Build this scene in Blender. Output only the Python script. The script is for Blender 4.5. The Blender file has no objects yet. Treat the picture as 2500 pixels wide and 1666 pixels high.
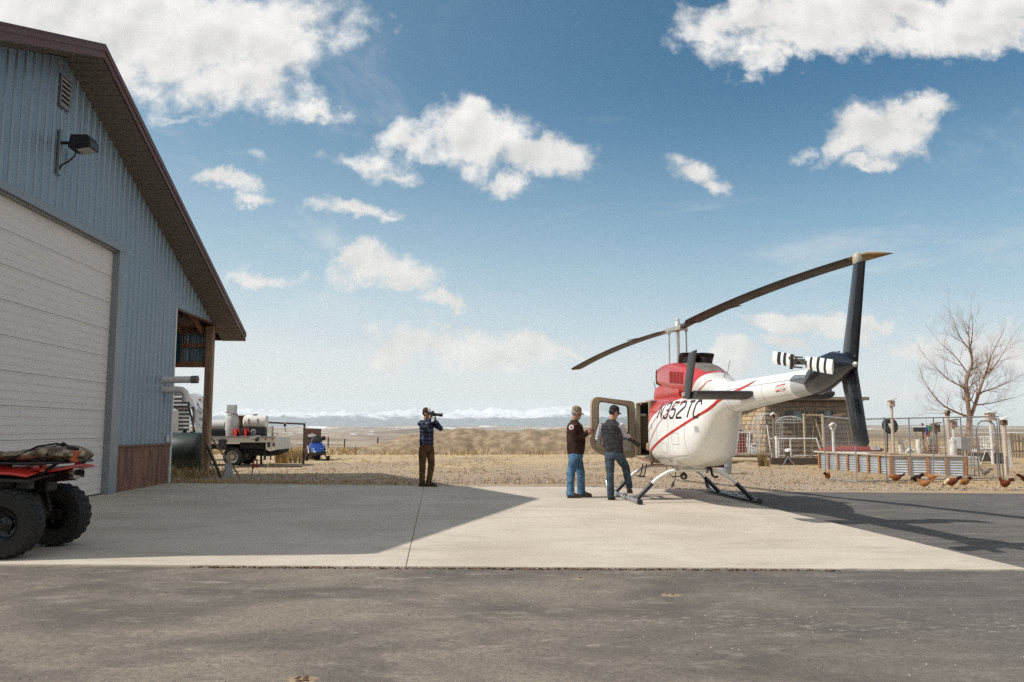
import bpy, bmesh, math, random
from mathutils import Vector, Matrix, Quaternion, noise
from mathutils.bvhtree import BVHTree
R = math.radians
rnd = random.Random(7)
SC = bpy.context.scene
COL = SC.collection

# ------------------------------------------------------------------ camera
cam_d = bpy.data.cameras.new('camera'); cam = bpy.data.objects.new('camera', cam_d); COL.objects.link(cam)
cam.location = (0, 0, 1.38)
cam.rotation_euler = (R(90 + 6.094), 0, 0)
cam_d.sensor_width = 36; cam_d.lens = 29.0; cam_d.clip_start = .1; cam_d.clip_end = 120000
SC.camera = cam
SC.render.resolution_x = 1024; SC.render.resolution_y = 682

# ------------------------------------------------------------------ sun, exposure
SUN_DIR = Vector((8.1, 1.7, -8.48)).normalized()
sl = bpy.data.lights.new('sun', 'SUN'); sl.energy = 4.7; sl.angle = R(.53); sl.color = (1, .965, .915)
so = bpy.data.objects.new('sun', sl); COL.objects.link(so)
so.rotation_euler = SUN_DIR.to_track_quat('-Z', 'Y').to_euler(); so.location = (-40, -8, 42)
SC.view_settings.view_transform = 'Standard'; SC.view_settings.look = 'None'
SC.view_settings.exposure = 0.0; SC.view_settings.gamma = 1
SC.cycles.use_denoising = False; SC.cycles.use_adaptive_sampling = True; SC.cycles.adaptive_threshold = .015; SC.cycles.adaptive_min_samples = 12
SC.cycles.sample_clamp_indirect = 6; SC.cycles.blur_glossy = .5; SC.cycles.caustics_reflective = False; SC.cycles.caustics_refractive = False; SC.cycles.max_bounces = 6; SC.cycles.volume_bounces = 1
SC.cycles.transparent_max_bounces = 12

# ------------------------------------------------------------------ node helpers
def N(nt, typ, **kw):
    n = nt.nodes.new(typ)
    for k, v in kw.items():
        if k[0] == 'i' and k[1:].isdigit(): n.inputs[int(k[1:])].default_value = v
        else: setattr(n, k, v)
    return n
def mth(nt, op, a, b=None, c=None, clamp=False):
    n = nt.nodes.new('ShaderNodeMath'); n.operation = op; n.use_clamp = clamp
    for i, x in enumerate((a, b, c)):
        if x is None: continue
        if hasattr(x, 'is_linked') or hasattr(x, 'links'): nt.links.new(x, n.inputs[i])
        else: n.inputs[i].default_value = x
    return n.outputs[0]
def mixc(nt, f, a, b, mode='MIX'):
    n = nt.nodes.new('ShaderNodeMix'); n.data_type = 'RGBA'; n.blend_type = mode
    for s, x in ((n.inputs[0], f), (n.inputs[6], a), (n.inputs[7], b)):
        if hasattr(x, 'links'): nt.links.new(x, s)
        elif isinstance(x, (tuple, list)): s.default_value = tuple(x) + ((1,) if len(x) == 3 else ())
        else: s.default_value = x
    return n.outputs[2]
def mrange(nt, v, a, b, c=0., d=1., smooth=True):
    n = nt.nodes.new('ShaderNodeMapRange'); n.clamp = True
    if smooth: n.interpolation_type = 'SMOOTHSTEP'
    nt.links.new(v, n.inputs[0])
    for i, x in enumerate((a, b, c, d)): n.inputs[i + 1].default_value = x
    return n.outputs[0]
def noi(nt, vec, scale, detail=4, rough=.5, dist=0.):
    n = nt.nodes.new('ShaderNodeTexNoise'); n.inputs['Scale'].default_value = scale
    n.inputs['Detail'].default_value = detail; n.inputs['Roughness'].default_value = rough; n.inputs['Distortion'].default_value = dist
    if vec is not None: nt.links.new(vec, n.inputs['Vector'])
    return n.outputs[0]

# ------------------------------------------------------------------ world: sky with cumulus
world = bpy.data.worlds.new('World'); SC.world = world; world.use_nodes = True
wt = world.node_tree; wt.nodes.clear()
wout = N(wt, 'ShaderNodeOutputWorld'); wbg = N(wt, 'ShaderNodeBackground'); wbg.inputs[1].default_value = .113
wt.links.new(wbg.outputs[0], wout.inputs[0])
world.cycles.sampling_method = 'MANUAL'; world.cycles.sample_map_resolution = 256
sky = N(wt, 'ShaderNodeTexSky'); sky.sky_type = 'NISHITA'; sky.sun_disc = False
sky.sun_elevation = R(45.7); sky.sun_rotation = R(258.2); sky.altitude = 1300; sky.air_density = 1.0; sky.dust_density = .6; sky.ozone_density = 1.3
tc = N(wt, 'ShaderNodeTexCoord'); DIRV = tc.outputs['Generated']
nrm = N(wt, 'ShaderNodeVectorMath', operation='NORMALIZE'); wt.links.new(DIRV, nrm.inputs[0])
sep = N(wt, 'ShaderNodeSeparateXYZ'); wt.links.new(nrm.outputs[0], sep.inputs[0])
dx, dy, dz = sep.outputs
skc = mixc(wt, 1.0, sky.outputs[0], (.15, .70, .84), 'MULTIPLY')
gam = N(wt, 'ShaderNodeGamma'); gam.inputs[1].default_value = 1.0; wt.links.new(skc, gam.inputs[0]); skc = gam.outputs[0]
# pale veil towards the horizon (thin high cloud), uneven
veil_el = mrange(wt, dz, .02, .42, 1, 0)
cloudp = N(wt, 'ShaderNodeCombineXYZ')
dzp = mth(wt, 'ADD', mth(wt, 'MAXIMUM', dz, 0.0), .12)
wt.links.new(mth(wt, 'DIVIDE', dx, dzp), cloudp.inputs[0]); wt.links.new(mth(wt, 'DIVIDE', dy, dzp), cloudp.inputs[1])
vn = noi(wt, cloudp.outputs[0], .55, 5, .55, .3)
veil = mth(wt, 'MULTIPLY', mth(wt, 'POWER', veil_el, 1.25), mrange(wt, vn, .25, .75, .80, 1.0))
lefty = mrange(wt, dx, -.75, .35, .30, 0)                      # the sky pales towards the sun
veil = mth(wt, 'MINIMUM', mth(wt, 'ADD', mth(wt, 'MULTIPLY', veil, .96), lefty), .95)
vcol = mixc(wt, mrange(wt, dz, .03, .24), (7.0, 7.15, 7.15), (4.7, 6.15, 6.75))
skc = mixc(wt, veil, skc, vcol)
# cumulus: clumps at directions x/y, z/y seen from the yard, broken up by noise
ysafe = mth(wt, 'MAXIMUM', dy, .05)
q = N(wt, 'ShaderNodeCombineXYZ')
wt.links.new(mth(wt, 'DIVIDE', dx, ysafe), q.inputs[0]); wt.links.new(mth(wt, 'DIVIDE', dz, ysafe), q.inputs[1])
qn = N(wt, 'ShaderNodeTexNoise'); qn.inputs['Scale'].default_value = 5.5; qn.inputs['Detail'].default_value = 7; qn.inputs['Roughness'].default_value = .62
wt.links.new(q.outputs[0], qn.inputs['Vector'])
wv = N(wt, 'ShaderNodeVectorMath', operation='SUBTRACT'); wt.links.new(qn.outputs[1], wv.inputs[0]); wv.inputs[1].default_value = (.5, .5, .5)
ws = N(wt, 'ShaderNodeVectorMath', operation='SCALE'); wt.links.new(wv.outputs[0], ws.inputs[0]); ws.inputs[3].default_value = .17
qa = N(wt, 'ShaderNodeVectorMath', operation='ADD'); wt.links.new(q.outputs[0], qa.inputs[0]); wt.links.new(ws.outputs[0], qa.inputs[1])
CLOUDS = [  # x/y, z/y, half width, half height, weight
(-0.413, 0.515, 0.194, 0.067, 1.30), (-0.551, 0.509, 0.144, 0.064, 1.30), (-0.339, 0.440, 0.099, 0.043, 1.00), (-0.465, 0.438, 0.071, 0.036, 0.80), (-0.264, 0.533, 0.055, 0.029, 0.80),
(-0.244, 0.411, 0.055, 0.015, 0.70), (-0.408, 0.403, 0.025, 0.010, 0.60), (-0.053, 0.361, 0.076, 0.036, 1.10), (-0.129, 0.358, 0.046, 0.024, 0.95), (0.035, 0.339, 0.054, 0.028, 1.00),
(0.002, 0.311, 0.033, 0.014, 0.80), (-0.188, 0.333, 0.062, 0.019, 0.70), (-0.150, 0.313, 0.038, 0.011, 0.50), (-0.342, 0.299, 0.035, 0.018, 0.85), (-0.317, 0.277, 0.018, 0.008, 0.60),
(-0.214, 0.261, 0.049, 0.014, 0.96), (-0.171, 0.254, 0.023, 0.008, 0.66), (-0.169, 0.190, 0.052, 0.028, 1.15), (-0.194, 0.199, 0.033, 0.015, 1.15), (-0.132, 0.171, 0.038, 0.021, 1.15),
(-0.089, 0.147, 0.023, 0.009, 1.15), (0.208, 0.319, 0.034, 0.020, 0.85), (0.235, 0.302, 0.028, 0.011, 0.70), (0.465, 0.367, 0.068, 0.035, 1.10), (0.421, 0.350, 0.038, 0.020, 0.90),
(0.526, 0.381, 0.044, 0.017, 0.85), (0.447, 0.325, 0.030, 0.010, 0.70), (0.372, 0.358, 0.022, 0.008, 0.45), (0.468, 0.533, 0.183, 0.036, 1.30), (0.323, 0.527, 0.094, 0.029, 1.10),
(0.621, 0.509, 0.100, 0.036, 1.20), (0.300, 0.486, 0.039, 0.014, 0.70), (0.537, 0.489, 0.066, 0.017, 0.90), (0.529, 0.443, 0.027, 0.006, 0.30), (-0.051, 0.098, 0.116, 0.024, 1.15),
(0.012, 0.104, 0.058, 0.015, 1.15), (-0.125, 0.093, 0.051, 0.013, 1.10), (0.065, 0.101, 0.033, 0.008, 0.94), (0.353, 0.128, 0.078, 0.014, 1.15), (0.496, 0.112, 0.046, 0.013, 1.10),
(0.590, 0.098, 0.060, 0.021, 1.15), (0.467, 0.064, 0.051, 0.011, 1.02), (0.266, 0.082, 0.046, 0.018, 1.10), (0.330, 0.098, 0.033, 0.013, 1.02), (0.428, 0.141, 0.039, 0.008, 0.94),
(-0.303, 0.344, 0.044, 0.008, 0.30), (-0.308, 0.184, 0.078, 0.011, 0.67),
(0.400, 0.504, 0.144, 0.035, 1.20), (0.593, 0.495, 0.088, 0.034, 1.20), (0.268, 0.530, 0.061, 0.026, 0.90), (0.338, 0.481, 0.061, 0.018, 0.90), (0.504, 0.486, 0.088, 0.023, 1.00), (-0.296, 0.481, 0.072, 0.052, 1.00), (-0.510, 0.458, 0.083, 0.046, 1.00), (-0.607, 0.521, 0.083, 0.047, 1.30), (0.623, 0.539, 0.083, 0.035, 1.20),
]
acc = None; low = None
for (cx, cy, ca, cb, cw) in CLOUDS:
    s1 = N(wt, 'ShaderNodeVectorMath', operation='SUBTRACT'); wt.links.new(qa.outputs[0], s1.inputs[0]); s1.inputs[1].default_value = (cx, cy, 0)
    s2 = N(wt, 'ShaderNodeVectorMath', operation='MULTIPLY'); wt.links.new(s1.outputs[0], s2.inputs[0]); s2.inputs[1].default_value = (1 / ca, 1 / cb, 0)
    ln = N(wt, 'ShaderNodeVectorMath', operation='LENGTH'); wt.links.new(s2.outputs[0], ln.inputs[0])
    v = mth(wt, 'MULTIPLY', mth(wt, 'SUBTRACT', 1.35, ln.outputs['Value']), cw)
    sy = N(wt, 'ShaderNodeSeparateXYZ'); wt.links.new(s2.outputs[0], sy.inputs[0])
    lv = mth(wt, 'ADD', v, mth(wt, 'MULTIPLY', sy.outputs[1], -.55))   # value that grows towards a cloud's base
    acc = v if acc is None else mth(wt, 'MAXIMUM', acc, v)
    low = lv if low is None else mth(wt, 'MAXIMUM', low, lv)
f1 = noi(wt, q.outputs[0], 13, 9, .62)
dens = mth(wt, 'ADD', acc, mth(wt, 'MULTIPLY', mth(wt, 'SUBTRACT', f1, .5), 2.5))
front = mrange(wt, dy, .25, .4, 0, 1)
amask = mth(wt, 'MULTIPLY', mrange(wt, dens, .08, .90, 0, 1), front)
# behind and above the yard: unseen cumulus from noise, thickened to whiten ambient light
g1 = noi(wt, cloudp.outputs[0], 1.3, 8, .58)
gmask = mth(wt, 'MULTIPLY', mrange(wt, g1, .40, .56, 0, 1), mth(wt, 'MULTIPLY', mth(wt, 'SUBTRACT', 1.0, front), mrange(wt, dz, .02, .1, 0, 1)))
wisp = mth(wt, 'MULTIPLY', mrange(wt, noi(wt, cloudp.outputs[0], 1.1, 9, .66, .8), .52, .80, 0, .5), mrange(wt, dz, .05, .2, 0, 1))
cm = mth(wt, 'MAXIMUM', mth(wt, 'MAXIMUM', amask, gmask), wisp)
off = N(wt, 'ShaderNodeVectorMath', operation='ADD'); wt.links.new(q.outputs[0], off.inputs[0]); off.inputs[1].default_value = (-.012, .016, 0)
f2 = noi(wt, off.outputs[0], 13, 5, .55)
f3 = noi(wt, q.outputs[0], 13, 5, .55)
relief = mth(wt, 'MULTIPLY', mth(wt, 'SUBTRACT', f3, f2), 2.6)
shade = mth(wt, 'ADD', mth(wt, 'SUBTRACT', .80, mth(wt, 'MULTIPLY', mrange(wt, low, .55, 1.75, 0, 1), .45)), relief, clamp=True)
ccol = mixc(wt, shade, (6.3, 6.2, 6.0), (8.7, 8.5, 8.2))
skc = mixc(wt, mth(wt, 'MULTIPLY', cm, .95), skc, ccol)
wt.links.new(skc, wbg.inputs[0])

# ------------------------------------------------------------------ materials
MATS = {}
def pm(name, col, rough=.7, metal=0., var=.12, scale=4., bump=.0, bscale=60., col2=None, mixlo=.4, mixhi=.62, spec=.4, coat=0., stretch=None, det=5):
    """plain procedural material: base colour with mottling, optional second colour in patches, fine relief"""
    if name in MATS: return MATS[name]
    m = bpy.data.materials.new(name); m.use_nodes = True; nt = m.node_tree
    b = nt.nodes['Principled BSDF']; b.inputs['Roughness'].default_value = rough; b.inputs['Metallic'].default_value = metal
    b.inputs['Specular IOR Level'].default_value = spec; b.inputs['Coat Weight'].default_value = coat
    t = N(nt, 'ShaderNodeTexCoord'); vec = t.outputs['Object']
    if stretch:
        mp = N(nt, 'ShaderNodeVectorMath', operation='MULTIPLY'); nt.links.new(vec, mp.inputs[0]); mp.inputs[1].default_value = stretch; vec = mp.outputs[0]
    n1 = noi(nt, vec, scale, det, .6)
    k = mrange(nt, n1, .25, .75, 1 - var, 1 + var, False)
    base = mixc(nt, mrange(nt, n1, mixlo, mixhi), col, col2) if col2 else None
    mul = N(nt, 'ShaderNodeVectorMath', operation='SCALE')
    if base is not None: nt.links.new(base, mul.inputs[0])
    else: mul.inputs[0].default_value = col
    nt.links.new(k, mul.inputs[3]); nt.links.new(mul.outputs[0], b.inputs['Base Color'])
    if rough < .65: nt.links.new(mrange(nt, n1, .3, .7, max(.03, rough - .08), rough + .1, False), b.inputs['Roughness'])
    if bump:
        bn = N(nt, 'ShaderNodeBump'); bn.inputs['Strength'].default_value = bump; bn.inputs['Distance'].default_value = .02
        nt.links.new(noi(nt, vec, bscale, 5, .65), bn.inputs['Height']); nt.links.new(bn.outputs[0], b.inputs['Normal'])
    MATS[name] = m; return m
def glass(name, col=(.6, .65, .65), rough=.03, alpha=.35):
    if name in MATS: return MATS[name]
    m = bpy.data.materials.new(name); m.use_nodes = True; nt = m.node_tree; nt.nodes.clear()
    o = N(nt, 'ShaderNodeOutputMaterial'); tr = N(nt, 'ShaderNodeBsdfTransparent'); gl = N(nt, 'ShaderNodeBsdfGlossy'); mx = N(nt, 'ShaderNodeMixShader')
    tr.inputs[0].default_value = col + (1,); gl.inputs['Roughness'].default_value = rough; fr = N(nt, 'ShaderNodeFresnel'); fr.inputs[0].default_value = 1.5
    nt.links.new(mth(nt, 'ADD', fr.outputs[0], .03), mx.inputs[0]); nt.links.new(tr.outputs[0], mx.inputs[1]); nt.links.new(gl.outputs[0], mx.inputs[2]); nt.links.new(mx.outputs[0], o.inputs[0])
    MATS[name] = m; return m

# ------------------------------------------------------------------ mesh builder
def frame_z(d):
    d = Vector(d).normalized(); a = Vector((0, 0, 1)) if abs(d.z) < .95 else Vector((1, 0, 0))
    x = a.cross(d).normalized(); return x, d.cross(x), d
class MB:
    def __init__(s): s.v = []; s.f = []; s.m = []; s.mi = 0
    def add(s, vs, fs):
        o = len(s.v); s.v += [tuple(v) for v in vs]
        for f in fs: s.f.append(tuple(i + o for i in f)); s.m.append(s.mi)
        return s
    def box(s, c, d, rot=None, taper=1.):
        c = Vector(c); h = Vector(d) / 2; vs = []
        for z in (-1, 1):
            k = taper if z > 0 else 1
            for x, y in ((-1, -1), (1, -1), (1, 1), (-1, 1)):
                p = Vector((x * h.x * k, y * h.y * k, z * h.z))
                vs.append(c + (rot @ p if rot else p))
        return s.add(vs, [(3, 2, 1, 0), (4, 5, 6, 7), (0, 1, 5, 4), (1, 2, 6, 5), (2, 3, 7, 6), (3, 0, 4, 7)])
    def bar(s, p, q, w, h, up=(0, 0, 1)):
        p = Vector(p); q = Vector(q); d = (q - p).normalized(); u = Vector(up)
        if abs(d.dot(u)) > .98: u = Vector((1, 0, 0))
        x = d.cross(u).normalized(); z = x.cross(d); vs = []
        for e in (p, q):
            for a, b in ((-1, -1), (1, -1), (1, 1), (-1, 1)): vs.append(e + x * a * w / 2 + z * b * h / 2)
        return s.add(vs, [(3, 2, 1, 0), (4, 5, 6, 7), (0, 1, 5, 4), (1, 2, 6, 5), (2, 3, 7, 6), (3, 0, 4, 7)])
    def loft(s, rings, cap=True, closed=True):
        n = len(rings[0]); vs = [p for r in rings for p in r]; fs = []
        for i in range(len(rings) - 1):
            for j in range(n if closed else n - 1):
                k = (j + 1) % n; fs.append((i * n + j, i * n + k, (i + 1) * n + k, (i + 1) * n + j))
        if cap: fs += [tuple(range(n))[::-1], tuple(range((len(rings) - 1) * n, len(rings) * n))]
        return s.add(vs, fs)
    def tube(s, pts, r, n=8, cap=True, flat=1., upv=None):
        pts = [Vector(p) for p in pts]; rs = r if isinstance(r, (list, tuple)) else [r] * len(pts); rings = []
        t0 = (pts[1] - pts[0]).normalized(); x, y, _ = frame_z(t0)
        if upv is not None:
            y = Vector(upv); y = (y - t0 * y.dot(t0)).normalized(); x = y.cross(t0)
        for i, p in enumerate(pts):
            t = ((pts[min(i + 1, len(pts) - 1)] - p).normalized() + (p - pts[max(i - 1, 0)]).normalized())
            t = t.normalized() if t.length > 1e-6 else t0
            x = (x - t * x.dot(t)).normalized(); y = t.cross(x)
            rings.append([p + (x * math.cos(2 * math.pi * j / n) + y * math.sin(2 * math.pi * j / n) * flat) * rs[i] for j in range(n)])
        return s.loft(rings, cap)
    def cyl(s, p, q, r, r2=None, n=16): return s.tube([p, q], [r, r if r2 is None else r2], n)
    def lathe(s, prof, n=24, o=(0, 0, 0), ax=(0, 0, 1), cap=True):
        x, y, z = frame_z(ax); o = Vector(o)
        return s.loft([[o + z * h + (x * math.cos(2 * math.pi * j / n) + y * math.sin(2 * math.pi * j / n)) * max(r, 1e-4) for j in range(n)] for r, h in prof], cap)
    def ball(s, c, r, n=12, m=8):
        c = Vector(c); r = Vector(r) if isinstance(r, (tuple, list, Vector)) else Vector((r, r, r)); rings = []
        for i in range(m + 1):
            t = math.pi * (.02 + .96 * i / m)
            rings.append([c + Vector((r.x * math.sin(t) * math.cos(2 * math.pi * j / n), r.y * math.sin(t) * math.sin(2 * math.pi * j / n), -r.z * math.cos(t))) for j in range(n)])
        return s.loft(rings)
    def prism(s, poly, ext, org=(0, 0, 0), u=(1, 0, 0), v=(0, 0, 1)):
        """polygon in the u,v plane through org, extruded by vector ext"""
        o = Vector(org); u = Vector(u); v = Vector(v); e = Vector(ext); n = len(poly)
        a = [o + u * p[0] + v * p[1] for p in poly]
        return s.add(a + [p + e for p in a], [tuple(range(n)), tuple(range(2 * n - 1, n - 1, -1))] + [((i + 1) % n, i, n + i, n + (i + 1) % n) for i in range(n)])
    def quad(s, a, b, c, d): return s.add([a, b, c, d], [(0, 1, 2, 3)])
    def mesh(s, name, mats, smooth=None, fix=True):
        me = bpy.data.meshes.new(name); me.from_pydata([tuple(v) for v in s.v], [], s.f)
        for m in (mats if isinstance(mats, (list, tuple)) else [mats]): me.materials.append(m)
        if any(s.m): me.polygons.foreach_set('material_index', s.m)
        if fix:
            bm = bmesh.new(); bm.from_mesh(me); bmesh.ops.recalc_face_normals(bm, faces=bm.faces); bm.to_mesh(me); bm.free()
        if smooth:
            me.shade_smooth(); me.set_sharp_from_angle(angle=R(smooth))
        me.update(); return me
    def build(s, name, mats, parent=None, smooth=None, bevel=0, loc=None, rz=None, fix=True, seg=2):
        o = link(bpy.data.objects.new(name, s.mesh(name, mats, smooth, fix)), parent)
        if loc is not None: o.location = loc
        if rz is not None: o.rotation_euler[2] = rz
        if bevel:
            b = o.modifiers.new('edge', 'BEVEL'); b.width = bevel; b.segments = seg; b.limit_method = 'ANGLE'; b.angle_limit = R(35)
        return o
def link(o, parent=None):
    COL.objects.link(o)
    if parent is not None: o.parent = parent
    return o
def tag(o, label=None, cat=None, group=None, kind=None):
    if label: o['label'] = label
    if cat: o['category'] = cat
    if group: o['group'] = group
    if kind: o['kind'] = kind
    return o
def thing(name, label, cat, loc=(0, 0, 0), rz=0., group=None):
    o = bpy.data.objects.new(name, None); o.empty_display_size = .2; COL.objects.link(o)
    o.location = loc; o.rotation_euler = (0, 0, rz); return tag(o, label, cat, group)
def inst(name, me, parent, M=None):
    o = link(bpy.data.objects.new(name, me), parent)
    if M is not None: o.matrix_local = M
    return o
def fbm(x, y, z=0., o=4): return noise.fractal(Vector((x, y, z)), 1., 2., o)
# ================================================================== setting
def surf_mat(name, build):
    m = bpy.data.materials.new(name); m.use_nodes = True; nt = m.node_tree; b = nt.nodes['Principled BSDF']
    t = N(nt, 'ShaderNodeTexCoord'); build(nt, b, t.outputs['Object']); MATS[name] = m; return m
def bumpn(nt, b, h, st, dist):
    n = N(nt, 'ShaderNodeBump'); n.inputs['Strength'].default_value = st; n.inputs['Distance'].default_value = dist
    nt.links.new(h, n.inputs['Height']); nt.links.new(n.outputs[0], b.inputs['Normal'])
def scaled(nt, v, s):
    n = N(nt, 'ShaderNodeVectorMath', operation='MULTIPLY'); nt.links.new(v, n.inputs[0]); n.inputs[1].default_value = s; return n.outputs[0]

def m_asphalt(nt, b, v):
    b.inputs['Roughness'].default_value = .88; b.inputs['Specular IOR Level'].default_value = .25
    n1 = noi(nt, scaled(nt, v, (.55, .8, 1)), .8, 8, .68, .5); n2 = noi(nt, scaled(nt, v, (.8, 1.5, 1)), 2.6, 8, .74, .3)
    n3 = noi(nt, v, 70, 3, .7); n4 = noi(nt, scaled(nt, v, (.4, 1.9, 1)), 2.1, 7, .78, .2); n5 = noi(nt, v, 24, 4, .7)
    sp = N(nt, 'ShaderNodeSeparateXYZ'); nt.links.new(v, sp.inputs[0])
    c = mixc(nt, mrange(nt, n1, .36, .66), (.118, .100, .085), (.262, .218, .168))
    c = mixc(nt, mth(nt, 'MULTIPLY', mrange(nt, n2, .50, .72), .65), c, (.38, .325, .258))
    c = mixc(nt, mth(nt, 'MULTIPLY', mrange(nt, n4, .60, .72), .7), c, (.50, .435, .355))
    fresh = mrange(nt, mth(nt, 'ADD', sp.outputs[0], mth(nt, 'MULTIPLY', n1, 4.0)), 2.4, 6.5, 0, .72)   # newer paving to the east
    c = mixc(nt, fresh, c, mixc(nt, mrange(nt, n4, .45, .68), (.088, .082, .08), (.185, .17, .155)))
    c = mixc(nt, mrange(nt, n5, .34, .60, .42, 0), c, (.085, .074, .064))
    c = mixc(nt, mrange(nt, n3, .30, .55, .4, 0), c, (.06, .052, .046))
    c = mixc(nt, mrange(nt, noi(nt, v, 95, 2, .6), .66, .76, 0, .5), c, (.46, .42, .37))
    trk = mth(nt, 'ABSOLUTE', mth(nt, 'SUBTRACT', sp.outputs[1], mth(nt, 'MULTIPLY_ADD', sp.outputs[0], -.06, 6.15)))      # dusty tyre track
    tm = mth(nt, 'MULTIPLY', mrange(nt, trk, .12, .34, 1, 0), mth(nt, 'MULTIPLY', mrange(nt, sp.outputs[0], -.2, 1.2), mrange(nt, noi(nt, scaled(nt, v, (1, 2.4, 1)), 9, 4, .7), .54, .68, 0, .45)))
    c = mixc(nt, tm, c, (.50, .45, .38))
    nt.links.new(c, b.inputs['Base Color']); bumpn(nt, b, mth(nt, 'ADD', n3, mth(nt, 'MULTIPLY', n5, .9)), .6, .012)
def m_concrete(nt, b, v):
    b.inputs['Roughness'].default_value = .85; b.inputs['Specular IOR Level'].default_value = .3
    n1 = noi(nt, v, .6, 7, .62, .5); n2 = noi(nt, scaled(nt, v, (.4, 2.2, 1)), 1.5, 8, .74, .3); n3 = noi(nt, v, 55, 3, .7)
    c = mixc(nt, mrange(nt, n1, .3, .7), (.45, .385, .305), (.56, .49, .402))
    c = mixc(nt, mrange(nt, n2, .50, .70, 0, .6), c, (.33, .28, .222))
    c = mixc(nt, mrange(nt, noi(nt, scaled(nt, v, (.7, 1.5, 1)), 4, 7, .75), .58, .72, 0, .55), c, (.64, .585, .50))
    c = mixc(nt, mrange(nt, noi(nt, v, 2.2, 4, .6, .6), .68, .74, 0, .5), c, (.22, .185, .15))
    c = mixc(nt, mrange(nt, noi(nt, v, 14, 5, .75), .60, .72, 0, .35), c, (.30, .255, .205))
    c = mixc(nt, mrange(nt, n3, .34, .60, .22, 0), c, (.26, .22, .175))
    nt.links.new(c, b.inputs['Base Color']); bumpn(nt, b, n3, .22, .006)
def m_ground(nt, b, v):
    b.inputs['Roughness'].default_value = .95; b.inputs['Specular IOR Level'].default_value = .15
    sp = N(nt, 'ShaderNodeSeparateXYZ'); nt.links.new(v, sp.inputs[0])
    n1 = noi(nt, v, .22, 7, .62, .3); n2 = noi(nt, v, 2.4, 6, .68); n3 = noi(nt, v, 22, 4, .75); nfar = noi(nt, v, .0022, 8, .62, .4)
    gravel = mixc(nt, mrange(nt, n2, .3, .7), (.35, .255, .175), (.48, .365, .255))
    straw = mixc(nt, mrange(nt, n2, .3, .7), (.50, .365, .20), (.60, .465, .285))
    c = mixc(nt, mrange(nt, mth(nt, 'ADD', n1, mrange(nt, sp.outputs[1], 22, 46, -.16, .12, False)), .38, .58), gravel, straw)
    c = mixc(nt, mrange(nt, n3, .34, .66, .5, 0), c, (.20, .145, .095))
    c = mixc(nt, mrange(nt, n3, .58, .76, 0, .45), c, (.64, .55, .43))
    yard = mrange(nt, sp.outputs[0], 7, 11); c = mixc(nt, mth(nt, 'MULTIPLY', yard, mrange(nt, n1, .35, .6, .1, .5)), c, (.46, .31, .13))
    far = mixc(nt, mrange(nt, nfar, .38, .60), (.175, .13, .095), (.36, .285, .205))
    far = mixc(nt, mrange(nt, noi(nt, v, .011, 7, .65), .53, .62, 0, .75), far, (.17, .135, .095))
    far = mixc(nt, mrange(nt, noi(nt, scaled(nt, v, (1, .5, 1)),   .0035, 8, .66), .56, .60, 0, .9), far, (.78, .78, .78))
    c = mixc(nt, mrange(nt, sp.outputs[1], 62, 160), c, far)
    nt.links.new(c, b.inputs['Base Color']); bumpn(nt, b, mth(nt, 'ADD', n3, mth(nt, 'MULTIPLY', n2, 1.5)), .6, .05)
def m_mount(nt, b, v):
    b.inputs['Roughness'].default_value = .95; b.inputs['Specular IOR Level'].default_value = .1
    sp = N(nt, 'ShaderNodeSeparateXYZ'); nt.links.new(v, sp.inputs[0])
    n1 = noi(nt, v, .0011, 9, .68); n2 = noi(nt, v, .0042, 7, .7)
    rock = mixc(nt, mrange(nt, n2, .4, .6), (.035, .06, .085), (.11, .15, .175))
    sn = mth(nt, 'ADD', mrange(nt, sp.outputs[2], 120, 520, -.20, .30, False), mth(nt, 'ADD', mth(nt, 'MULTIPLY', n1, .75), mth(nt, 'MULTIPLY', n2, .35)))
    c = mixc(nt, mrange(nt, sn, .555, .70), rock, (.74, .76, .80))
    nt.links.new(c, b.inputs['Base Color'])
A_ASPH = surf_mat('asphalt', m_asphalt); A_CONC = surf_mat('concrete', m_concrete); A_GRND = surf_mat('dry_ground', m_ground); A_MNT = surf_mat('mountain', m_mount)

# ground: one sheet to the horizon, flat by the yard, dropping to a valley with low hills
def hills(x, y):
    r = math.hypot(x, y)
    if r < 45: return 0.
    s = lambda a, b: max(0., min(1., (r - a) / (b - a))) ** 2 * (3 - 2 * max(0., min(1., (r - a) / (b - a))))
    side = max(0., min(1., (x / max(r, 1) + .02) / .25))                  # stays high to the east
    z = -(10 * s(56, 330) + 14 * s(300, 2000)) * (1 - .93 * side) - .9 * s(50, 75) * (1 - side)
    z += 5.5 * s(90, 420) * fbm(x / 190, y / 190, 3) * (1 - .8 * side)
    z += 24 * s(400, 2200) * fbm(x / 700, y / 700, 5) * (1 - .7 * side) + 85 * s(2600, 8000) * fbm(x / 2300, y / 2300, 9) * (1 - .6 * side)
    z += 30 * s(2500, 9000)
    return z
mb = MB(); rr = [0.01]; r = 3.
while r < 60000: rr.append(r); r *= 1.055
rr.append(60000.); NS = 300; rings = []
for r in rr:
    rings.append([(r * math.sin(2 * math.pi * j / NS), r * math.cos(2 * math.pi * j / NS), hills(r * math.sin(2 * math.pi * j / NS), r * math.cos(2 * math.pi * j / NS))) for j in range(NS)])
mb.loft(rings, cap=False)
tag(mb.build('ground', A_GRND, smooth=60), 'dry straw and gravel field running out to the valley', kind='structure')

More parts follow.
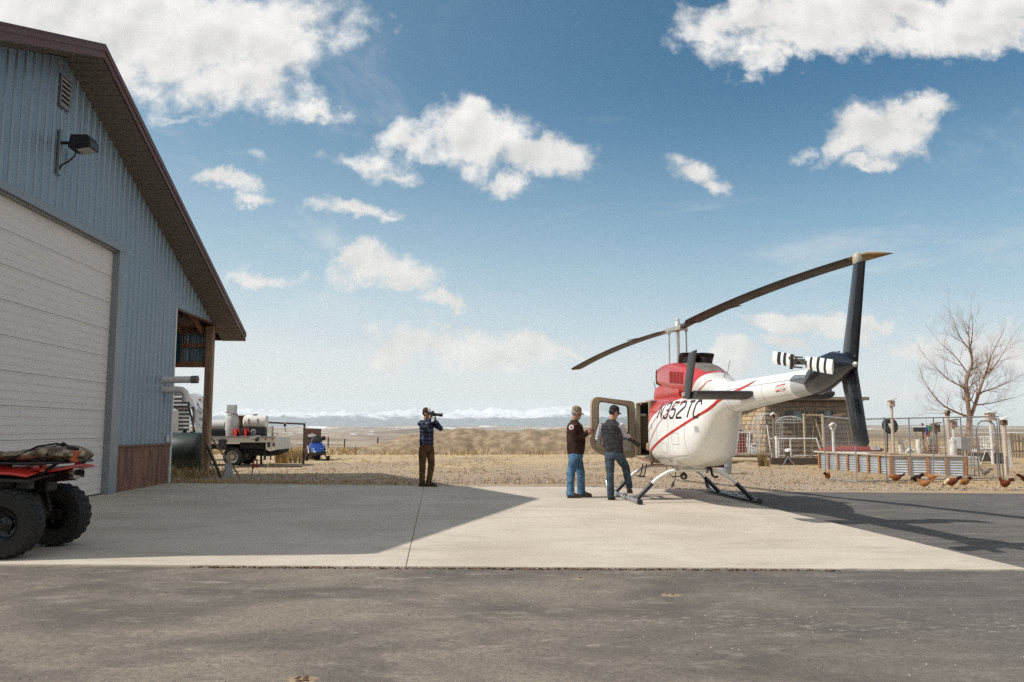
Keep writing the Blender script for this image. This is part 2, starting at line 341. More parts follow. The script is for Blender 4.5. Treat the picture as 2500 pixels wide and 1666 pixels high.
# mountains
mb = MB(); NX, NY = 900, 60; rings = []
for j in range(NY):
    y = 17000 + 13000 * j / (NY - 1); ring = []
    for i in range(NX):
        x = -19000 + 34000 * i / (NX - 1)
        t = j / (NY - 1); env = math.sin(min(1., t * 1.35) * math.pi / 2) * max(0, min(1, (1.06 - t) * 6))
        rg = 1 - abs(noise.fractal(Vector((x / 5200, y / 3800, 2.)), .9, 2.1, 7)) * 1.3
        pk = noise.fractal(Vector((x / 1300, y / 1300, 7.)), .8, 2.1, 7) + .9 * (.6 - abs(noise.fractal(Vector((x / 900, y / 1700, 3.)), .9, 2.1, 5)))
        z = env * (225 + 400 * t * rg + 170 * pk + 80 * noise.noise(Vector((x / 7000, 1., 4.)))) - 60 * (1 - env)
        z *= 1. if x < 1500 else max(.16, 1 - (x - 1500) / 9500)
        ring.append((x, y, z))
    rings.append(ring)
mb.loft(rings, cap=False, closed=False)
tag(mb.build('mountains', A_MNT, smooth=80, fix=False), 'snow capped mountain range far beyond the valley', kind='structure')

# rolling foothills between the valley and the range
def m_foot(nt, b, v):
    b.inputs['Roughness'].default_value = .95; b.inputs['Specular IOR Level'].default_value = .1
    n1 = noi(nt, v, .0016, 8, .62, .3); n2 = noi(nt, v, .008, 7, .68); sp = N(nt, 'ShaderNodeSeparateXYZ'); nt.links.new(v, sp.inputs[0])
    c = mixc(nt, mrange(nt, n1, .35, .62), (.20, .15, .115), (.36, .29, .225)); c = mixc(nt, mrange(nt, n2, .52, .64, 0, .8), c, (.11, .09, .075))
    c = mixc(nt, mrange(nt, mth(nt, 'ADD', noi(nt, v, .0030, 9, .70), mrange(nt, sp.outputs[2], -40, 20, -.07, .07, False)), .575, .60, 0, .9), c, (.80, .80, .82)); nt.links.new(c, b.inputs['Base Color'])
A_FOOT = surf_mat('foothill', m_foot)
mb = MB(); rings = []; NX, NY = 420, 70
for j in range(NY):
    y = 1700 + 9800 * (j / (NY - 1)) ** 1.3; ring = []
    for i in range(NX):
        u = -.62 + .80 * i / (NX - 1); x = u * y; t = (y - 1700) / 9800
        base = -30 + 4 * t + 34 * max(0, t - .45) / .55
        rg = .55 - abs(noise.fractal(Vector((x / (420 + y * .10), y / 900, 6.)), .9, 2.1, 6)); z = base + (26 + 22 * t) * rg + 7 * noise.fractal(Vector((x / 260, y / 260, 2.)), .9, 2.1, 5)
        ed = min(1, i / 10, (NX - 1 - i) / 60, j / 3, (NY - 1 - j) / 3); ring.append((x, y, z * ed - 75 * (1 - ed)))
    rings.append(ring)
mb.loft(rings, cap=False, closed=False); tag(mb.build('foothills', A_FOOT, smooth=80, fix=False), 'rolling brown foothills with snow patches below the range', kind='structure')
# paving
def sheet(name, poly, z, th, mat, label=None, parent=None, bevel=0, kind='structure'):
    mb = MB(); n = len(poly); mb.prism(poly, (0, 0, -th), (0, 0, z), (1, 0, 0), (0, 1, 0))
    o = mb.build(name, mat, parent, bevel=bevel)
    if kind and parent is None: tag(o, label, kind=kind)
    return o
def ragged(p, q, n, amp, seed):
    g = random.Random(seed); return [(p[0] + (q[0] - p[0]) * i / n + g.uniform(-amp, amp), p[1] + (q[1] - p[1]) * i / n + g.uniform(-amp, amp)) for i in range(n)]
sheet('asphalt_apron', [(-24, -14), (60, -14), (60, 12.0)] + ragged((46, 14.3), (4.02, 18.62), 90, .05, 3) + [(3.9, 18.5), (-24, 20)], .006, .3, A_ASPH, 'dusty grey asphalt apron in front of the concrete slab')
slab = bpy.data.objects.new('concrete_slab', None); COL.objects.link(slab); tag(slab, 'pale concrete slab in front of the hangar door', kind='structure')
PA, PB = (-2.10, 19.93), (-1.05, 8.40)
def lerp2(p, q, t): return (p[0] + (q[0] - p[0]) * t, p[1] + (q[1] - p[1]) * t)
g = .004
mb = MB(); mb.bar((PA[0], 19.93, .010), (PB[0], 8.39, .010), .02, .022); tag(mb.build('joint_filler', pm('joint_grit', (.20, .165, .13), .9), None), kind='structure')
sheet('slab_panel', [(-24, 8.75)] + ragged((-9, 8.66), (PB[0] - g, 8.385), 40, .012, 5) + [(PB[0] - g, 8.385), (PA[0] - g, 19.95), (-8.62, 21.05), (-24, 21.2)], .03, .3, A_CONC, parent=slab, bevel=.008)
sheet('slab_panel', [(PB[0] + g, 8.385)] + ragged((PB[0] + .1, 8.385), (5.02, 8.19), 40, .012, 6) + [(5.02, 8.19), (4.06, 18.75), (1.7, 19.6), (PA[0] + g, 19.95)], .03, .3, A_CONC, parent=slab, bevel=.008)

# berm of bulldozed earth behind the field
M_BERM = pm('berm_earth', (.225, .165, .108), .95, var=.25, scale=2.2, bump=.6, bscale=9, col2=(.29, .218, .145), spec=.15)
mb = MB(); rings = []
for j in range(15):
    t = j / 14; ring = []
    for i in range(150):
        x = -9.5 + 19.5 * i / 149
        hgt = 1.42 * min(1, max(0, (x + 9.0) / 3.0)) ** .45 * min(1, max(0, (10 - x) / 3)) ** .5 * (.86 + .2 * fbm(x / 3.3, 2.2))
        if x < -3: hgt *= .55 + .45 * max(0, (x + 9) / 6)
        y = 45.5 + 8 * t + .6 * fbm(x / 4, 8.1)
        prof = math.sin(math.pi * min(1, t * 1.25 if t < .4 else .5 + (t - .4) * .83)) ** .8
        z = hgt * prof * 1.12 + .07 * fbm(x * 1.3, y * 1.3) * prof + .03 * fbm(x * 4, y * 4) * prof - .02
        ring.append((x, y, z if 0 < t < 1 else -.25))
    rings.append(ring)
mb.loft(rings, cap=False, closed=False)
tag(mb.build('earth_berm', M_BERM, smooth=60, fix=False), 'long brown bulldozed earth berm behind the field', kind='structure')
# ================================================================== hangar
M_SID = pm('galvanised_siding', (.215, .28, .335), .40, .45, var=.16, scale=1.6, stretch=(2, 2, .25), bump=.05, bscale=14, spec=.5)
M_WAIN = pm('brown_wainscot', (.15, .075, .048), .6, var=.3, scale=3, stretch=(3, 3, .35), col2=(.22, .115, .075))
M_TRIM = pm('galvanised_trim', (.24, .265, .29), .45, .4, var=.08, scale=2)
M_FASC = pm('red_brown_fascia', (.105, .05, .042), .5, var=.12, scale=1.5)
M_SOFF = pm('grey_brown_soffit', (.20, .175, .15), .6, var=.1, scale=2)
M_DOOR = pm('white_door_panel', (.64, .60, .565), .55, var=.05, scale=1.2, bump=.03, bscale=90)
M_ROOF = pm('metal_roof', (.09, .04, .035), .5, .2)
M_WOOD = pm('stained_timber', (.22, .095, .05), .75, var=.3, scale=3, stretch=(5, 5, .6), col2=(.30, .15, .085), bump=.2, bscale=30)
M_POST = pm('weathered_post', (.25, .145, .09), .8, var=.3, scale=2.5, stretch=(6, 6, .5), col2=(.32, .22, .15), bump=.25, bscale=30)
M_TEAL = pm('teal_translucent_sheet', (.015, .085, .12), .25, var=.2, scale=2)
M_PVC = pm('grey_pvc', (.62, .60, .57), .5, var=.05)
M_BLACK = pm('black_paint', (.02, .02, .021), .45, var=.2)
M_DARK = pm('dark_void', (.012, .011, .011), .8)
SLP = .376; ZR = 8.23
def roofz(y): return ZR - SLP * abs(y)
hg = thing('hangar', 'tall gabled hangar clad in ribbed blue grey metal with a big white door', 'hangar', (-8.27, 14.6, 0), R(3.69))
def rib_profile(y0, y1, pitch=.302):
    """(y, x) points across one ribbed sheet: tall ribs with small stiffeners between"""
    n = max(1, round((y1 - y0) / pitch)); p = (y1 - y0) / n; out = []
    for i in range(n):
        b = y0 + i * p
        for t, x in ((0, 0), (.10, .028), (.21, .028), (.31, 0), (.52, 0), (.545, .006), (.575, .006), (.60, 0), (.76, 0), (.785, .006), (.815, .006), (.84, 0)): out.append((b + t * p, x))
    out.append((y1 - .004, 0)); return out
def ribbed(name, y0, y1, zb, zt, mat, x0=0.):
    """zb, zt: functions of y"""
    mb = MB(); pr = rib_profile(y0, y1); vs = []; fs = []
    for y, x in pr: vs += [(x0 + x, y, zb(y)), (x0 + x, y, zt(y))]
    for i in range(len(pr) - 1): fs.append((2 * i, 2 * i + 2, 2 * i + 3, 2 * i + 1))
    mb.add(vs, fs); return mb.build(name, mat, hg, fix=False)
edges = [3.2 + (6.51 - 3.2) * i / 4 for i in range(5)]
top = lambda y: roofz(y) - .02
for a, b in zip(edges, edges[1:]):
    ribbed('siding_sheet', a, b, lambda y: 1.03, top, M_SID); ribbed('wainscot_sheet', a, b, lambda y: .02, lambda y: .985, M_WAIN, .003)
    ribbed('siding_sheet', -b, -a, lambda y: 1.03, top, M_SID); ribbed('wainscot_sheet', -b, -a, lambda y: .02, lambda y: .985, M_WAIN, .003)
edges = [-3.2 + 6.4 * i / 8 for i in range(9)]
for a, b in zip(edges, edges[1:]): ribbed('siding_sheet', a, b, lambda y: 5.34, top, M_SID)
edges = [6.51 + (10.12 - 6.51) * i / 4 for i in range(5)]
for a, b in zip(edges, edges[1:]): ribbed('siding_sheet', a, b, lambda y: 4.5, lambda y: max(roofz(y) - .02, 4.502), M_SID)
# wall core behind the sheets, side and back walls
mb = MB(); th = .18
for s in (-1, 1):
    mb.box((-.02 - th / 2, s * (2.86 + 6.5) / 2, 2.65), (th, 6.5 - 2.86, 5.3))
mb.prism([(-6.5, 5.3), (6.5, 5.3), (6.5, roofz(6.5) - .05), (0, ZR - .05), (-6.5, roofz(6.5) - .05)], (-th, 0, 0), (-.02, 0, 0), (0, 1, 0), (0, 0, 1))
mb.build('wall_frame', M_DARK, hg)
mb = MB(); mb.box((-9.2, 6.42, 2.9), (18, .12, 5.7)); mb.box((-9.2, -6.42, 2.9), (18, .12, 5.7)); mb.box((-18.2, 0, 2.9), (.12, 12.7, 5.7)); mb.build('side_wall', M_SID, hg)
# trims
mb = MB()
for s in (-1, 1):
    mb.box((.012, s * 3.0, 2.66), (.07, .40, 5.32)); mb.box((-.12, s * 2.815, 2.6), (.22, .03, 5.2))
mb.box((.014, 0, 5.26), (.085, 6.44, .16)); mb.box((-.12, 0, 5.165), (.22, 5.6, .03)); mb.build('door_trim', M_TRIM, hg, bevel=.006)
mb = MB(); mb.box((.012, 6.53, 2.27), (.05, .07, 4.46)); mb.box((-.05, 6.56, 2.27), (.12, .012, 4.46)); mb.build('corner_trim', pm('pale_trim', (.62, .64, .66), .5, .2), hg)
mb = MB(); mb.box((.02, 8.33, 4.48), (.06, 3.55, .05)); mb.build('header_trim', M_FASC, hg)
for s in (-1, 1): mb = MB(); mb.box((.022, s * 4.86, 1.008), (.06, 3.3, .035)); mb.build('wainscot_trim', M_WAIN, hg)
# sectional door: every section its own panel with two pressed grooves
sec = MB(); hh = 5.14 / 9
pf = [(.0, .0), (.006, .012), (.0, .0)]
prof = [(-.012, .001), (0, .007)]
for k in range(4):
    z0 = hh * (k + .5) / 4 - .0
    prof += [(0, z0 - hh * .08), (-.005, z0 - hh * .06), (-.005, z0 + hh * .05), (0, z0 + hh * .07)]
prof += [(0, hh - .007), (-.012, hh - .001)]
vs = []; fs = []
for x, z in prof: vs += [(x, -2.8, z), (x, 2.8, z)]
for i in range(len(prof) - 1): fs.append((2 * i, 2 * i + 1, 2 * i + 3, 2 * i + 2))
sec.add(vs, fs); secm = sec.mesh('door_panel', M_DOOR, fix=False)
od = bpy.data.objects.new('overhead_door', None); link(od, hg)
for k in range(9): inst('door_panel', secm, od, Matrix.Translation((-.10, 0, .05 + hh * k)))
mb = MB(); mb.box((-.11, 0, .03), (.05, 5.6, .05)); mb.build('door_seal', M_BLACK, od)
mb = MB(); mb.box((-.16, 0, 2.6), (.02, 5.6, 5.1)); mb.build('door_backing', M_DARK, od)
# roof, fascia, soffit
OV = .70; YE1 = 10.78; YE0 = -6.65; BK = -19.
def rz(y): return 8.47 - .384 * abs(y)
mb = MB()
for y0, y1 in ((0, YE1), (YE0, 0)):
    pts = [(BK, y0, rz(y0)), (OV + .03, y0, rz(y0)), (OV + .03, y1, rz(y1)), (BK, y1, rz(y1))]
    mb.add([Vector(p) + Vector((0, 0, .02)) for p in pts] + [Vector(p) + Vector((0, 0, -.05)) for p in pts], [(0, 1, 2, 3), (7, 6, 5, 4), (0, 4, 5, 1), (1, 5, 6, 2), (2, 6, 7, 3)])
mb.build('roof', M_ROOF, hg)
mb = MB()
for y0, y1 in ((0, YE1), (YE0, 0)):
    for x, w, a, b in ((OV, .03, -.045, -.25), (OV + .022, .025, -.04, -.115)):
        P = [(x + w / 2, y0, rz(y0) + a), (x + w / 2, y1, rz(y1) + a), (x + w / 2, y1, rz(y1) + b), (x + w / 2, y0, rz(y0) + b)]
        mb.add(P + [(p[0] - w, p[1], p[2]) for p in P], [(0, 1, 2, 3), (7, 6, 5, 4), (0, 4, 5, 1), (1, 5, 6, 2), (2, 6, 7, 3), (3, 7, 4, 0)])
for y in (YE1, YE0): mb.box((BK / 2 + OV / 2, y, rz(y) - .13), (OV - BK, .03, .2))
mb.build('fascia', M_FASC, hg)
sb = MB(); L = .33; sb.box((OV / 2 - .01, L / 2, 0), (OV - .03, L - .012, .02)); sb.box((OV / 2 - .01, L * .5, -.012), (OV - .03, .03, .012)); sbm = sb.mesh('soffit_board', M_SOFF)
for sgn, ye in ((1, YE1), (-1, -YE0)):
    ang = math.atan(.384); n = int(ye / math.cos(ang) / L)
    for k in range(n + 1):
        s = k * L; y = s * math.cos(ang)
        if y + .3 > ye: continue
        M = Matrix.Translation((0, sgn * y, rz(y) - .235)) @ Matrix.Rotation(-sgn * ang, 4, 'X')
        if sgn < 0: M = M @ Matrix.Diagonal((1, -1, 1, 1))
        inst('soffit_board', sbm, hg, M)
mb = MB(); mb.box((-.0 + .02, 10.46, 4.32), (OV * 2 - .06, .6, .03)); mb.build('soffit_return', M_SOFF, hg)
# lean-to: post, outer header and upper strip wall, rafters
mb = MB(); mb.box((-.10, 9.92, 2.22), (.21, .23, 4.44)); mb.build('porch_post', M_POST, hg, bevel=.008)
for x in (-3.6, -7.2): 
    mb = MB(); mb.box((x, 9.96, 2.15), (.16, .16, 4.3)); mb.build('porch_post', M_POST, hg)
mb = MB(); mb.box((-9.1, 9.94, 3.29), (18, .07, .17)); mb.box((-9.1, 9.94, 3.86), (18, .05, .12)); mb.box((-9.1, 9.94, 4.33), (18, .07, .2))
for x in (-.95, -1.9, -3.4): mb.box((x, 9.90, 3.8), (.07, .05, 1.0))
mb.build('porch_framing', M_WOOD, hg)
mb = MB()
pr = rib_profile(-8, -.2); vs = []; fs = []
for y, x in pr: vs += [(y, 10.0 + x, 3.22), (y, 10.0 + x, 4.35)]
for i in range(len(pr) - 1): fs.append((2 * i, 2 * i + 2, 2 * i + 3, 2 * i + 1))
mb.add(vs, fs); mb.build('porch_siding', M_SID, hg, fix=False)
mb = MB(); mb.box((-1.42, 9.86, 3.82), (.94, .03, .92)); mb.build('window_sheet', M_TEAL, hg)
for k in range(7):
    mb = MB(); x = -.35 - .6 * k; mb.bar((x, 6.5, roofz(6.5) - .26), (x, 10.4, roofz(10.4) - .24), .05, .2); mb.build('rafter', M_WOOD, hg)
# louvred gable vent
mb = MB(); vw, vh = .36, .56; 
for s in (-1, 1): mb.box((.045, s * vw / 2, 7.53), (.05, .03, vh)); mb.box((.045, 0, 7.53 + s * vh / 2), (.05, vw + .03, .03))
vent = mb.build('gable_vent', M_TRIM, hg)
mb = MB(); mb.box((.025, 0, 7.53), (.01, vw, vh)); mb.build('vent_screen', M_DARK, vent)
for k in range(6): 
    mb = MB(); mb.box((.05, 0, 7.53 - vh / 2 + vh * (k + .6) / 6.2), (.045, vw - .03, .035), Matrix.Rotation(R(38), 3, 'Y')); mb.build('louvre', M_TRIM, vent)
# vent pipes through the wall corner
mb = MB(); mb.tube([(-.2, 5.78, 2.585), (.72, 5.80, 2.60)], .085, 16); p = mb.build('vent_pipe', M_PVC, hg, smooth=40)
mb = MB(); mb.tube([(.70, 5.80, 2.60), (.86, 5.80, 2.603)], .096, 16); mb.build('pipe_cap', pm('dark_pipe_cap', (.16, .13, .12), .6), p, smooth=40)
mb = MB(); mb.tube([(-.2, 5.8, 2.34), (.34, 5.81, 2.345), (.47, 5.81, 2.335), (.55, 5.81, 2.28), (.58, 5.81, 2.19), (.58, 5.81, 2.05)], .088, 16); mb.build('vent_pipe', M_PVC, hg, smooth=50)
# conduit stub near the corner
mb = MB(); mb.box((.04, 6.2, 1.14), (.05, .10, .16)); mb.build('outlet_box', M_PVC, hg, bevel=.006)

# floodlight on a galvanised strut beside the gable
fl = thing('wall_floodlight', 'black box floodlight on a metal strut high on the hangar wall', 'lamp', hg.matrix_basis @ Vector((0, 0, 6.4)), R(3.69))
MG = pm('dull_galvanised', (.30, .33, .33), .5, .6)
mb = MB(); mb.box((.05, -.09, -.02), (.04, .05, .84)); mb.box((.05, -.03, -.02), (.04, .04, .84)); mb.build('strut', MG, fl)
mb = MB(); mb.tube([(.06, -.06, .16), (.30, -.06, .16)], .03, 10); mb.build('arm', M_BLACK, fl, smooth=40)
Q = Matrix.Rotation(R(6), 3, 'Y')
mb = MB(); mb.prism([(.26, .02), (.30, .27), (.60, .27), (.66, .16), (.66, .05), (.40, .0)], (0, .36, 0), (0, -.24, 0), (1, 0, 0), (0, 0, 1)); mb.build('housing', M_BLACK, fl, bevel=.012)
mb = MB(); mb.quad((.40, -.21, -.004), (.63, -.21, .04), (.63, .09, .04), (.40, .09, -.004)); mb.build('lens', pm('lamp_lens', (.45, .43, .40), .2, var=.3, scale=14), fl)
mb = MB(); mb.tube([(.36, -.10, .02), (.33, -.10, -.10), (.22, -.09, -.20), (.10, -.08, -.26), (.06, -.07, -.36)], .016, 8); mb.build('conduit', M_BLACK, fl, smooth=60)
# ================================================================== helicopter (local: +x nose, +y port side, z up)
HELI = thing('helicopter', 'white and red helicopter with its rear cabin door open, parked on the slab', 'helicopter', (3.3, 16.3, .03), R(94.5))
def paint_mat(name, kind):
    """glossy paint, red forward and white aft of a swept edge, with grime low down"""
    m = bpy.data.materials.new(name); m.use_nodes = True; nt = m.node_tree; b = nt.nodes['Principled BSDF']
    b.inputs['Roughness'].default_value = .32; b.inputs['Coat Weight'].default_value = .5; b.inputs['Coat Roughness'].default_value = .06
    t = N(nt, 'ShaderNodeTexCoord'); v = t.outputs['Object']; sp = N(nt, 'ShaderNodeSeparateXYZ'); nt.links.new(v, sp.inputs[0]); x, y, z = sp.outputs
    n1 = noi(nt, v, 2.5, 6, .6); n2 = noi(nt, v, 9, 5, .65)
    white = mixc(nt, mrange(nt, n1, .3, .7), (.77, .75, .70), (.82, .81, .77))
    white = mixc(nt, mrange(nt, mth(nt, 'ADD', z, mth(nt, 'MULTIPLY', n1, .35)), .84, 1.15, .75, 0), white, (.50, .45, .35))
    white = mixc(nt, mrange(nt, n2, .62, .74, 0, .4), white, (.45, .41, .34))
    streak = noi(nt, scaled(nt, v, (6, 6, .7)), 3.0, 5, .7); white = mixc(nt, mrange(nt, streak, .54, .72, 0, .35), white, (.55, .49, .39))
    soot = mth(nt, 'MULTIPLY', mrange(nt, x, -.9, -2.3, 0, 1), mth(nt, 'MULTIPLY', mrange(nt, z, 1.75, 2.25, 0, 1), mrange(nt, n1, .35, .7, .1, .6))); white = mixc(nt, soot, white, (.36, .32, .27))
    red = mixc(nt, mrange(nt, n1, .3, .7), (.44, .028, .022), (.52, .045, .035))
    if kind == 'body':
        fc = N(nt, 'ShaderNodeFloatCurve'); cv = fc.mapping.curves[0]
        pts = BODY_EDGE                                            # (x, z) of the red / white edge
        x0, x1, z0, z1 = -3.2, 1.2, .5, 2.5
        cv.points[0].location = ((pts[0][0] - x0) / (x1 - x0), (pts[0][1] - z0) / (z1 - z0)); cv.points[1].location = ((pts[-1][0] - x0) / (x1 - x0), (pts[-1][1] - z0) / (z1 - z0))
        for p in pts[1:-1]: cv.points.new((p[0] - x0) / (x1 - x0), (p[1] - z0) / (z1 - z0))
        fc.mapping.update()
        nt.links.new(mrange(nt, x, x0, x1, 0, 1, False), fc.inputs['Value'])
        zz = mth(nt, 'MULTIPLY_ADD', fc.outputs[0], z1 - z0, z0)
        k = mrange(nt, mth(nt, 'SUBTRACT', z, zz), -.004, .004, 0, 1, False)
    else:   # cowling: red ahead of a slanting line
        k = mrange(nt, mth(nt, 'SUBTRACT', x, mth(nt, 'MULTIPLY_ADD', z, COWL_EDGE[0], COWL_EDGE[1])), -.006, .006, 0, 1, False)
        k = mth(nt, 'MAXIMUM', k, mrange(nt, mth(nt, 'SUBTRACT', z, 2.318), -.006, .006, 0, 1, False))
    c = mixc(nt, k, white, red)
    nt.links.new(c, b.inputs['Base Color']); nt.links.new(mrange(nt, n2, .3, .7, .26, .42, False), b.inputs['Roughness'])
    bumpn(nt, b, noi(nt, v, 1.6, 3, .5), .12, .02); MATS[name] = m; return m
BODY_EDGE = [(-3.2, 2.49), (-2.1, 2.06), (-1.65, 1.89), (-1.45, 1.86), (-1.02, 1.785), (-.73, 1.67), (-.42, 1.57), (-.16, 1.42), (.05, 1.1), (.3, .52), (1.2, .51)]
COWL_EDGE = (-1.33, .703)
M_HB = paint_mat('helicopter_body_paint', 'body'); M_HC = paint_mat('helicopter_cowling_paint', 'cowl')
M_HW = pm('helicopter_white', (.80, .785, .74), .33, var=.05, scale=2, coat=.25)
M_HR = pm('helicopter_red', (.47, .033, .027), .35, var=.1, scale=2, coat=.2)
M_HR2 = pm('louvre_red', (.33, .022, .02), .5, var=.1, scale=4)
M_HK = pm('helicopter_black', (.014, .015, .019), .22, var=.2, scale=3, coat=.3)
M_HBR = pm('blade_brown', (.062, .047, .042), .5, var=.15, scale=2)
M_HDK = pm('stabiliser_dark', (.040, .036, .036), .42, var=.2, scale=2)
M_HGY = pm('helicopter_grey', (.42, .42, .41), .4, var=.1)
M_TAN = pm('tan_trim', (.40, .335, .225), .6, var=.12, scale=4)
M_TAND = pm('cabin_lining', (.17, .135, .09), .8, var=.2, scale=4)
M_STEEL = pm('rotor_metal', (.50, .47, .43), .4, .5, var=.2, scale=9)
M_ALU = pm('worn_aluminium', (.42, .41, .40), .4, .7, var=.2, scale=8)
M_SOOT = pm('sooty_deck', (.16, .135, .115), .8, var=.3, scale=6)
M_RUB = pm('rubber_black', (.018, .017, .017), .75, var=.2, scale=8, bump=.2)
M_HGL = glass('cabin_glass', (.62, .70, .70))
M_SEAT = pm('tan_seat', (.30, .235, .15), .75, var=.2, scale=6)
M_GOLD = pm('blade_tip_ochre', (.33, .19, .065), .5, var=.2, scale=6)
M_DKTXT = pm('dark_lettering', (.045, .018, .018), .5)

def srings(secs, xs, n=64):
    """superellipse rings interpolated through sections (x, hw, ztop, zbot, exponent)"""
    def cr(i, t, k):
        g = lambda j: secs[max(0, min(len(secs) - 1, j))][k]
        m0 = (g(i + 1) - g(i - 1)) / 2; m1 = (g(i + 2) - g(i)) / 2
        return (2 * t ** 3 - 3 * t ** 2 + 1) * g(i) + (t ** 3 - 2 * t ** 2 + t) * m0 + (-2 * t ** 3 + 3 * t ** 2) * g(i + 1) + (t ** 3 - t ** 2) * m1
    out = []
    for x in xs:
        i = 0
        while i < len(secs) - 2 and x < secs[i + 1][0]: i += 1
        t = (secs[i][0] - x) / (secs[i][0] - secs[i + 1][0]); t = max(0, min(1, t))
        hw, zt, zb, e = [cr(i, t, k) for k in (1, 2, 3, 4)]
        zc, hh = (zt + zb) / 2, (zt - zb) / 2; ring = []
        for j in range(n):
            a = 2 * math.pi * j / n; ca, sa = math.cos(a), math.sin(a)
            ring.append(Vector((x, hw * math.copysign(abs(ca) ** (2 / e), ca), zc + hh * math.copysign(abs(sa) ** (2 / e), sa))))
        out.append(ring)
    return out
def frange(a, b, n): return [a + (b - a) * i / n for i in range(n)]
SECS = [(3.0, .05, 1.06, .98, 2.2), (2.92, .20, 1.16, .86, 2.2), (2.7, .40, 1.30, .74, 2.4), (2.3, .55, 1.52, .67, 2.6), (1.9, .63, 1.80, .65, 2.9), (1.5, .66, 1.93, .645, 3.2), (1.1, .67, 1.975, .645, 3.4),
        (.95, .67, 1.98, .645, 3.4), (.4, .67, 1.98, .645, 3.4), (-.15, .67, 1.98, .645, 3.4), (-.7, .66, 1.98, .65, 3.3), (-1.2, .625, 1.97, .66, 3.5), (-1.65, .555, 1.98, .70, 3.4), (-2.0, .47, 2.0, .82, 3.0),
        (-2.35, .375, 2.03, 1.10, 2.5), (-2.7, .30, 2.06, 1.42, 2.1), (-3.05, .25, 2.075, 1.58, 2.0), (-3.3, .232, 2.075, 1.61, 2.0)]
XS = frange(3.0, 2.7, 4) + frange(2.7, 1.80, 12) + frange(1.80, 1.05, 6) + [1.05] + frange(.95, -.15, 8) + [-.15] + frange(-.25, -3.3, 34) + [-3.3]
NR = 96
rg = srings(SECS, XS, NR)
parts = {'fuselage': MB(), 'windshield': MB(), 'front_window': MB(), 'front_window2': MB(), 'rear_window': MB(), 'lining': MB()}
def zone(c):
    x, y, z = c
    if y > .3 and -.15 < x < .95 and .80 < z < 1.875: return None
    if 1.05 < x < 1.80 and 1.26 < z < 1.84: return 'front_window' if y > .3 else ('front_window2' if y < -.3 else 'fuselage')
    if y < -.3 and -.02 < x < .84 and 1.26 < z < 1.84: return 'rear_window'
    if 1.86 < x < 2.72 and z > 1.20 + .0 * x and abs(y) > .035 and z > 1.22: return 'windshield'
    return 'fuselage'
for i in range(len(rg) - 1):
    for j in range(NR):
        a, b, c, d = rg[i][j], rg[i][(j + 1) % NR], rg[i + 1][(j + 1) % NR], rg[i + 1][j]; cen = (a + b + c + d) / 4; zn = zone(cen)
        if zn: parts[zn].quad(a, b, c, d)
        if -.2 < cen.x < 1.95 and zn in ('fuselage', 'rear_window'):
            if zn == 'fuselage' or True:
                s = lambda p: Vector((p.x, p.y * .955, 1.31 + (p.z - 1.31) * .955))
                if zn == 'fuselage': parts['lining'].quad(s(a), s(d), s(c), s(b))
def weld(o):
    bm = bmesh.new(); bm.from_mesh(o.data); bmesh.ops.remove_doubles(bm, verts=bm.verts, dist=1e-4); bmesh.ops.recalc_face_normals(bm, faces=bm.faces); bm.to_mesh(o.data); bm.free(); return o
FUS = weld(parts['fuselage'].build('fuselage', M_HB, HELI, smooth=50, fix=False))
for k, nm in (('windshield', 'windshield'), ('front_window', 'cabin_window'), ('front_window2', 'cabin_window'), ('rear_window', 'cabin_window')): weld(parts[k].build(nm, M_HGL, HELI, smooth=50, fix=False))
lin = weld(parts['lining'].build('cabin_lining', M_TAND, HELI, smooth=50, fix=False))
# door opening jambs
mb = MB()
for x0, x1 in ((-.145, -.175), (.90, .945)): mb.box(((x0 + x1) / 2, .615, 1.335), (abs(x1 - x0), .09, 1.10))
mb.box((.39, .63, .795), (1.1, .10, .03)); mb.box((.39, .60, 1.885), (1.1, .09, .025)); mb.build('door_jamb', M_TAN, HELI, bevel=.006)
mb = MB(); mb.box((-.21, 0, 1.3), (.03, 1.24, 1.2)); mb.box((.9, 0, .80), (2.2, 1.2, .04)); mb.build('cabin_floor_and_bulkhead', M_TAND, HELI)
for y in (-.4, .02, .42):
    mb = MB(); mb.box((.06, y, 1.0), (.46, .40, .16)); mb.box((-.13, y, 1.34), (.12, .40, .62), Matrix.Rotation(R(-8), 3, 'Y')); mb.build('passenger_seat', M_SEAT, HELI, bevel=.04, seg=3)
for y in (-.35, .35):
    mb = MB(); mb.box((1.5, y, 1.0), (.46, .44, .16)); mb.box((1.28, y, 1.34), (.12, .44, .66), Matrix.Rotation(R(-10), 3, 'Y')); mb.build('crew_seat', M_SEAT, HELI, bevel=.04, seg=3)
mb = MB(); mb.box((2.15, -.1, 1.05), (.25, .5, .45)); mb.build('instrument_panel', M_BLACK, HELI, bevel=.03)
mb = MB(); mb.tube([(-.1, .50, 1.72), (.02, .52, 1.40), (-.02, .50, 1.1)], .022, 6, flat=.3); mb.build('seat_belt', M_BLACK, HELI)

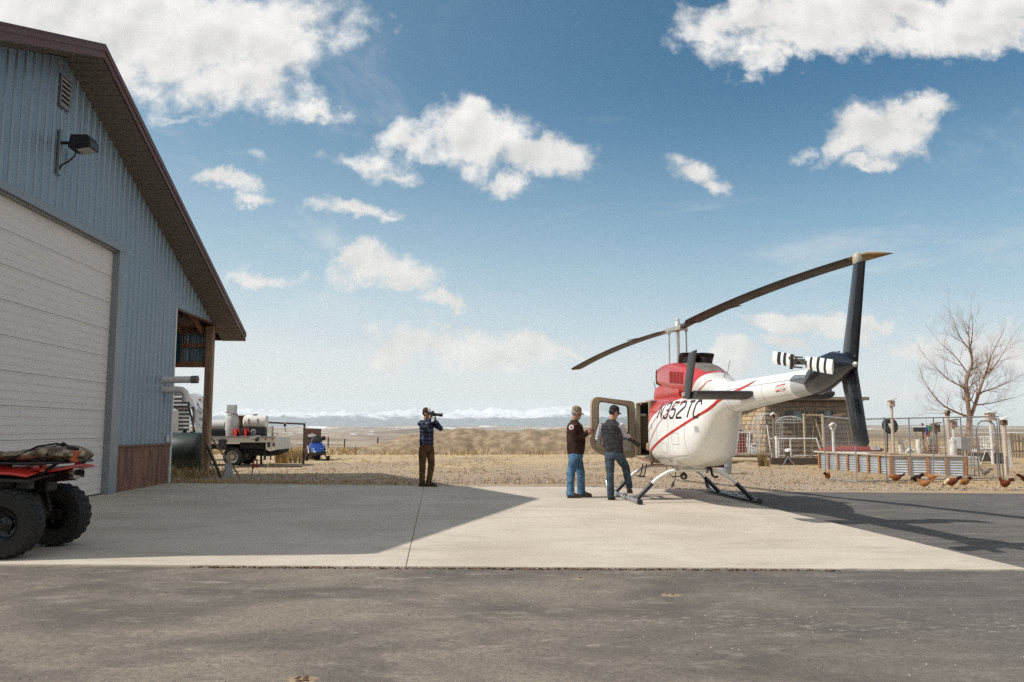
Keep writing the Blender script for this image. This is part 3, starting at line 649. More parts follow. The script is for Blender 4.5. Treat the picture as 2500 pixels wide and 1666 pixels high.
# ---- open rear door
DA = R(76)
du = Vector((-math.cos(DA) , math.sin(DA), 0)); dnr = Vector((du.y, -du.x, 0)); DO = Vector((.945, .675, 0))
def rounded(pts, rad, n=5):
    out = []; m = len(pts)
    for i in range(m):
        p0, p, p1 = (Vector(pts[i - 1]), Vector(pts[i]), Vector(pts[(i + 1) % m])); r = rad[i] if isinstance(rad, (list, tuple)) else rad
        a = (p0 - p).normalized(); b = (p1 - p).normalized(); r = min(r, (p0 - p).length * .48, (p1 - p).length * .48)
        s, e = p + a * r, p + b * r
        for k in range(n + 1):
            t = k / n; out.append(tuple((s * (1 - t) ** 2 + p * 2 * t * (1 - t) + e * t * t)))
    return out
outer = rounded([(0, .76), (0, 1.92), (.97, 2.02), (1.0, .92), (.55, .76)], [.05, .08, .17, .26, .3], 8)
inner = rounded([(.15, 1.26), (.15, 1.83), (.83, 1.93), (.84, 1.26)], [.07, .07, .10, .09], 8)
def ringframe(name, outer, inner, th, mat, parent, org, u, nrm, off=0., smooth=30):
    """flat plate with a hole: both rings resampled by angle about the hole's centre"""
    ci = sum((Vector(p) for p in inner), Vector((0, 0))) / len(inner); K = 96
    def samp(poly, a):
        d = Vector((math.cos(a), math.sin(a))); best = 0
        for i in range(len(poly)):
            p = Vector(poly[i]) - ci; e = Vector(poly[(i + 1) % len(poly)]) - Vector(poly[i])
            den = d.x * e.y - d.y * e.x
            if abs(den) < 1e-9: continue
            t = (p.x * e.y - p.y * e.x) / den; s = (p.x * d.y - p.y * d.x) / den
            if t > 0 and -1e-6 <= s <= 1 + 1e-6: best = max(best, t)
        return ci + d * best
    mb = MB(); A = [2 * math.pi * k / K for k in range(K)]; W3 = lambda p, h: Vector(org) + Vector(u) * p.x + Vector((0, 0, p.y)) + Vector(nrm) * h
    o = [samp(outer, a) for a in A]; i_ = [samp(inner, a) for a in A]
    rings = [[W3(p, off) for p in i_], [W3(p, off) for p in o], [W3(p, off + th) for p in o], [W3(p, off + th) for p in i_], [W3(p, off) for p in i_]]
    mb.loft(rings, cap=False); return mb.build(name, mat, parent, smooth=smooth)
door = bpy.data.objects.new('cabin_door', None); link(door, HELI); door['label'] = 'open rear door showing its tan inner side'
ringframe('door_panel', outer, inner, .055, M_TAN, door, DO, du, dnr)
ringframe('door_skin', [(p[0] * 1.0, p[1]) for p in outer], inner, .012, M_HR, door, DO, du, dnr, .056)
ib = rounded([(.10, .90), (.10, 1.20), (.90, 1.20), (.92, 1.0), (.6, .88)], [.05, .05, .05, .15, .2], 6)
mb = MB(); mb.prism(ib, dnr * -.02, DO, du, (0, 0, 1)); mb.build('door_pocket', pm('pale_door_card', (.48, .44, .35), .6), door, bevel=.008)
i2 = rounded([(.165, 1.275), (.165, 1.815), (.82, 1.912), (.825, 1.275)], [.06, .06, .09, .08], 8)
ringframe('window_seal', inner, i2, .02, M_RUB, door, DO, du, dnr, -.012)
mb = MB(); mb.prism(i2, dnr * .005, DO + dnr * .03, du, (0, 0, 1)); mb.build('window_pane', glass('door_glass', (.93, .95, .95)), door)
mb = MB(); mb.bar(DO + du * .80 + Vector((0, 0, 1.12)) - dnr * .03, DO + du * .92 + Vector((0, 0, 1.12)) - dnr * .03, .025, .04); mb.build('door_handle', M_BLACK, door, bevel=.006)

# ---- pylon fairing and engine cowling
rg2 = srings([(.74, .20, 2.0, 1.85, 2.5), (.66, .33, 2.10, 1.85, 3), (.52, .38, 2.22, 1.85, 3.2), (.1, .40, 2.26, 1.85, 3.4), (-.6, .41, 2.26, 1.85, 3.4), (-1.4, .41, 2.2, 1.85, 3)], frange(.74, -1.4, 24) + [-1.4], 40)
mb = MB(); mb.loft(rg2); PYL = mb.build('pylon_fairing', M_HR, HELI, smooth=45)
CS = [(.36, .37, 2.54, 2.225, 5), (.1, .405, 2.59, 2.20, 5), (-.4, .425, 2.615, 2.10, 4.6), (-1.0, .425, 2.59, 1.98, 4), (-1.6, .40, 2.50, 1.9, 3.2), (-2.1, .34, 2.38, 1.88, 2.5), (-2.5, .27, 2.26, 1.86, 2.2), (-2.8, .19, 2.16, 1.86, 2.1), (-3.0, .10, 2.09, 1.9, 2)]
cx = frange(.36, -3.0, 44) + [-3.0]; rg3 = srings(CS, cx, 64); mb = MB()
for i in range(len(cx) - 1):
    for j in range(64):
        c = (rg3[i][j] + rg3[i + 1][(j + 1) % 64]) / 2; ang = 360 * (j + .5) / 64
        mb.mi = 1 if (-2.2 < c.x < -1.25 and 62 < ang < 118) else 0
        mb.quad(rg3[i][j], rg3[i][(j + 1) % 64], rg3[i + 1][(j + 1) % 64], rg3[i + 1][j])
mb.mi = 0; mb.add(rg3[-1], [tuple(range(64))])
COWL = weld(mb.build('engine_cowling', [M_HC, M_SOOT], HELI, smooth=45, fix=True))
# intake lip and dark mouth
lip = srings([(.43, .355, 2.53, 2.23, 5), (.38, .382, 2.55, 2.215, 5), (.28, .398, 2.572, 2.205, 5)], [.43, .41, .38, .33, .28], 48); mb = MB(); mb.loft(lip, cap=False)
inn = [[Vector((p.x, p.y * .88, 2.383 + (p.z - 2.383) * .84)) for p in r] for r in lip]; mb.loft([lip[0], inn[0], inn[-1]], cap=False); mb.build('intake_lip', M_HW, COWL, smooth=60)
mb = MB(); mb.box((.30, 0, 2.383), (.02, .62, .26)); mb.build('intake_mouth', M_DARK, COWL)
def on_side(bvh, x, z, y0=1.5, sgn=1):
    h, n, i, d = bvh.ray_cast(Vector((x, y0 * sgn, z)), Vector((0, -sgn, 0))); return (h, n) if h is not None else (None, None)
BV_B = BVHTree.FromObject(FUS, bpy.context.evaluated_depsgraph_get()) if False else None
def bvh_of(o):
    me = o.data; return BVHTree.FromPolygons([v.co.copy() for v in me.vertices], [tuple(p.vertices) for p in me.polygons])
BV_F, BV_C = bvh_of(FUS), bvh_of(COWL)
mb = MB(); mb.ball((-.12, .12, 2.60), (.055, .055, .05)); mb.build('beacon_lamp', pm('red_beacon', (.30, .012, .010), .2, coat=.5), HELI, smooth=60)
# exhaust stacks
for y in (.13, -.17):
    mb = MB(); r_ = []
    for x, z, a, b in ((-1.0, 2.50, .14, .15), (-1.06, 2.63, .15, .16), (-1.13, 2.71, .155, .165), (-1.17, 2.735, .14, .15)):
        r_.append([Vector((x + b * .9 * math.cos(2 * math.pi * j / 24), y + a * 1.15 * math.sin(2 * math.pi * j / 24), z + .03 * math.cos(2 * math.pi * j / 24))) for j in range(24)])
    r_.append([Vector((p.x * .0 + -1.17 + (p.x + 1.17) * .8, y + (p.y - y) * .8, p.z - .01)) for p in r_[-1]]); r_.append([p - Vector((0, 0, .2)) for p in r_[-1]])
    mb.loft(r_); mb.build('exhaust_stack', pm('burnt_exhaust', (.022, .016, .015), .6, .3, var=.3, scale=8), HELI, smooth=50)

# ---- tail boom
def cring(x, zc, ry, rz_, n=40): return [Vector((x, ry * math.cos(2 * math.pi * j / n), zc + rz_ * math.sin(2 * math.pi * j / n))) for j in range(n)]
def boomc(x): t = (-3.2 - x) / 2.9; return 1.843 + .085 * t, .234 - .098 * t
mb = MB(); xs = frange(-3.2, -6.12, 30) + [-6.12]
for i in range(len(xs) - 1):
    a, b = boomc(xs[i]), boomc(xs[i + 1]); ra, rb = cring(xs[i], a[0], a[1], a[1]), cring(xs[i + 1], b[0], b[1], b[1]); 
    for j in range(40):
        mb.mi = 1 if (-6.12 < (xs[i] + xs[i + 1]) / 2 < -5.62 and (j < 3 or j > 27)) else 0
        mb.quad(ra[j], ra[(j + 1) % 40], rb[(j + 1) % 40], rb[j])
BOOM = weld(mb.build('tail_boom', [M_HW, M_HGY], HELI, smooth=50, fix=False)); BV_T = bvh_of(BOOM)
mb = MB(); pts = []
for i in range(30):
    x = -3.0 - 3.0 * i / 29; c, r = boomc(x); pts.append((x, 0, c + r * .96))
mb.tube(pts, [.07] * 30, 10, flat=.62, upv=(0, 0, 1)); mb.build('driveshaft_cover', M_HW, HELI, smooth=60)
mb = MB(); mb.loft([cring(x, z, r, r2) for x, z, r, r2 in ((-6.05, 1.93, .146, .150), (-6.12, 1.95, .165, .18), (-6.35, 2.03, .185, .215), (-6.6, 2.08, .165, .185), (-6.8, 2.09, .125, .13), (-6.98, 2.08, .06, .06), (-7.06, 2.075, .035, .035))]); TC = mb.build('tail_cone', M_HK, HELI, smooth=60)
mb = MB(); mb.ball((-7.08, 0, 2.075), (.045, .03, .03)); mb.build('tail_light', M_STEEL, TC, smooth=60)
# fin: airfoil plates swept aft above and below the boom
def airfoil_ring(le, te, thick, across, n=10):
    """closed ring from leading to trailing edge with thickness along 'across'"""
    le, te, ac = Vector(le), Vector(te), Vector(across); P = []
    for i in range(n + 1):
        t = i / n; h = thick * (1.6 * math.sqrt(t) * (1 - t) ** .55 + .32 * t); P.append(le.lerp(te, t) + ac * h)
    for i in range(n, 0, -1):
        t = i / n; h = thick * (1.6 * math.sqrt(t) * (1 - t) ** .55 + .32 * t); P.append(le.lerp(te, t) - ac * h)
    return P
fy = -.12
mb = MB(); mb.loft([airfoil_ring((-6.48 - .44 * t, fy, 2.02 + z), (-6.86 - .30 * t, fy, 2.02 + z), .05 - .008 * t, (0, 1, 0)) for t, z in ((0, -.02), (.3, .36), (.6, .72), (.9, 1.1), (.97, 1.19), (1, 1.22))]); mb.build('upper_fin', M_HK, HELI, smooth=40)
mb = MB(); mb.loft([airfoil_ring((-6.48 - .26 * t, fy, 2.04 - z), (-6.86 - .18 * t, fy, 2.04 - z), .055 - .006 * t, (0, 1, 0)) for t, z in ((0, 0), (.4, .32), (.8, .65))] + [airfoil_ring((-6.71, fy, 1.20), (-7.06, fy, 1.20), .048, (0, 1, 0)), airfoil_ring((-6.77, fy, 1.155), (-7.02, fy, 1.155), .03, (0, 1, 0))]); mb.build('lower_fin', M_HK, HELI, smooth=40)
mb = MB(); mb.lathe([(.001, 0), (.045, 0), (.052, .03), (.048, .10), (.03, .13), (.001, .135)], 16, (-7.0, fy, 3.235)); mb.build('fin_beacon', pm('frosted_beacon', (.40, .35, .26), .4), HELI, smooth=50)
# stabiliser with end plates
for sg in (1, -1):
    mb = MB(); mb.loft([airfoil_ring((-3.92, sg * y, 1.79 + .02), (-4.46, sg * y, 1.865), .055, (0, 0, 1)) for y in (.12, .4, .8, 1.02)]); mb.build('stabiliser', M_HDK, HELI, smooth=40)
    q = 1.03 * sg; r_ = []
    for t in (0, .35, .7, 1): 
        le = Vector((-3.78 - .35 * t, q + sg * .0, 1.80 + .645 * t)); te = Vector((-4.22 - .38 * t, q + sg * .02, 1.80 + .665 * t)); r_.append(airfoil_ring(le, te, .028, (0, 1, 0), 6))
    mb = MB(); mb.loft(r_); ep = mb.build('end_plate', M_HDK, HELI, smooth=40)
    mb = MB(); mb.box((-3.98, q + sg * .035, 1.86), (.14, .04, .06)); mb.build('plate_fitting', M_STEEL, ep, bevel=.01)
# tail rotor
TR = bpy.data.objects.new('tail_rotor', None); link(TR, HELI)
hubp = Vector((-6.46, .36, 2.15)); ta = Vector((-.83, .0, -.125)).normalized(); tcx = Vector((0, 1, 0)).cross(ta)
for sg in (1, -1):
    d = ta * sg
    bands = [.15, .27, .335, .45, .52, .63, .69, .83] if sg > 0 else [.15, .17, .25, .40, .49, .57, .68, .83]
    mb = MB()
    for i in range(len(bands) - 1):
        mb.mi = i % 2 if sg > 0 else (i % 2)
        w = lambda s: .070 + .012 * min(1, (s - .15) / .3)
        A_ = [hubp + d * bands[i] + tcx * w(bands[i]) * p + Vector((0, t, 0)) for p, t in ((-1, 0), (-.4, .011), (.4, .009), (1, 0), (.4, -.009), (-.4, -.011))]
        B_ = [hubp + d * bands[i + 1] + tcx * w(bands[i + 1]) * p + Vector((0, t, 0)) for p, t in ((-1, 0), (-.4, .011), (.4, .009), (1, 0), (.4, -.009), (-.4, -.011))]
        mb.loft([A_, B_], cap=(i in (0, len(bands) - 2)))
    mb.build('tail_rotor_blade', [M_HW, M_RUB], TR, smooth=40)
mb = MB(); mb.cyl(hubp + Vector((0, .07, 0)), hubp + Vector((0, -.34, 0)), .035)
mb.bar(hubp - ta * .2, hubp + ta * .2, .05, .05); mb.build('tail_rotor_hub', pm('dark_hub', (.09, .075, .07), .5, .3, var=.3, scale=12), TR, bevel=.006)
for s1 in (-1, 1):
    mb = MB(); mb.bar(hubp + ta * (.09 * s1) + Vector((0, .10, .05)), hubp + ta * (.20 * s1) + Vector((0, .02, -.02)), .018, .018); mb.bar(hubp + tcx * .06 * s1 + Vector((0, .11, 0)), hubp + tcx * .06 * s1 + ta * .14 + Vector((0, .04, 0)), .016, .02); mb.bar(hubp + Vector((0, .11, 0)), hubp + tcx * .09 * s1 + Vector((0, .11, 0)), .03, .03); mb.build('pitch_arm', MATS['dark_hub'], TR)

# ---- main rotor
MR = bpy.data.objects.new('main_rotor', None); link(MR, HELI)
bd = Vector((-5.71, -1.17, 0)).normalized(); bc = Vector((-bd.y, bd.x, 0))
def bz(s): return 3.335 + .064 * s + .064 * abs(s) - .0118 * s * s
for sg in (1, -1):
    mb = MB(); rings = []; Lb = 5.70 if sg > 0 else 5.83; ss = frange(.42, Lb, 26) + [Lb]
    for s in ss:
        ch = .165; tw = R(-4 + .3 * s) if sg > 0 else R(3); c = bd * (s * sg) + Vector((0, 0, bz(s * sg)))
        up = Vector((0, 0, 1)); across = (bc * math.cos(tw) + up * math.sin(tw)); nn = (up * math.cos(tw) - bc * math.sin(tw))
        k = .45 if s < .5 else 1
        tip = max(0, s - Lb + .2) * .8
        rings.append([c + across * ch * p * k + bd * sg * (tip * p * .6) + nn * t for p, t in ((-1, 0), (-.8, .016), (-.4, .024), (.2, .018), (1, .004), (1, -.004), (.2, -.014), (-.4, -.022), (-.8, -.014))])
    for i in range(len(rings) - 1):
        mb.mi = 1 if (sg > 0 and ss[i] > Lb - .42) else 0; mb.loft([rings[i], rings[i + 1]], cap=False)
    mb.add(rings[-1], [tuple(range(9))]); mb.mi = 0; mb.add(rings[0], [tuple(range(9))])
    bl = weld(mb.build('rotor_blade', [M_HBR, M_GOLD] if sg > 0 else M_HBR, MR, smooth=35))
    mb = MB(); c = bd * (1.75 * sg) + Vector((0, 0, bz(1.75 * sg))); mb.box(c + bc * (.19 * sg), (.5, .05, .008), Matrix.Rotation(math.atan2(bd.y, bd.x), 3, 'Z')); mb.build('trim_tab', M_HBR, bl)
    mb = MB(); p0 = bd * (.16 * sg) + Vector((0, 0, 3.345)); p1 = bd * (.62 * sg) + Vector((0, 0, bz(.62 * sg))); mb.bar(p0, p1, .13, .07); mb.bar(p0 + Vector((0, 0, .045)) + bc * .05, p1 + Vector((0, 0, .045)), .05, .03); mb.build('blade_grip', M_STEEL if sg < 0 else pm('dark_grip', (.10, .08, .075), .5, .4, var=.3), MR, bevel=.012)
mb = MB(); mb.box((0, 0, 3.335), (.46, .15, .085), Matrix.Rotation(math.atan2(bd.y, bd.x), 3, 'Z')); mb.lathe([(.05, 0), (.075, .02), (.07, .10), (.05, .13), (.035, .17), (.04, .21), (.02, .225)], 16, (0, 0, 3.32)); mb.build('rotor_hub', M_STEEL, MR, smooth=35, bevel=.01)
for s in (-1, 1):
    mb = MB(); b0 = Vector((.02, .175 * s, 3.29 - .03 * s)); mb.bar(Vector((0, .03 * s, 3.32)), b0 + Vector((0, 0, .02)), .05, .045); mb.box(b0, (.06, .06, .07)); mb.build('pitch_horn', M_STEEL, MR, bevel=.008)
    mb = MB(); mb.tube([(.02, .175 * s, 2.45), (.02, .175 * s, 3.27 - .03 * s)], .016, 8); mb.build('pitch_link', M_STEEL, MR, smooth=50)
mb = MB(); mb.tube([(0, 0, 2.5), (0, 0, 3.32)], .033, 14); mb.lathe([(.06, 0), (.055, .04), (.035, .06)], 14, (0, 0, 2.6)); mb.build('mast', M_STEEL, MR, smooth=40)

# ---- skids
for sg in (1, -1):
    q = 1.10 * sg; sk = bpy.data.objects.new('skid', None); link(sk, HELI)
    mb = MB(); mb.tube([(-1.2, q, .045), (-1.0, q, .042), (0, q, .04), (1.45, q, .04), (1.68, q, .055), (1.82, q, .12), (1.90, q, .23)], [.036, .042, .042, .042, .042, .040, .038], 12); mb.build('skid_tube', M_ALU if sg > 0 else M_HK, sk, smooth=50)
    mb = MB(); mb.tube([(-1.22, q, .046), (-1.14, q, .046)], .05, 12); mb.build('skid_cap', M_BLACK, sk, smooth=50)
    for xx in (.05, -.55):
        mb = MB(); mb.box((xx, q, .085), (.10, .07, .05)); mb.cyl((xx, q - .05, .10), (xx, q + .06, .10), .02); mb.build('wheel_fitting', M_ALU, sk, bevel=.008)
for x, nm in ((-.86, 'aft'), (1.02, 'front')):
    ct = bpy.data.objects.new('cross_tube', None); link(ct, HELI)
    top = [(-.60, .50), (-.48, .565), (-.33, .595), (0, .60), (.33, .595), (.48, .565), (.60, .50)]
    mb = MB(); mb.tube([(x, -.80, .345), (x, -.70, .44)] + [(x, y, z) for y, z in top] + [(x, .70, .44), (x, .80, .345)], .034, 12); mb.build('cross_tube_arch', M_HW, ct, smooth=60)
    for sg in (1, -1):
        mb = MB(); mb.tube([(x, sg * .79, .355), (x, sg * 1.09, .06)], .043, 12); mb.build('leg_fairing', M_HK, ct, smooth=50)
        mb = MB(); mb.box((x, sg * .32, .63), (.09, .05, .10)); mb.build('clamp', M_HGY, ct, bevel=.01)
# ---- belly fittings
sp_ = bpy.data.objects.new('landing_lamp', None); link(sp_, HELI)
mb = MB(); mb.lathe([(.02, -.05), (.055, -.04), (.07, .02), (.062, .035), (.05, .03)], 16, (-.55, .10, .47), (-.8, .35, -.45)); mb.tube([(-.5, .08, .62), (-.5, .09, .52)], .018, 8); mb.build('lamp_body', M_BLACK, sp_, smooth=40)
mb = MB(); mb.lathe([(.05, .0), (.001, .012)], 16, (-.57, .11, .46), (-.8, .35, -.45)); mb.build('lamp_glass', M_STEEL, sp_, smooth=40)
mb = MB(); mb.tube([(-.5, .42, .64), (-.5, .40, .53), (-.5, .30, .46), (-.52, .16, .46)], .009, 6); mb.tube([(-.5, .30, .64), (-.5, .24, .55), (-.5, .26, .40), (-.5, .30, .30)], .009, 6); mb.cyl((-.5, .28, .37), (-.5, .33, .27), .016, .028, 10); mb.build('lamp_cable', M_BLACK, sp_, smooth=60)
mb = MB(); mb.tube([(.55, .62, .66), (.55, .66, .46), (.53, .70, .42)], .014, 6); mb.tube([(.25, .62, .66), (.25, .66, .46), (.25, .70, .42)], .014, 6); mb.bar((.62, .70, .415), (.18, .70, .415), .10, .02); mb.build('boarding_step', M_BLACK, HELI, bevel=.004)
mb = MB(); mb.prism([(0, 0), (.22, 0), (.16, -.12), (.10, -.12)], (0, .012, 0), (-1.0, -.25, .66)); mb.build('belly_antenna', M_BLACK, HELI)
mb = MB(); mb.tube([(-.9, -.30, .66), (-.95, -.32, .50), (-1.06, -.34, .47), (-1.12, -.36, .49)], .022, 8); mb.build('cargo_hook', M_BLACK, HELI, smooth=50)
mb = MB(); mb.box((-1.45, -.18, .70), (.30, .30, .05)); mb.build('belly_vent', M_DARK, HELI, bevel=.01)
mb = MB(); mb.tube([(.60, .30, 2.06), (.68, .33, 2.32)], .007, 6); mb.build('whip_antenna', M_BLACK, HELI)
mb = MB(); mb.tube([(-2.75, 0, 2.13), (-2.92, -.02, 2.46)], .006, 6); mb.tube([(-2.68, 0, 2.17), (-2.70, 0, 2.28)], .014, 6); mb.build('whip_antenna', M_STEEL, HELI)

# ---- painted stripes, registration and warning: thin films laid on the skin
SURF = [BV_F, BV_C, BV_T]
def skin(x, z, sg=1, off=.004):
    best = None
    for b in SURF:
        h, n, i, d = b.ray_cast(Vector((x, 1.6 * sg, z)), Vector((0, -sg, 0)))
        if h is not None and (best is None or d < best[2]): best = (h, n, d)
    if best is None: return None
    n = best[1] if best[1].y * sg > 0 else -best[1]
    return best[0] + n * off
def ribbon(pts, w, sub=3):
    """mitred ribbon along a 2D polyline: list of (left, right) pairs"""
    P = [Vector(p) for p in pts]; Q = []
    for i in range(len(P) - 1):
        for k in range(sub): Q.append(P[i].lerp(P[i + 1], k / sub))
    Q.append(P[-1]); out = []
    for i, p in enumerate(Q):
        a = (p - Q[i - 1]).normalized() if i else None; b = (Q[i + 1] - p).normalized() if i < len(Q) - 1 else None
        a = a or b; b = b or a; t = (a + b).normalized(); n = Vector((-t.y, t.x)); k = 1 / max(.5, n.dot(Vector((-a.y, a.x))))
        ww = (w(i / (len(Q) - 1)) if callable(w) else w) / 2
        out.append((p + n * ww * k, p - n * ww * k))
    return out
def film(name, lines, w, mat, fmap, parent, sg=1, sub=3, off=.004):
    mb = MB()
    for pts in lines:
        rb = ribbon(pts, w, sub)
        for (l0, r0), (l1, r1) in zip(rb, rb[1:]):
            m0, m1 = (l0 + r0) / 2, (l1 + r1) / 2
            for a, b, c, d in ((l0, m0, m1, l1), (m0, r0, r1, m1)):
                q = [skin(*fmap(p), sg, off) for p in (a, b, c, d)]
                if all(v is not None for v in q): mb.quad(*q)
    return mb.build(name, mat, parent, smooth=60, fix=False) if mb.f else None
def smoothline(pts, n=6):
    out = []
    for i in range(len(pts) - 1):
        p0, p1, p2, p3 = [Vector(pts[max(0, min(len(pts) - 1, j))]) for j in (i - 1, i, i + 1, i + 2)]
        for k in range(n):
            t = k / n; out.append(.5 * ((2 * p1) + (p2 - p0) * t + (2 * p0 - 5 * p1 + 4 * p2 - p3) * t * t + (3 * p1 - p0 - 3 * p2 + p3) * t ** 3))
    out.append(Vector(pts[-1])); return out
ident = lambda p: (p[0], p[1])
for sg in (1, -1):
    film('red_stripe', [smoothline([(-.17, .885), (-.279, .951), (-.787, 1.095), (-1.291, 1.233), (-1.774, 1.377), (-2.254, 1.536), (-2.663, 1.658), (-2.896, 1.738), (-3.12, 1.81), (-3.735, 1.916), (-4.125, 1.979), (-4.32, 2.035)])], .048, M_HR, ident, HELI, sg, 2)
    film('pin_stripe', [smoothline([(-.16, 1.04), (-.426, 1.203), (-.745, 1.384), (-1.053, 1.529), (-1.334, 1.65), (-1.577, 1.766), (-1.813, 1.842), (-2.0, 1.91), (-2.204, 1.989), (-2.44, 2.073), (-2.56, 2.145), (-2.62, 2.15)])], .019, M_HR, ident, HELI, sg, 2)
    film('pin_stripe', [smoothline([(-.16, 1.30), (-.442, 1.44), (-.73, 1.57), (-1.0, 1.70)])], .016, M_HR, ident, HELI, sg, 2)
def patch(name, x0, x1, z0, z1, mat, parent, sg=1, off=.006, n=3):
    mb = MB()
    for i in range(n):
        for j in range(n):
            f = lambda a, b: skin(x0 + (x1 - x0) * a / n, z0 + (z1 - z0) * b / n, sg, off)
            q = [f(i, j), f(i + 1, j), f(i + 1, j + 1), f(i, j + 1)]
            if all(q): mb.quad(*q)
    return mb.build(name, mat, parent, smooth=60, fix=False)
for sg in (1, -1):
    for k in range(4):
        x0 = -.88 - .20 * k
        lv = patch('cooling_louvre', x0, x0 - .155, 2.20 - .015 * k, 2.42 - .02 * k, M_HR2, COWL, sg)
        mb = MB()
        for q in range(6):
            a, b = skin(x0 - .01, 2.215 + .034 * q - .017 * k, sg, .008), skin(x0 - .145, 2.215 + .034 * q - .017 * k, sg, .008)
            if a and b: mb.bar(a, b, .012, .010)
        mb.build('louvre_lip', M_HR2, lv)
c_ = .2
GLY = {'N': [[(0, 0), (0, 1)], [(0, 1), (1, 0)], [(1, 0), (1, 1)]],
 '3': [[(0, .8), (0, .88), (c_, 1), (1 - c_, 1), (1, .86), (1, .62), (.8, .5), (.45, .5)], [(.8, .5), (1, .38), (1, .14), (1 - c_, 0), (c_, 0), (0, .12), (0, .2)]],
 '5': [[(1, 1), (0, 1), (0, .56), (1 - c_, .56), (1, .46), (1, c_), (1 - c_, 0), (c_, 0), (0, c_ * .6), (0, .2)]],
 '2': [[(0, .78), (0, 1 - c_ * .6), (c_, 1), (1 - c_, 1), (1, 1 - c_), (1, .68), (0, .2), (0, 0), (1, 0)]],
 'T': [[(0, 1), (1, 1)], [(.5, 1), (.5, 0)]],
 'C': [[(1, .76), (1, 1 - c_), (1 - c_, 1), (c_, 1), (0, 1 - c_), (0, c_), (c_, 0), (1 - c_, 0), (1, c_), (1, .24)]],
 'D': [[(0, 0), (0, 1), (.7, 1), (1, .75), (1, .25), (.7, 0), (0, 0)]], 'A': [[(0, 0), (0, .7), (.3, 1), (.7, 1), (1, .7), (1, 0)], [(0, .4), (1, .4)]],
 'G': [[(1, .8), (.75, 1), (.25, 1), (0, .75), (0, .25), (.25, 0), (1, 0), (1, .5), (.6, .5)]], 'E': [[(1, 1), (0, 1), (0, 0), (1, 0)], [(0, .5), (.8, .5)]],
 'R': [[(0, 0), (0, 1), (.75, 1), (1, .85), (1, .6), (.75, .48), (0, .48)], [(.5, .48), (1, 0)]]}
def lettering(name, txt, cells, x_of, z0, z1, slant, w, mat, parent, sg, off=.006, sub=3):
    lines = []; 
    for ch, (a, b) in zip(txt, cells):
        for st in GLY[ch]:
            lines.append([(x_of(a + (b - a) * p[0]) + slant * p[1], z0 + (z1 - z0) * p[1]) for p in st])
    return film(name, lines, w, mat, ident, parent, sg, sub, off)
tx = [(-.80, -1.00), (-1.115, -1.30), (-1.405, -1.58), (-1.685, -1.87), (-1.965, -2.13), (-2.215, -2.40)]
for ch_, ce_ in zip('N352TC', tx): lettering('registration_letter', ch_, [ce_], lambda x: x, 1.548, 1.822, -.105, .037, M_DKTXT, HELI, 1)
for ch_, ce_ in zip('N352TC', [(b, a) for a, b in tx[::-1]]): lettering('registration_letter', ch_, [ce_], lambda x: x, 1.548, 1.822, .10, .037, M_DKTXT, HELI, -1)
for sg in (1, -1):
    mb = MB(); z0, z1, xa, xb = 1.845, 1.925, -5.19, -5.50
    for i in range(6):
        x0, x1 = xa + (xb - xa) * i / 6, xa + (xb - xa) * (i + 1) / 6
        zc = lambda x: .055 * (x - xa) / (xb - xa) * .35
        mb.quad(*[skin(x, z + zc(x), sg, .004) for x, z in ((x0, z0), (x1, z0), (x1, z1), (x0, z1))])
    mb.add([skin(xb, z0 - .012, sg, .004), skin(xb - .06, (z0 + z1) / 2 + .01, sg, .004), skin(xb, z1 + .03, sg, .004)], [(0, 1, 2)])
    pl = mb.build('danger_placard', pm('placard_red', (.50, .05, .035), .5), HELI, smooth=60, fix=False)
    cs = [(-5.205 - .047 * i, -5.205 - .047 * i - .034) for i in range(6)]
    if sg < 0: cs = [(b, a) for a, b in cs[::-1]]
    lettering('placard_lettering', 'DANGER', cs, lambda x: x, z0 + .018, z1 - .008, 0, .011, M_HW, pl, sg, .007, 2)
# panel seams
film('panel_seam', [[(-.45, .80), (-1.2, .835), (-1.9, .90)]], .007, pm('seam_grey', (.30, .28, .25), .6), ident, HELI, 1, 8, .003)
film('panel_seam', [[(-3.35, 1.955), (-4.6, 1.975), (-5.95, 1.985)]], .008, MATS['seam_grey'], ident, HELI, 1, 10, .003)
for sx in (-.75, -1.35, -1.95): film('panel_seam', [[(sx, 1.95), (sx, .70)]], .006, MATS['seam_grey'], ident, HELI, 1, 14, .003)
for sx in (-3.45, -4.75, -5.45): film('panel_seam', [[(sx, 2.06), (sx, 1.62)]], .007, MATS['seam_grey'], ident, HELI, 1, 12, .003)
film('access_hatch', [[(-.95, 1.10), (-.95, .92), (-1.25, .92), (-1.25, 1.10), (-.95, 1.10)]], .006, MATS['seam_grey'], ident, HELI, 1, 5, .003)
film('access_hatch', [[(-1.5, 1.28), (-1.5, 1.08), (-1.75, 1.08), (-1.75, 1.28), (-1.5, 1.28)]], .006, MATS['seam_grey'], ident, HELI, 1, 5, .003)
film('rivet_row', [[(x - .004, 1.66), (x + .004, 1.66)] for x in frange(-.3, -.7, 9)] + [[(x - .005, .84 + .04 * (-x - .4)), (x + .005, .84 + .04 * (-x - .4))] for x in frange(-.4, -1.9, 34)] + [[(x - .005, 1.79), (x + .005, 1.79)] for x in frange(-3.4, -5.6, 50)], .009, MATS['seam_grey'], ident, HELI, 1, 1, .003)['kind'] = 'stuff'
for sx, sz, sw, sh2 in ((-.38, 1.35, .05, .10), (-2.25, 1.30, .10, .10), (-1.1, .78, .14, .05)): patch('filler_cap', sx, sx - sw, sz, sz + sh2, MATS['helicopter_grey'], HELI, 1, .004, 2)
film('panel_seam', [[(-.2, 1.55), (-.2, .72)]], .006, MATS['seam_grey'], ident, HELI, 1, 8, .003)

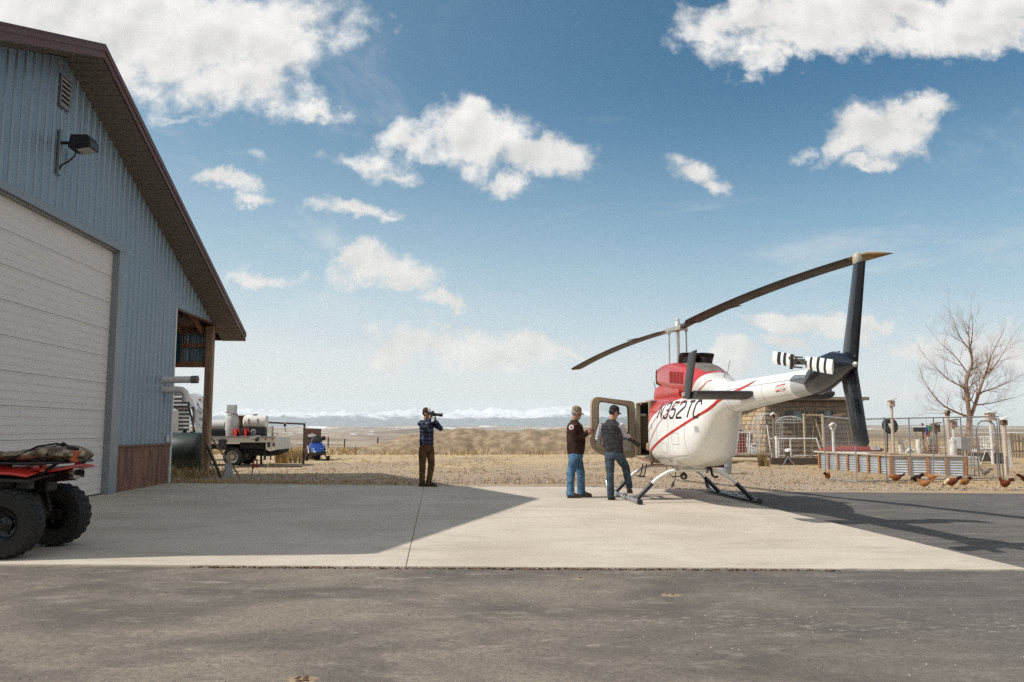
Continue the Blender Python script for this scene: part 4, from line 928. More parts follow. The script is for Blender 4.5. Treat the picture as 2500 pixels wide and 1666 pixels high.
# ================================================================== people
def solid(mb, voxel=.009, it=6, fac=.5):
    """one continuous surface grown over overlapping volumes"""
    o = bpy.data.objects.new('tmp', mb.mesh('tmp', [])); COL.objects.link(o)
    m = o.modifiers.new('r', 'REMESH'); m.mode = 'VOXEL'; m.voxel_size = voxel
    s = o.modifiers.new('s', 'SMOOTH'); s.iterations = it; s.factor = fac
    me = bpy.data.meshes.new_from_object(o.evaluated_get(bpy.context.evaluated_depsgraph_get())); bpy.data.objects.remove(o)
    me.shade_smooth(); return me
def place(name, me, mat, parent=None, M=None):
    me.name = name; me.materials.clear(); me.materials.append(mat); o = link(bpy.data.objects.new(name, me), parent)
    if M is not None: o.matrix_local = M
    return o
FOLD = bpy.data.textures.new('fold', 'CLOUDS'); FOLD.noise_scale = .085; FOLD.noise_depth = 2
def creased(o, k=.022):
    d = o.modifiers.new('creases', 'DISPLACE'); d.texture = FOLD; d.strength = k; d.mid_level = .5; d.texture_coords = 'LOCAL'; return o
def oval(c, f, rx, ry, n=20, tilt=0.):
    """horizontal ring: rx across the shoulders, ry fore and aft, f = facing"""
    f = Vector((f[0], f[1], 0)).normalized(); s = Vector((f.y, -f.x, 0)); c = Vector(c)
    out = []
    for j in range(n):
        a = 2 * math.pi * j / n; p = s * math.cos(a) * rx + f * math.sin(a) * ry
        out.append(c + p + Vector((0, 0, tilt * math.cos(a) * rx)))
    return out
def trunk(mb, rings, f): mb.loft([oval(c, r[2] if len(r) > 2 else f, r[0], r[1]) for c, r in rings])
def hand(mb, w, d, nrm, curl=.5, s=1., spread=.2):
    """palm and five fingers from wrist w along d; nrm is the back-of-hand direction"""
    w = Vector(w); d = Vector(d).normalized(); nrm = Vector(nrm); nrm = (nrm - d * nrm.dot(d)).normalized(); side = d.cross(nrm)
    mb.loft([[w + d * a * s + side * b * s * math.cos(t) + nrm * c * s * math.sin(t) for t in [2 * math.pi * j / 10 for j in range(10)]] for a, b, c in ((-.02, .028, .02), (.02, .032, .017), (.06, .042, .015), (.09, .040, .013))])
    for i, (o, L) in enumerate(((.031, .070), (.011, .080), (-.010, .074), (-.030, .058))):
        p = w + d * .085 * s + side * o * s; pts = [p]; dd = d + side * (o * spread * 4); dd.normalize()
        for k, fr in enumerate((.42, .32, .26)):
            an = curl * (k + .6); v = dd * math.cos(an) - nrm * math.sin(an); pts.append(pts[-1] + v * L * fr * s)
        mb.tube(pts, [.0100 * s, .0098 * s, .009 * s, .0075 * s], 8)
    p = w + d * .025 * s + side * .032 * s
    mb.tube([p, p + (side * .7 + d * .6 - nrm * .3) * .034 * s, p + (side * .75 + d * 1.3 - nrm * .5) * .045 * s], [.013 * s, .011 * s, .008 * s], 8)
def headframe(c, f, pitch=0., roll=0.):
    f = Vector((f[0], f[1], 0)).normalized(); yaw = math.atan2(-f.x, f.y)
    return Matrix.Translation(c) @ Matrix.Rotation(yaw, 4, 'Z') @ Matrix.Rotation(roll, 4, 'Y') @ Matrix.Rotation(pitch, 4, 'X')
def head_geo(mb, H, neck):
    """head in its own frame (x right, y forward, z up; origin mid-skull), about .23 m tall"""
    tmp = MB(); tmp.ball((0, -.008, .025), (.076, .095, .092), 20, 14); tmp.ball((0, .025, -.045), (.060, .068, .072), 16, 12); tmp.ball((0, .055, -.085), (.033, .030, .025), 12, 8)
    tmp.prism([(-.013, -.035), (0, .02), (.013, -.035)], (0, .028, .0), (0, .082, 0), (1, 0, 0), (0, 0, 1)); tmp.ball((0, .103, -.028), (.016, .017, .013), 10, 8)
    for s in (-1, 1): tmp.ball((s * .076, -.005, -.012), (.011, .022, .034), 10, 8); tmp.ball((s * .032, .070, .022), (.030, .018, .010), 10, 6)
    tmp.ball((0, .083, -.058), (.024, .012, .007), 10, 6)
    mb.add([H @ Vector(v) for v in tmp.v], tmp.f); c = H @ Vector((0, -.015, -.06)); mb.tube([Vector(neck), c], [.062, .054], 14)
def face_bits(H, p, lip=(.32, .13, .11)):
    for s in (-1, 1):
        mb = MB(); mb.ball((s * .031, .081, .006), (.011, .007, .007), 8, 6); e = mb.build('eye', pm('eye_dark', (.03, .022, .018), .3), p, smooth=60); e.matrix_local = H
    mb = MB(); mb.ball((0, .088, -.058), (.021, .008, .004), 8, 6); e = mb.build('mouth', pm('lip', lip, .6), p, smooth=60); e.matrix_local = H
def cap_on(H, p, m_crown, m_vis, m_panel=None):
    mb = MB(); rings = []
    for t, r in ((0.0, 1.0), (.025, 1.02), (.055, .98), (.085, .84), (.105, .60), (.115, .30), (.118, .05)):
        rings.append([Vector((.083 * r * math.cos(2 * math.pi * j / 28), -.008 + .102 * r * math.sin(2 * math.pi * j / 28), .035 + t)) for j in range(28)])
    for i in range(len(rings) - 1):
        for j in range(28):
            a = 360 * (j + .5) / 28; mb.mi = 1 if (m_panel and 35 < a < 145 and i < 5) else 0
            mb.quad(rings[i][j], rings[i][(j + 1) % 28], rings[i + 1][(j + 1) % 28], rings[i + 1][j])
    c = weld(mb.build('cap', [m_crown, m_panel] if m_panel else m_crown, p, smooth=60)); c.matrix_local = H
    sd = c.modifiers.new('t', 'SOLIDIFY'); sd.thickness = .004
    mb = MB(); top = []; bot = []
    for k in range(13):
        a = R(25 + 130 * k / 12); r0 = (.083 * math.cos(a), -.008 + .102 * math.sin(a)); ext = .072 * math.sin((a - R(25)) / R(130) * math.pi) ** .45
        top.append((r0, (r0[0] * 1.02, r0[1] + ext)))
    vs = []
    for (a, b) in top: vs += [(a[0], a[1], .040), (b[0], b[1], .022 - abs(b[0]) * .22), (a[0], a[1], .035), (b[0], b[1], .017 - abs(b[0]) * .22)]
    fs = []
    for k in range(12): i = 4 * k; fs += [(i, i + 1, i + 5, i + 4), (i + 2, i + 6, i + 7, i + 3), (i + 1, i + 3, i + 7, i + 5), (i, i + 4, i + 6, i + 2)]
    mb.add(vs, fs); v = mb.build('visor', m_vis, c, smooth=50); return c
def hair_on(H, p, mat):
    mb = MB(); mb.ball((0, -.022, .018), (.081, .092, .085), 20, 12); me = mb.mesh('hair', mat); o = place('hair', me, mat, p, H)
    bm = bmesh.new(); bm.from_mesh(me); bmesh.ops.delete(bm, geom=[v for v in bm.verts if v.co.y > .028 or v.co.z > .06], context='VERTS'); bm.to_mesh(me); bm.free(); me.shade_smooth()
def shoe(p, toe, heel, mat, sole, h=.085):
    toe, heel = Vector(toe), Vector(heel); d = (toe - heel); L = d.length; d.normalize(); up = Vector((0, 0, 1)); up = (up - d * up.dot(d)).normalized(); s = d.cross(up)
    def rg(a, w, hh): c = heel + d * a * L; return [c + s * w * math.cos(t) + up * (hh * max(0, math.sin(t)) if math.sin(t) > 0 else 0.0) for t in [2 * math.pi * j / 16 for j in range(16)]]
    mb = MB(); mb.loft([rg(a, w, hh) for a, w, hh in ((0, .030, h * .9), (.10, .040, h * 1.35), (.30, .042, h * 1.5), (.48, .044, h * 1.1), (.7, .050, h * .78), (.9, .045, h * .60), (1.0, .026, h * .42))]); o = mb.build('shoe', mat, p, smooth=60)
    mb = MB(); mb.loft([[c + up * -.022 for c in rg(a, w, 0)] + [] for a, w in ((-.01, .034), (.1, .045), (.45, .046), (.75, .054), (.93, .047), (1.02, .030))], True); mb2 = MB()
    pl = [heel + d * a * L + s * w for a, w in ((0, .034), (.1, .045), (.45, .046), (.75, .054), (.93, .047), (1.02, .024))]; pr_ = [heel + d * a * L - s * w for a, w in ((1.02, .024), (.93, .047), (.75, .054), (.45, .046), (.1, .045), (0, .034))]
    P = pl + pr_; n = len(P); mb2.add([q + up * .004 for q in P] + [q - up * .022 for q in P], [tuple(range(n)), tuple(range(2 * n - 1, n - 1, -1))] + [(i, (i + 1) % n, n + (i + 1) % n, n + i) for i in range(n)]); mb2.build('sole', sole, o)
def cloth_mat(name, col, col2, scale=9., rough=.9, bump=.35, bscale=26, var=.18): return pm(name, col, rough, var=var, scale=scale, col2=col2, bump=bump, bscale=bscale, spec=.15)
def plaid(name, base, cols, pitch):
    """woven check from stripes along and across the cloth"""
    m = bpy.data.materials.new(name); m.use_nodes = True; nt = m.node_tree; b = nt.nodes['Principled BSDF']; b.inputs['Roughness'].default_value = .92; b.inputs['Specular IOR Level'].default_value = .12
    t = N(nt, 'ShaderNodeTexCoord'); v = t.outputs['Object']; wn = N(nt, 'ShaderNodeTexNoise'); wn.inputs['Scale'].default_value = 7; nt.links.new(v, wn.inputs['Vector'])
    ws_ = N(nt, 'ShaderNodeVectorMath', operation='SCALE'); nt.links.new(wn.outputs[1], ws_.inputs[0]); ws_.inputs[3].default_value = .045
    va = N(nt, 'ShaderNodeVectorMath', operation='ADD'); nt.links.new(v, va.inputs[0]); nt.links.new(ws_.outputs[0], va.inputs[1]); sp = N(nt, 'ShaderNodeSeparateXYZ'); nt.links.new(va.outputs[0], sp.inputs[0])
    h = mth(nt, 'ADD', sp.outputs[0], mth(nt, 'MULTIPLY', sp.outputs[1], .8)); c = base
    for src in (h, sp.outputs[2]):
        for ph, wd, cl, k in cols:
            fr = mth(nt, 'FRACT', mth(nt, 'ADD', mth(nt, 'DIVIDE', src, pitch), ph)); q = mth(nt, 'LESS_THAN', fr, wd); c = mixc(nt, mth(nt, 'MULTIPLY', q, k), c, cl)
    nt.links.new(c, b.inputs['Base Color']); bumpn(nt, b, noi(nt, v, 22, 4, .6), .35, .02); MATS[name] = m; return m
M_SKIN = pm('sunned_skin', (.42, .215, .145), .6, var=.14, scale=14, col2=(.36, .16, .11), spec=.35)
M_JEAN = cloth_mat('blue_jeans', (.055, .115, .19), (.10, .19, .29), 7); M_JEAN2 = cloth_mat('slate_jeans', (.036, .05, .067), (.062, .085, .108), 7)
M_BRJ = cloth_mat('brown_jacket_cloth', (.034, .016, .012), (.05, .024, .018), 8); M_VEST = cloth_mat('charcoal_vest_cloth', (.036, .034, .036), (.052, .05, .052), 8)
M_BRP = cloth_mat('brown_trouser_cloth', (.085, .044, .02), (.12, .066, .032), 8); M_BROWNSHOE = cloth_mat('brown_leather', (.12, .062, .035), (.17, .10, .06), 14, .6); M_DKSHOE = cloth_mat('dark_leather', (.03, .022, .018), (.05, .036, .028), 14, .6)
M_SOLE = pm('shoe_sole', (.05, .045, .04), .8); M_CAMO = pm('camouflage_cloth', (.36, .29, .19), .9, var=.2, scale=34, col2=(.12, .10, .06), mixlo=.46, mixhi=.54, spec=.1)
M_GREYHAIR = pm('grey_hair', (.33, .30, .27), .8, var=.3, scale=40); M_DKHAIR = pm('dark_hair', (.03, .02, .015), .7, var=.3, scale=40)
M_PL1 = plaid('white_grey_plaid', (.56, .55, .55), [(0, .22, (.16, .17, .21), .75), (.5, .12, (.08, .09, .14), .8)], .075)
M_PL2 = plaid('navy_plaid', (.020, .026, .052), [(0, .12, (.16, .18, .24), .5), (.5, .22, (.05, .055, .085), .6), (.3, .12, (.004, .005, .009), .8)], .19)

# ---- man in the brown jacket
def man_jacket(B):
    B = Vector(B); f = Vector((.93, .36, 0)).normalized(); P = lambda x, y, z: Vector((x, y, z))
    H = headframe(P(-.045, -.01, 1.665), (.97, .22), R(-14))
    hips = P(-.07, .0, .90); kn = [P(-.17, -.10, .48), P(.045, .12, .47)]; an = [P(-.185, -.11, .10), P(.05, .13, .10)]; sh = [P(-.13, -.22, 1.43), P(-.03, .21, 1.43)]
    el = [P(-.10, -.26, 1.16), P(.05, .20, 1.17)]; wr = [P(.16, -.16, 1.27), P(.20, .08, 1.30)]
    mb = MB(); head_geo(mb, H, P(-.085, 0, 1.42)); trunk(mb, [(P(-.07, 0, .86), (.15, .11)), (P(-.06, 0, 1.1), (.15, .12)), (P(-.08, 0, 1.38), (.16, .10)), (P(-.085, 0, 1.46), (.09, .07))], f)
    for i in (0, 1):
        mb.tube([hips + P(0, (-.09, .09)[i], 0), kn[i], an[i], an[i] - P(0, 0, .05)], [.085, .055, .042, .04], 12); mb.tube([sh[i], el[i], wr[i]], [.055, .045, .03], 12)
    hand(mb, wr[0], (.75, .3, .38), (.1, -1, .2), .75); hand(mb, wr[1], (.85, -.2, .2), (.1, 1, .3), .6)
    o = place('person', solid(mb, .0085, 4), M_SKIN); o.location = B
    tag(o, 'man in a brown jacket and blue jeans holding the helicopter door', 'person')
    face_bits(H, o); hair_on(H, o, M_GREYHAIR)
    mb = MB(); mb.ball((0, .050, -.072), (.057, .058, .048), 16, 10); place('beard', solid(mb, .008, 3), M_GREYHAIR, o, H)
    cap_on(H, o, M_CAMO, M_CAMO)
    mb = MB(); trunk(mb, [(P(-.065, 0, .86), (.195, .165)), (P(-.06, 0, .95), (.20, .175)), (P(-.055, 0, 1.12), (.205, .185)), (P(-.07, 0, 1.30), (.225, .165)), (P(-.08, 0, 1.42), (.205, .135)), (P(-.085, 0, 1.49), (.12, .09)), (P(-.075, 0, 1.535), (.075, .075))], f)
    for i in (0, 1): mb.tube([sh[i] - P(0, 0, .01), sh[i].lerp(el[i], .5), el[i], el[i].lerp(wr[i], .5), wr[i]], [.085, .078, .070, .062, .048], 14)
    j = creased(place('jacket', solid(mb, .010, 7), M_BRJ, o))
    mb = MB(); mb.lathe([(.001, .012), (.047, .01), (.050, 0)], 18, (-.168, -.292, 1.385), (-.25, -.95, .12)); pt = mb.build('sleeve_patch', pm('patch_white', (.74, .70, .70), .8), j)
    mb = MB(); mb.lathe([(.001, .015), (.024, .013), (.026, .010)], 12, (-.170, -.297, 1.388), (-.25, -.95, .12)); mb.build('patch_centre', pm('patch_red', (.4, .10, .12), .8), pt)
    mb = MB(); trunk(mb, [(P(-.07, 0, .92), (.175, .145)), (P(-.07, 0, .80), (.18, .145)), (P(-.07, 0, .74), (.16, .12))], f)
    for i in (0, 1): mb.tube([hips + P(0, (-.085, .085)[i], -.05), hips.lerp(kn[i], .5) + P(0, (-.05, .05)[i], 0), kn[i], kn[i].lerp(an[i], .55), an[i] + P(0, 0, -.055)], [.108, .102, .086, .080, .084], 14)
    creased(place('jeans', solid(mb, .010, 5), M_JEAN, o))
    shoe(o, (.02, -.10, .022), (-.245, -.13, .022), M_BROWNSHOE, M_SOLE); shoe(o, (.26, .16, .022), (.0, .12, .022), M_BROWNSHOE, M_SOLE)
    return o
# ---- man in the vest, one foot up on the skid
def man_vest(B):
    B = Vector(B); f = Vector((.50, .87, 0)).normalized(); P = lambda x, y, z: Vector((x, y, z)); H = headframe(P(.09, .07, 1.665), (.95, .40), R(-16))
    hips = P(.075, .02, .93); hj = [P(-.01, .06, .88), P(.14, -.03, .88)]; kn = [P(-.005, .03, .49), P(.315, .19, .62)]; an = [P(0, .0, .10), P(.37, .12, .27)]
    sh = [P(-.13, .15, 1.42), P(.185, -.06, 1.44)]; el = [P(-.215, .20, 1.17), P(.275, .0, 1.22)]; wr = [P(-.17, .33, 1.08), P(.40, .20, 1.21)]
    mb = MB(); head_geo(mb, H, P(.04, .02, 1.43)); trunk(mb, [(P(.07, .02, .9), (.15, .10)), (P(.05, .02, 1.15), (.15, .10)), (P(.03, .03, 1.38), (.17, .10)), (P(.035, .03, 1.47), (.09, .07))], f)
    for i in (0, 1): mb.tube([hj[i], kn[i], an[i], an[i] - P(0, 0, .04)], [.085, .055, .042, .04], 12); mb.tube([sh[i], el[i], wr[i]], [.052, .042, .03], 12)
    hand(mb, wr[0], (.35, .5, -.6), (-.8, 0, -.4), .6); hand(mb, wr[1], (.80, .35, -.2), (.1, -.5, .85), .8)
    o = place('person', solid(mb, .0085, 4), M_SKIN); o.location = B; tag(o, 'man in a charcoal vest and plaid shirt stepping up on the skid', 'person')
    face_bits(H, o); hair_on(H, o, M_DKHAIR); cap_on(H, o, pm('dark_cap', (.026, .022, .024), .9, var=.2, scale=20), MATS['dark_cap'])
    mb = MB()
    for z, rx, ry, cx, cy in ((.90, .185, .125, .075, .02), (1.42, .205, .12, .03, .03)): pass
    trunk(mb, [(P(.08, .02, .90), (.185, .135)), (P(.07, .02, .97), (.19, .14)), (P(.05, .02, 1.15), (.20, .145)), (P(.03, .03, 1.32), (.215, .14)), (P(.025, .03, 1.42), (.20, .125)), (P(.03, .03, 1.49), (.115, .09)), (P(.04, .03, 1.54), (.078, .078))], f)
    vest = creased(place('vest', solid(mb, .010, 6), M_VEST, o))
    for k in range(6):   # quilting seams
        z = .98 + .075 * k; cx = .075 - .05 * k / 5; rr_ = (.192 + .004 * k, .143); ring = oval((cx, .022, z), f, rr_[0] - .007, rr_[1] - .006, 36); mb = MB(); mb.tube(ring + ring[:1], .005, 5, False); mb.build('quilt_seam', M_VEST, vest, smooth=60)
    mb = MB()
    for i in (0, 1): mb.tube([sh[i], sh[i].lerp(el[i], .5), el[i], el[i].lerp(wr[i], .6), wr[i]], [.076, .070, .062, .052, .042], 14)
    creased(place('shirt_sleeves', solid(mb, .010, 4), M_PL1, o))
    mb = MB(); pts = [P(-.155, .06, 1.47), P(-.07, -.105, 1.33), P(.08, -.135, 1.19), P(.23, -.09, 1.15), P(.30, .0, 1.17), P(.36, .12, 1.17)]; mb.tube(smoothline(pts, 5), .016, 6, flat=.4); mb.build('camera_strap', M_BLACK, o, smooth=60)
    mb = MB(); mb.box(Vector((.036, -.087, 1.435)), (.055, .006, .022), Matrix.Rotation(R(-30), 3, 'Z')); mb.build('vest_badge', pm('badge_white', (.7, .7, .7), .8), vest)
    mb = MB(); trunk(mb, [(P(.075, .02, .95), (.17, .125)), (P(.075, .02, .86), (.185, .14)), (P(.07, .02, .78), (.165, .12))], f)
    mb.tube([hj[0], hj[0].lerp(kn[0], .5), kn[0], kn[0].lerp(an[0], .5), an[0] + P(0, 0, -.055)], [.10, .092, .073, .070, .066], 14)
    mb.tube([hj[1], hj[1].lerp(kn[1], .5), kn[1], kn[1].lerp(an[1], .5), an[1] + P(.01, 0, -.06)], [.108, .098, .078, .072, .066], 14); creased(place('jeans', solid(mb, .010, 5), M_JEAN2, o))
    shoe(o, (.075, .22, .022), (-.03, -.03, .022), M_DKSHOE, M_SOLE); shoe(o, (.42, .31, .125), (.355, .055, .19), M_BROWNSHOE, M_SOLE); return o
# ---- photographer
def man_photo(B):
    B = Vector(B); f = Vector((.80, -.6, 0)).normalized(); P = lambda x, y, z: Vector((x, y, z)); H = headframe(P(-.01, -.03, 1.715), (.95, -.32), R(-4), R(0))
    hj = [P(-.085, -.06, .92), P(.06, .06, .92)]; kn = [P(-.10, -.04, .51), P(.11, .02, .51)]; an = [P(-.11, .02, .10), P(.05, -.03, .10)]
    sh = [P(-.155, -.13, 1.50), P(.13, .13, 1.50)]; el = [P(.02, -.30, 1.36), P(.32, .03, 1.36)]; wr = [P(.07, -.13, 1.60), P(.19, -.03, 1.545)]
    mb = MB(); head_geo(mb, H, P(-.02, 0, 1.48)); trunk(mb, [(P(-.01, 0, .95), (.14, .10)), (P(-.01, 0, 1.2), (.14, .10)), (P(-.015, 0, 1.44), (.16, .09)), (P(-.02, 0, 1.52), (.08, .07))], f)
    for i in (0, 1): mb.tube([hj[i], kn[i], an[i], an[i] - P(0, 0, .05)], [.085, .055, .042, .04], 12); mb.tube([sh[i], el[i], wr[i]], [.052, .042, .03], 12)
    hand(mb, wr[0], (.35, .25, .9), (.1, -1, .1), .7); hand(mb, wr[1], (.1, -.1, 1), (.6, .3, -.1), .7)
    o = place('person', solid(mb, .0085, 4), M_SKIN); o.location = B; tag(o, 'man in navy plaid shirt and brown trousers aiming a camera', 'person')
    face_bits(H, o); hair_on(H, o, M_DKHAIR); cap_on(H, o, pm('brown_mesh_cap', (.055, .022, .017), .9), pm('cap_visor_dark', (.03, .02, .018), .9), pm('white_cap_front', (.78, .76, .76), .85))
    mb = MB(); trunk(mb, [(P(-.01, 0, .98), (.20, .15)), (P(-.01, 0, 1.08), (.195, .145)), (P(-.01, 0, 1.25), (.195, .14)), (P(-.015, 0, 1.42), (.21, .125)), (P(-.015, 0, 1.51), (.18, .10)), (P(-.02, 0, 1.56), (.085, .08))], f)
    for i in (0, 1): mb.tube([sh[i], sh[i].lerp(el[i], .5), el[i], el[i].lerp(wr[i], .55), wr[i]], [.078, .074, .068, .058, .045], 14)
    creased(place('plaid_shirt', solid(mb, .010, 6), M_PL2, o))
    mb = MB(); trunk(mb, [(P(-.01, 0, 1.02), (.175, .13)), (P(-.01, 0, .90), (.19, .14)), (P(-.01, 0, .82), (.17, .12))], f)
    for i in (0, 1): mb.tube([hj[i], hj[i].lerp(kn[i], .5), kn[i], kn[i].lerp(an[i], .5), an[i] + P(0, 0, -.055)], [.104, .096, .082, .074, .066], 14)
    creased(place('trousers', solid(mb, .010, 5), M_BRP, o))
    shoe(o, (-.02, -.06, .022), (-.17, .08, .022), M_DKSHOE, M_SOLE); shoe(o, (.25, -.10, .022), (-.0, .0, .022), M_DKSHOE, M_SOLE); return o
p1 = man_jacket((1.335, 16.60, .03)); p2 = man_vest((1.89, 16.0, .03)); p3 = man_photo((-2.02, 19.75, .03))
def camera_obj(name, label, loc, d, hood):
    d = Vector(d).normalized(); c = thing(name, label, 'camera', loc); up = Vector((0, 0, 1)); s = d.cross(up).normalized(); u = s.cross(d); Q = Matrix((s, d, u)).transposed()
    mb = MB(); mb.box((0, 0, 0), (.14, .07, .095), Q); mb.box(Q @ Vector((0, 0, .06)), (.06, .06, .04), Q); mb.build('camera_body', M_BLACK, c, bevel=.008)
    mb = MB(); mb.lathe([(.036, .03), (.036, .09), (.033, .10), (.037, .17), (.040, .18), (.043, .18 + hood), (.040, .18 + hood), (.036, .2)], 18, (0, 0, 0), d); mb.build('lens', M_BLACK, c, smooth=35); return c
camera_obj('photo_camera', 'black camera with long lens held up by the photographer', Vector((-2.02, 19.75, .03)) + Vector((.135, -.10, 1.70)), (.97, -.12, -.08), .06)
camera_obj('photo_camera', 'black long lens camera held low by the man in the vest', Vector((1.89, 16.0, .03)) + Vector((.415, .25, 1.16)), (.75, -.1, -.55), .05)
# ================================================================== quad bike in the hangar's shade
M_TYRE = pm('atv_tyre', (.016, .015, .0145), .75, var=.25, scale=10, bump=.25, bscale=70)
M_RIM = pm('black_steel_rim', (.03, .03, .031), .28, .6, var=.3, scale=6)
M_ARED = pm('atv_red_plastic', (.48, .03, .022), .3, var=.1, scale=3, coat=.25)
M_APL = pm('atv_black_plastic', (.013, .011, .0105), .55, var=.25, scale=6)
M_AMET = pm('atv_dark_metal', (.035, .03, .028), .45, .5, var=.3, scale=12); M_CHR = pm('dull_chrome', (.45, .44, .42), .25, .9, var=.15, scale=10)
atv = thing('quad_bike', 'red and black quad bike with knobbly tyres parked by the hangar door', 'quad bike', (-5.32, 9.33, .03))
def tyre_mesh(r=.355, w=.27, rim=.165):
    mb = MB(); pr_ = [(rim, -w * .34), (rim + .02, -w * .44), (r * .74, -w * .5), (r * .92, -w * .47), (r * .975, -w * .36), (r * .985, 0), (r * .975, w * .36), (r * .92, w * .47), (r * .74, w * .5), (rim + .02, w * .44), (rim, w * .34)]
    mb.lathe([(a, b) for a, b in pr_] + [pr_[0]], 48, (0, 0, 0), (0, 1, 0), cap=False)
    for k in range(22):
        a = 2 * math.pi * k / 22
        for s in (-1, 1):
            aa = a + (math.pi / 22 if s > 0 else 0); Q = Matrix.Rotation(-aa, 3, 'Y')
            mb.box(Q @ Vector((r * .960, s * w * .16, 0)), (.030, w * .34, .034), Q @ Matrix.Rotation(s * .35, 3, 'X')); mb.box(Q @ Vector((r * .905, s * w * .40, 0)), (.055, w * .16, .036), Q @ Matrix.Rotation(s * .5, 3, 'Z'))
    return mb.mesh('tyre', M_TYRE, 35)
def rim_mesh(w=.27, rim=.165):
    mb = MB(); mb.lathe([(rim + .012, -w * .40), (rim, -w * .36), (rim - .02, -w * .30), (rim - .03, -w * .1), (.085, -w * .06), (.075, -w * .16), (.055, -w * .20), (.001, -w * .20)], 32, (0, 0, 0), (0, 1, 0), cap=False)
    for k in range(4): a = R(45 + 90 * k); mb.cyl((.10 * math.cos(a), -w * .02, .10 * math.sin(a)), (.10 * math.cos(a), -w * .14, .10 * math.sin(a)), .014, n=8)
    for k in range(4): a = R(90 * k); mb.cyl((.045 * math.cos(a), -w * .18, .045 * math.sin(a)), (.045 * math.cos(a), -w * .25, .045 * math.sin(a)), .011, n=6)
    return mb.mesh('rim', M_RIM, 35)
TYM, RIM_ = tyre_mesh(), rim_mesh()
for x in (0, -1.28):
    for y, sg in ((-.48, 1), (.48, -1)):
        w = bpy.data.objects.new('wheel', None); link(w, atv); w.location = (x, y, .36); w.rotation_euler = (0, R(rnd.uniform(0, 90)), 0 if sg > 0 else math.pi)
        inst('tyre', TYM, w); inst('rim', RIM_, w)
def sheet_loft(name, prof, y0, y1, mat, crown=.03, th=.02, parent=atv, n=8, bevel=.01):
    """moulded panel: profile in x,z swept across y with a crown"""
    mb = MB(); rings = []
    for i in range(n + 1):
        t = i / n; y = y0 + (y1 - y0) * t; k = crown * (1 - (2 * t - 1) ** 2) - crown
        top = [Vector((x, y, z + k)) for x, z in prof]; rings.append(top + [Vector((p.x, p.y, p.z - th)) for p in reversed(top)])
    mb.loft(rings); return mb.build(name, mat, parent, smooth=40, bevel=bevel, seg=3)
sheet_loft('rear_fender', [(-1.05, .62), (-.86, .85), (-.62, .955), (-.30, .96), (.05, .945), (.22, .92)], -.56, .56, M_ARED, .05, .03, bevel=.014)
sheet_loft('fender_edge', [(-1.06, .56), (-.88, .78), (-.64, .88), (-.30, .885), (.06, .875), (.25, .865)], -.575, .575, M_APL, .05, .035, bevel=.014)
sheet_loft('front_fender', [(-2.0, .78), (-1.75, .93), (-1.4, .98), (-1.0, .84), (-.86, .66)], -.56, .56, M_ARED, .05, .05)
mb = MB(); mb.loft([oval((x, 0, z), (0, 1), a, b, 16) for x, z, a, b in ((-.75, .98, .48, .17), (-.75, 1.05, .46, .17), (-.75, 1.10, .36, .13))]); mb.build('seat', M_APL, atv, smooth=50)
mb = MB(); mb.loft([oval((-1.25, 0, z), (0, 1), a, b, 16) for z, a, b in ((.9, .30, .2), (1.02, .26, .17), (1.08, .15, .12))]); mb.build('fuel_tank', M_ARED, atv, smooth=50)
mb = MB(); mb.box((-.72, 0, .66), (1.2, .42, .40)); mb.box((-.40, -.26, .74), (.55, .12, .24)); mb.box((-.14, -.30, .80), (.20, .14, .18)); mb.box((-.02, .16, .74), (.26, .22, .20)); mb.build('engine_cover', M_APL, atv, bevel=.03)
mb = MB(); mb.box((.04, -.27, .79), (.15, .10, .18)); mb.build('storage_box', pm('grey_plastic', (.035, .035, .036), .5, var=.2), atv, bevel=.015)
mb = MB(); mb.bar((0, -.42, .36), (0, .42, .36), .06, .06); mb.bar((-.10, -.20, .62), (0, -.28, .37), .05, .05); mb.bar((-.10, .20, .62), (0, .28, .37), .05, .05); mb.ball((.02, 0, .37), (.11, .09, .10)); mb.bar((-.5, -.22, .42), (0, -.30, .34), .04, .04); mb.bar((-.5, .22, .42), (0, .30, .34), .04, .04); mb.build('rear_axle', M_AMET, atv, bevel=.01)
mb = MB(); mb.bar((-1.28, -.42, .36), (-1.28, .42, .36), .06, .06); mb.box((-1.2, 0, .5), (.5, .3, .3)); mb.build('front_axle', M_AMET, atv, bevel=.01)
for y in (-.24, .24):
    mb = MB(); mb.tube([(.05, y, .42), (-.03, y * .85, .78)], .022, 10); mb.build('shock_absorber', M_AMET, atv, smooth=50)
    mb = MB(); pts = [];
    for k in range(60): a = k * .9; pts.append(Vector((.05 - .08 * k / 60, y - .036 * (k / 60) * (1 if y > 0 else -1), .44 + .32 * k / 60)) + Vector((math.cos(a), math.sin(a), 0)) * .038)
    mb.tube(pts, .007, 5); mb.build('coil_spring', M_AMET, atv, smooth=60)
mf = bpy.data.objects.new('muffler', None); link(mf, atv)
mb = MB(); mb.tube([(-.25, .14, .80), (.02, .12, .83), (.36, .10, .86)], [.06, .085, .085], 20); mb.build('muffler_can', pm('hot_muffler', (.055, .025, .02), .45, .5, var=.3), mf, smooth=45)
mb = MB(); mb.lathe([(.086, 0), (.090, .02), (.086, .05), (.055, .055), (.05, .05)], 24, (.355, .10, .86), (1, -.05, .07)); mb.build('end_cap', M_CHR, mf, smooth=40)
mb = MB(); mb.lathe([(.030, .0), (.036, .05), (.036, .075), (.027, .075), (.026, .02)], 16, (.40, .095, .863), (1, -.05, .0)); mb.build('tail_pipe', M_AMET, mf, smooth=40)
rk = bpy.data.objects.new('rear_rack', None); link(rk, atv)
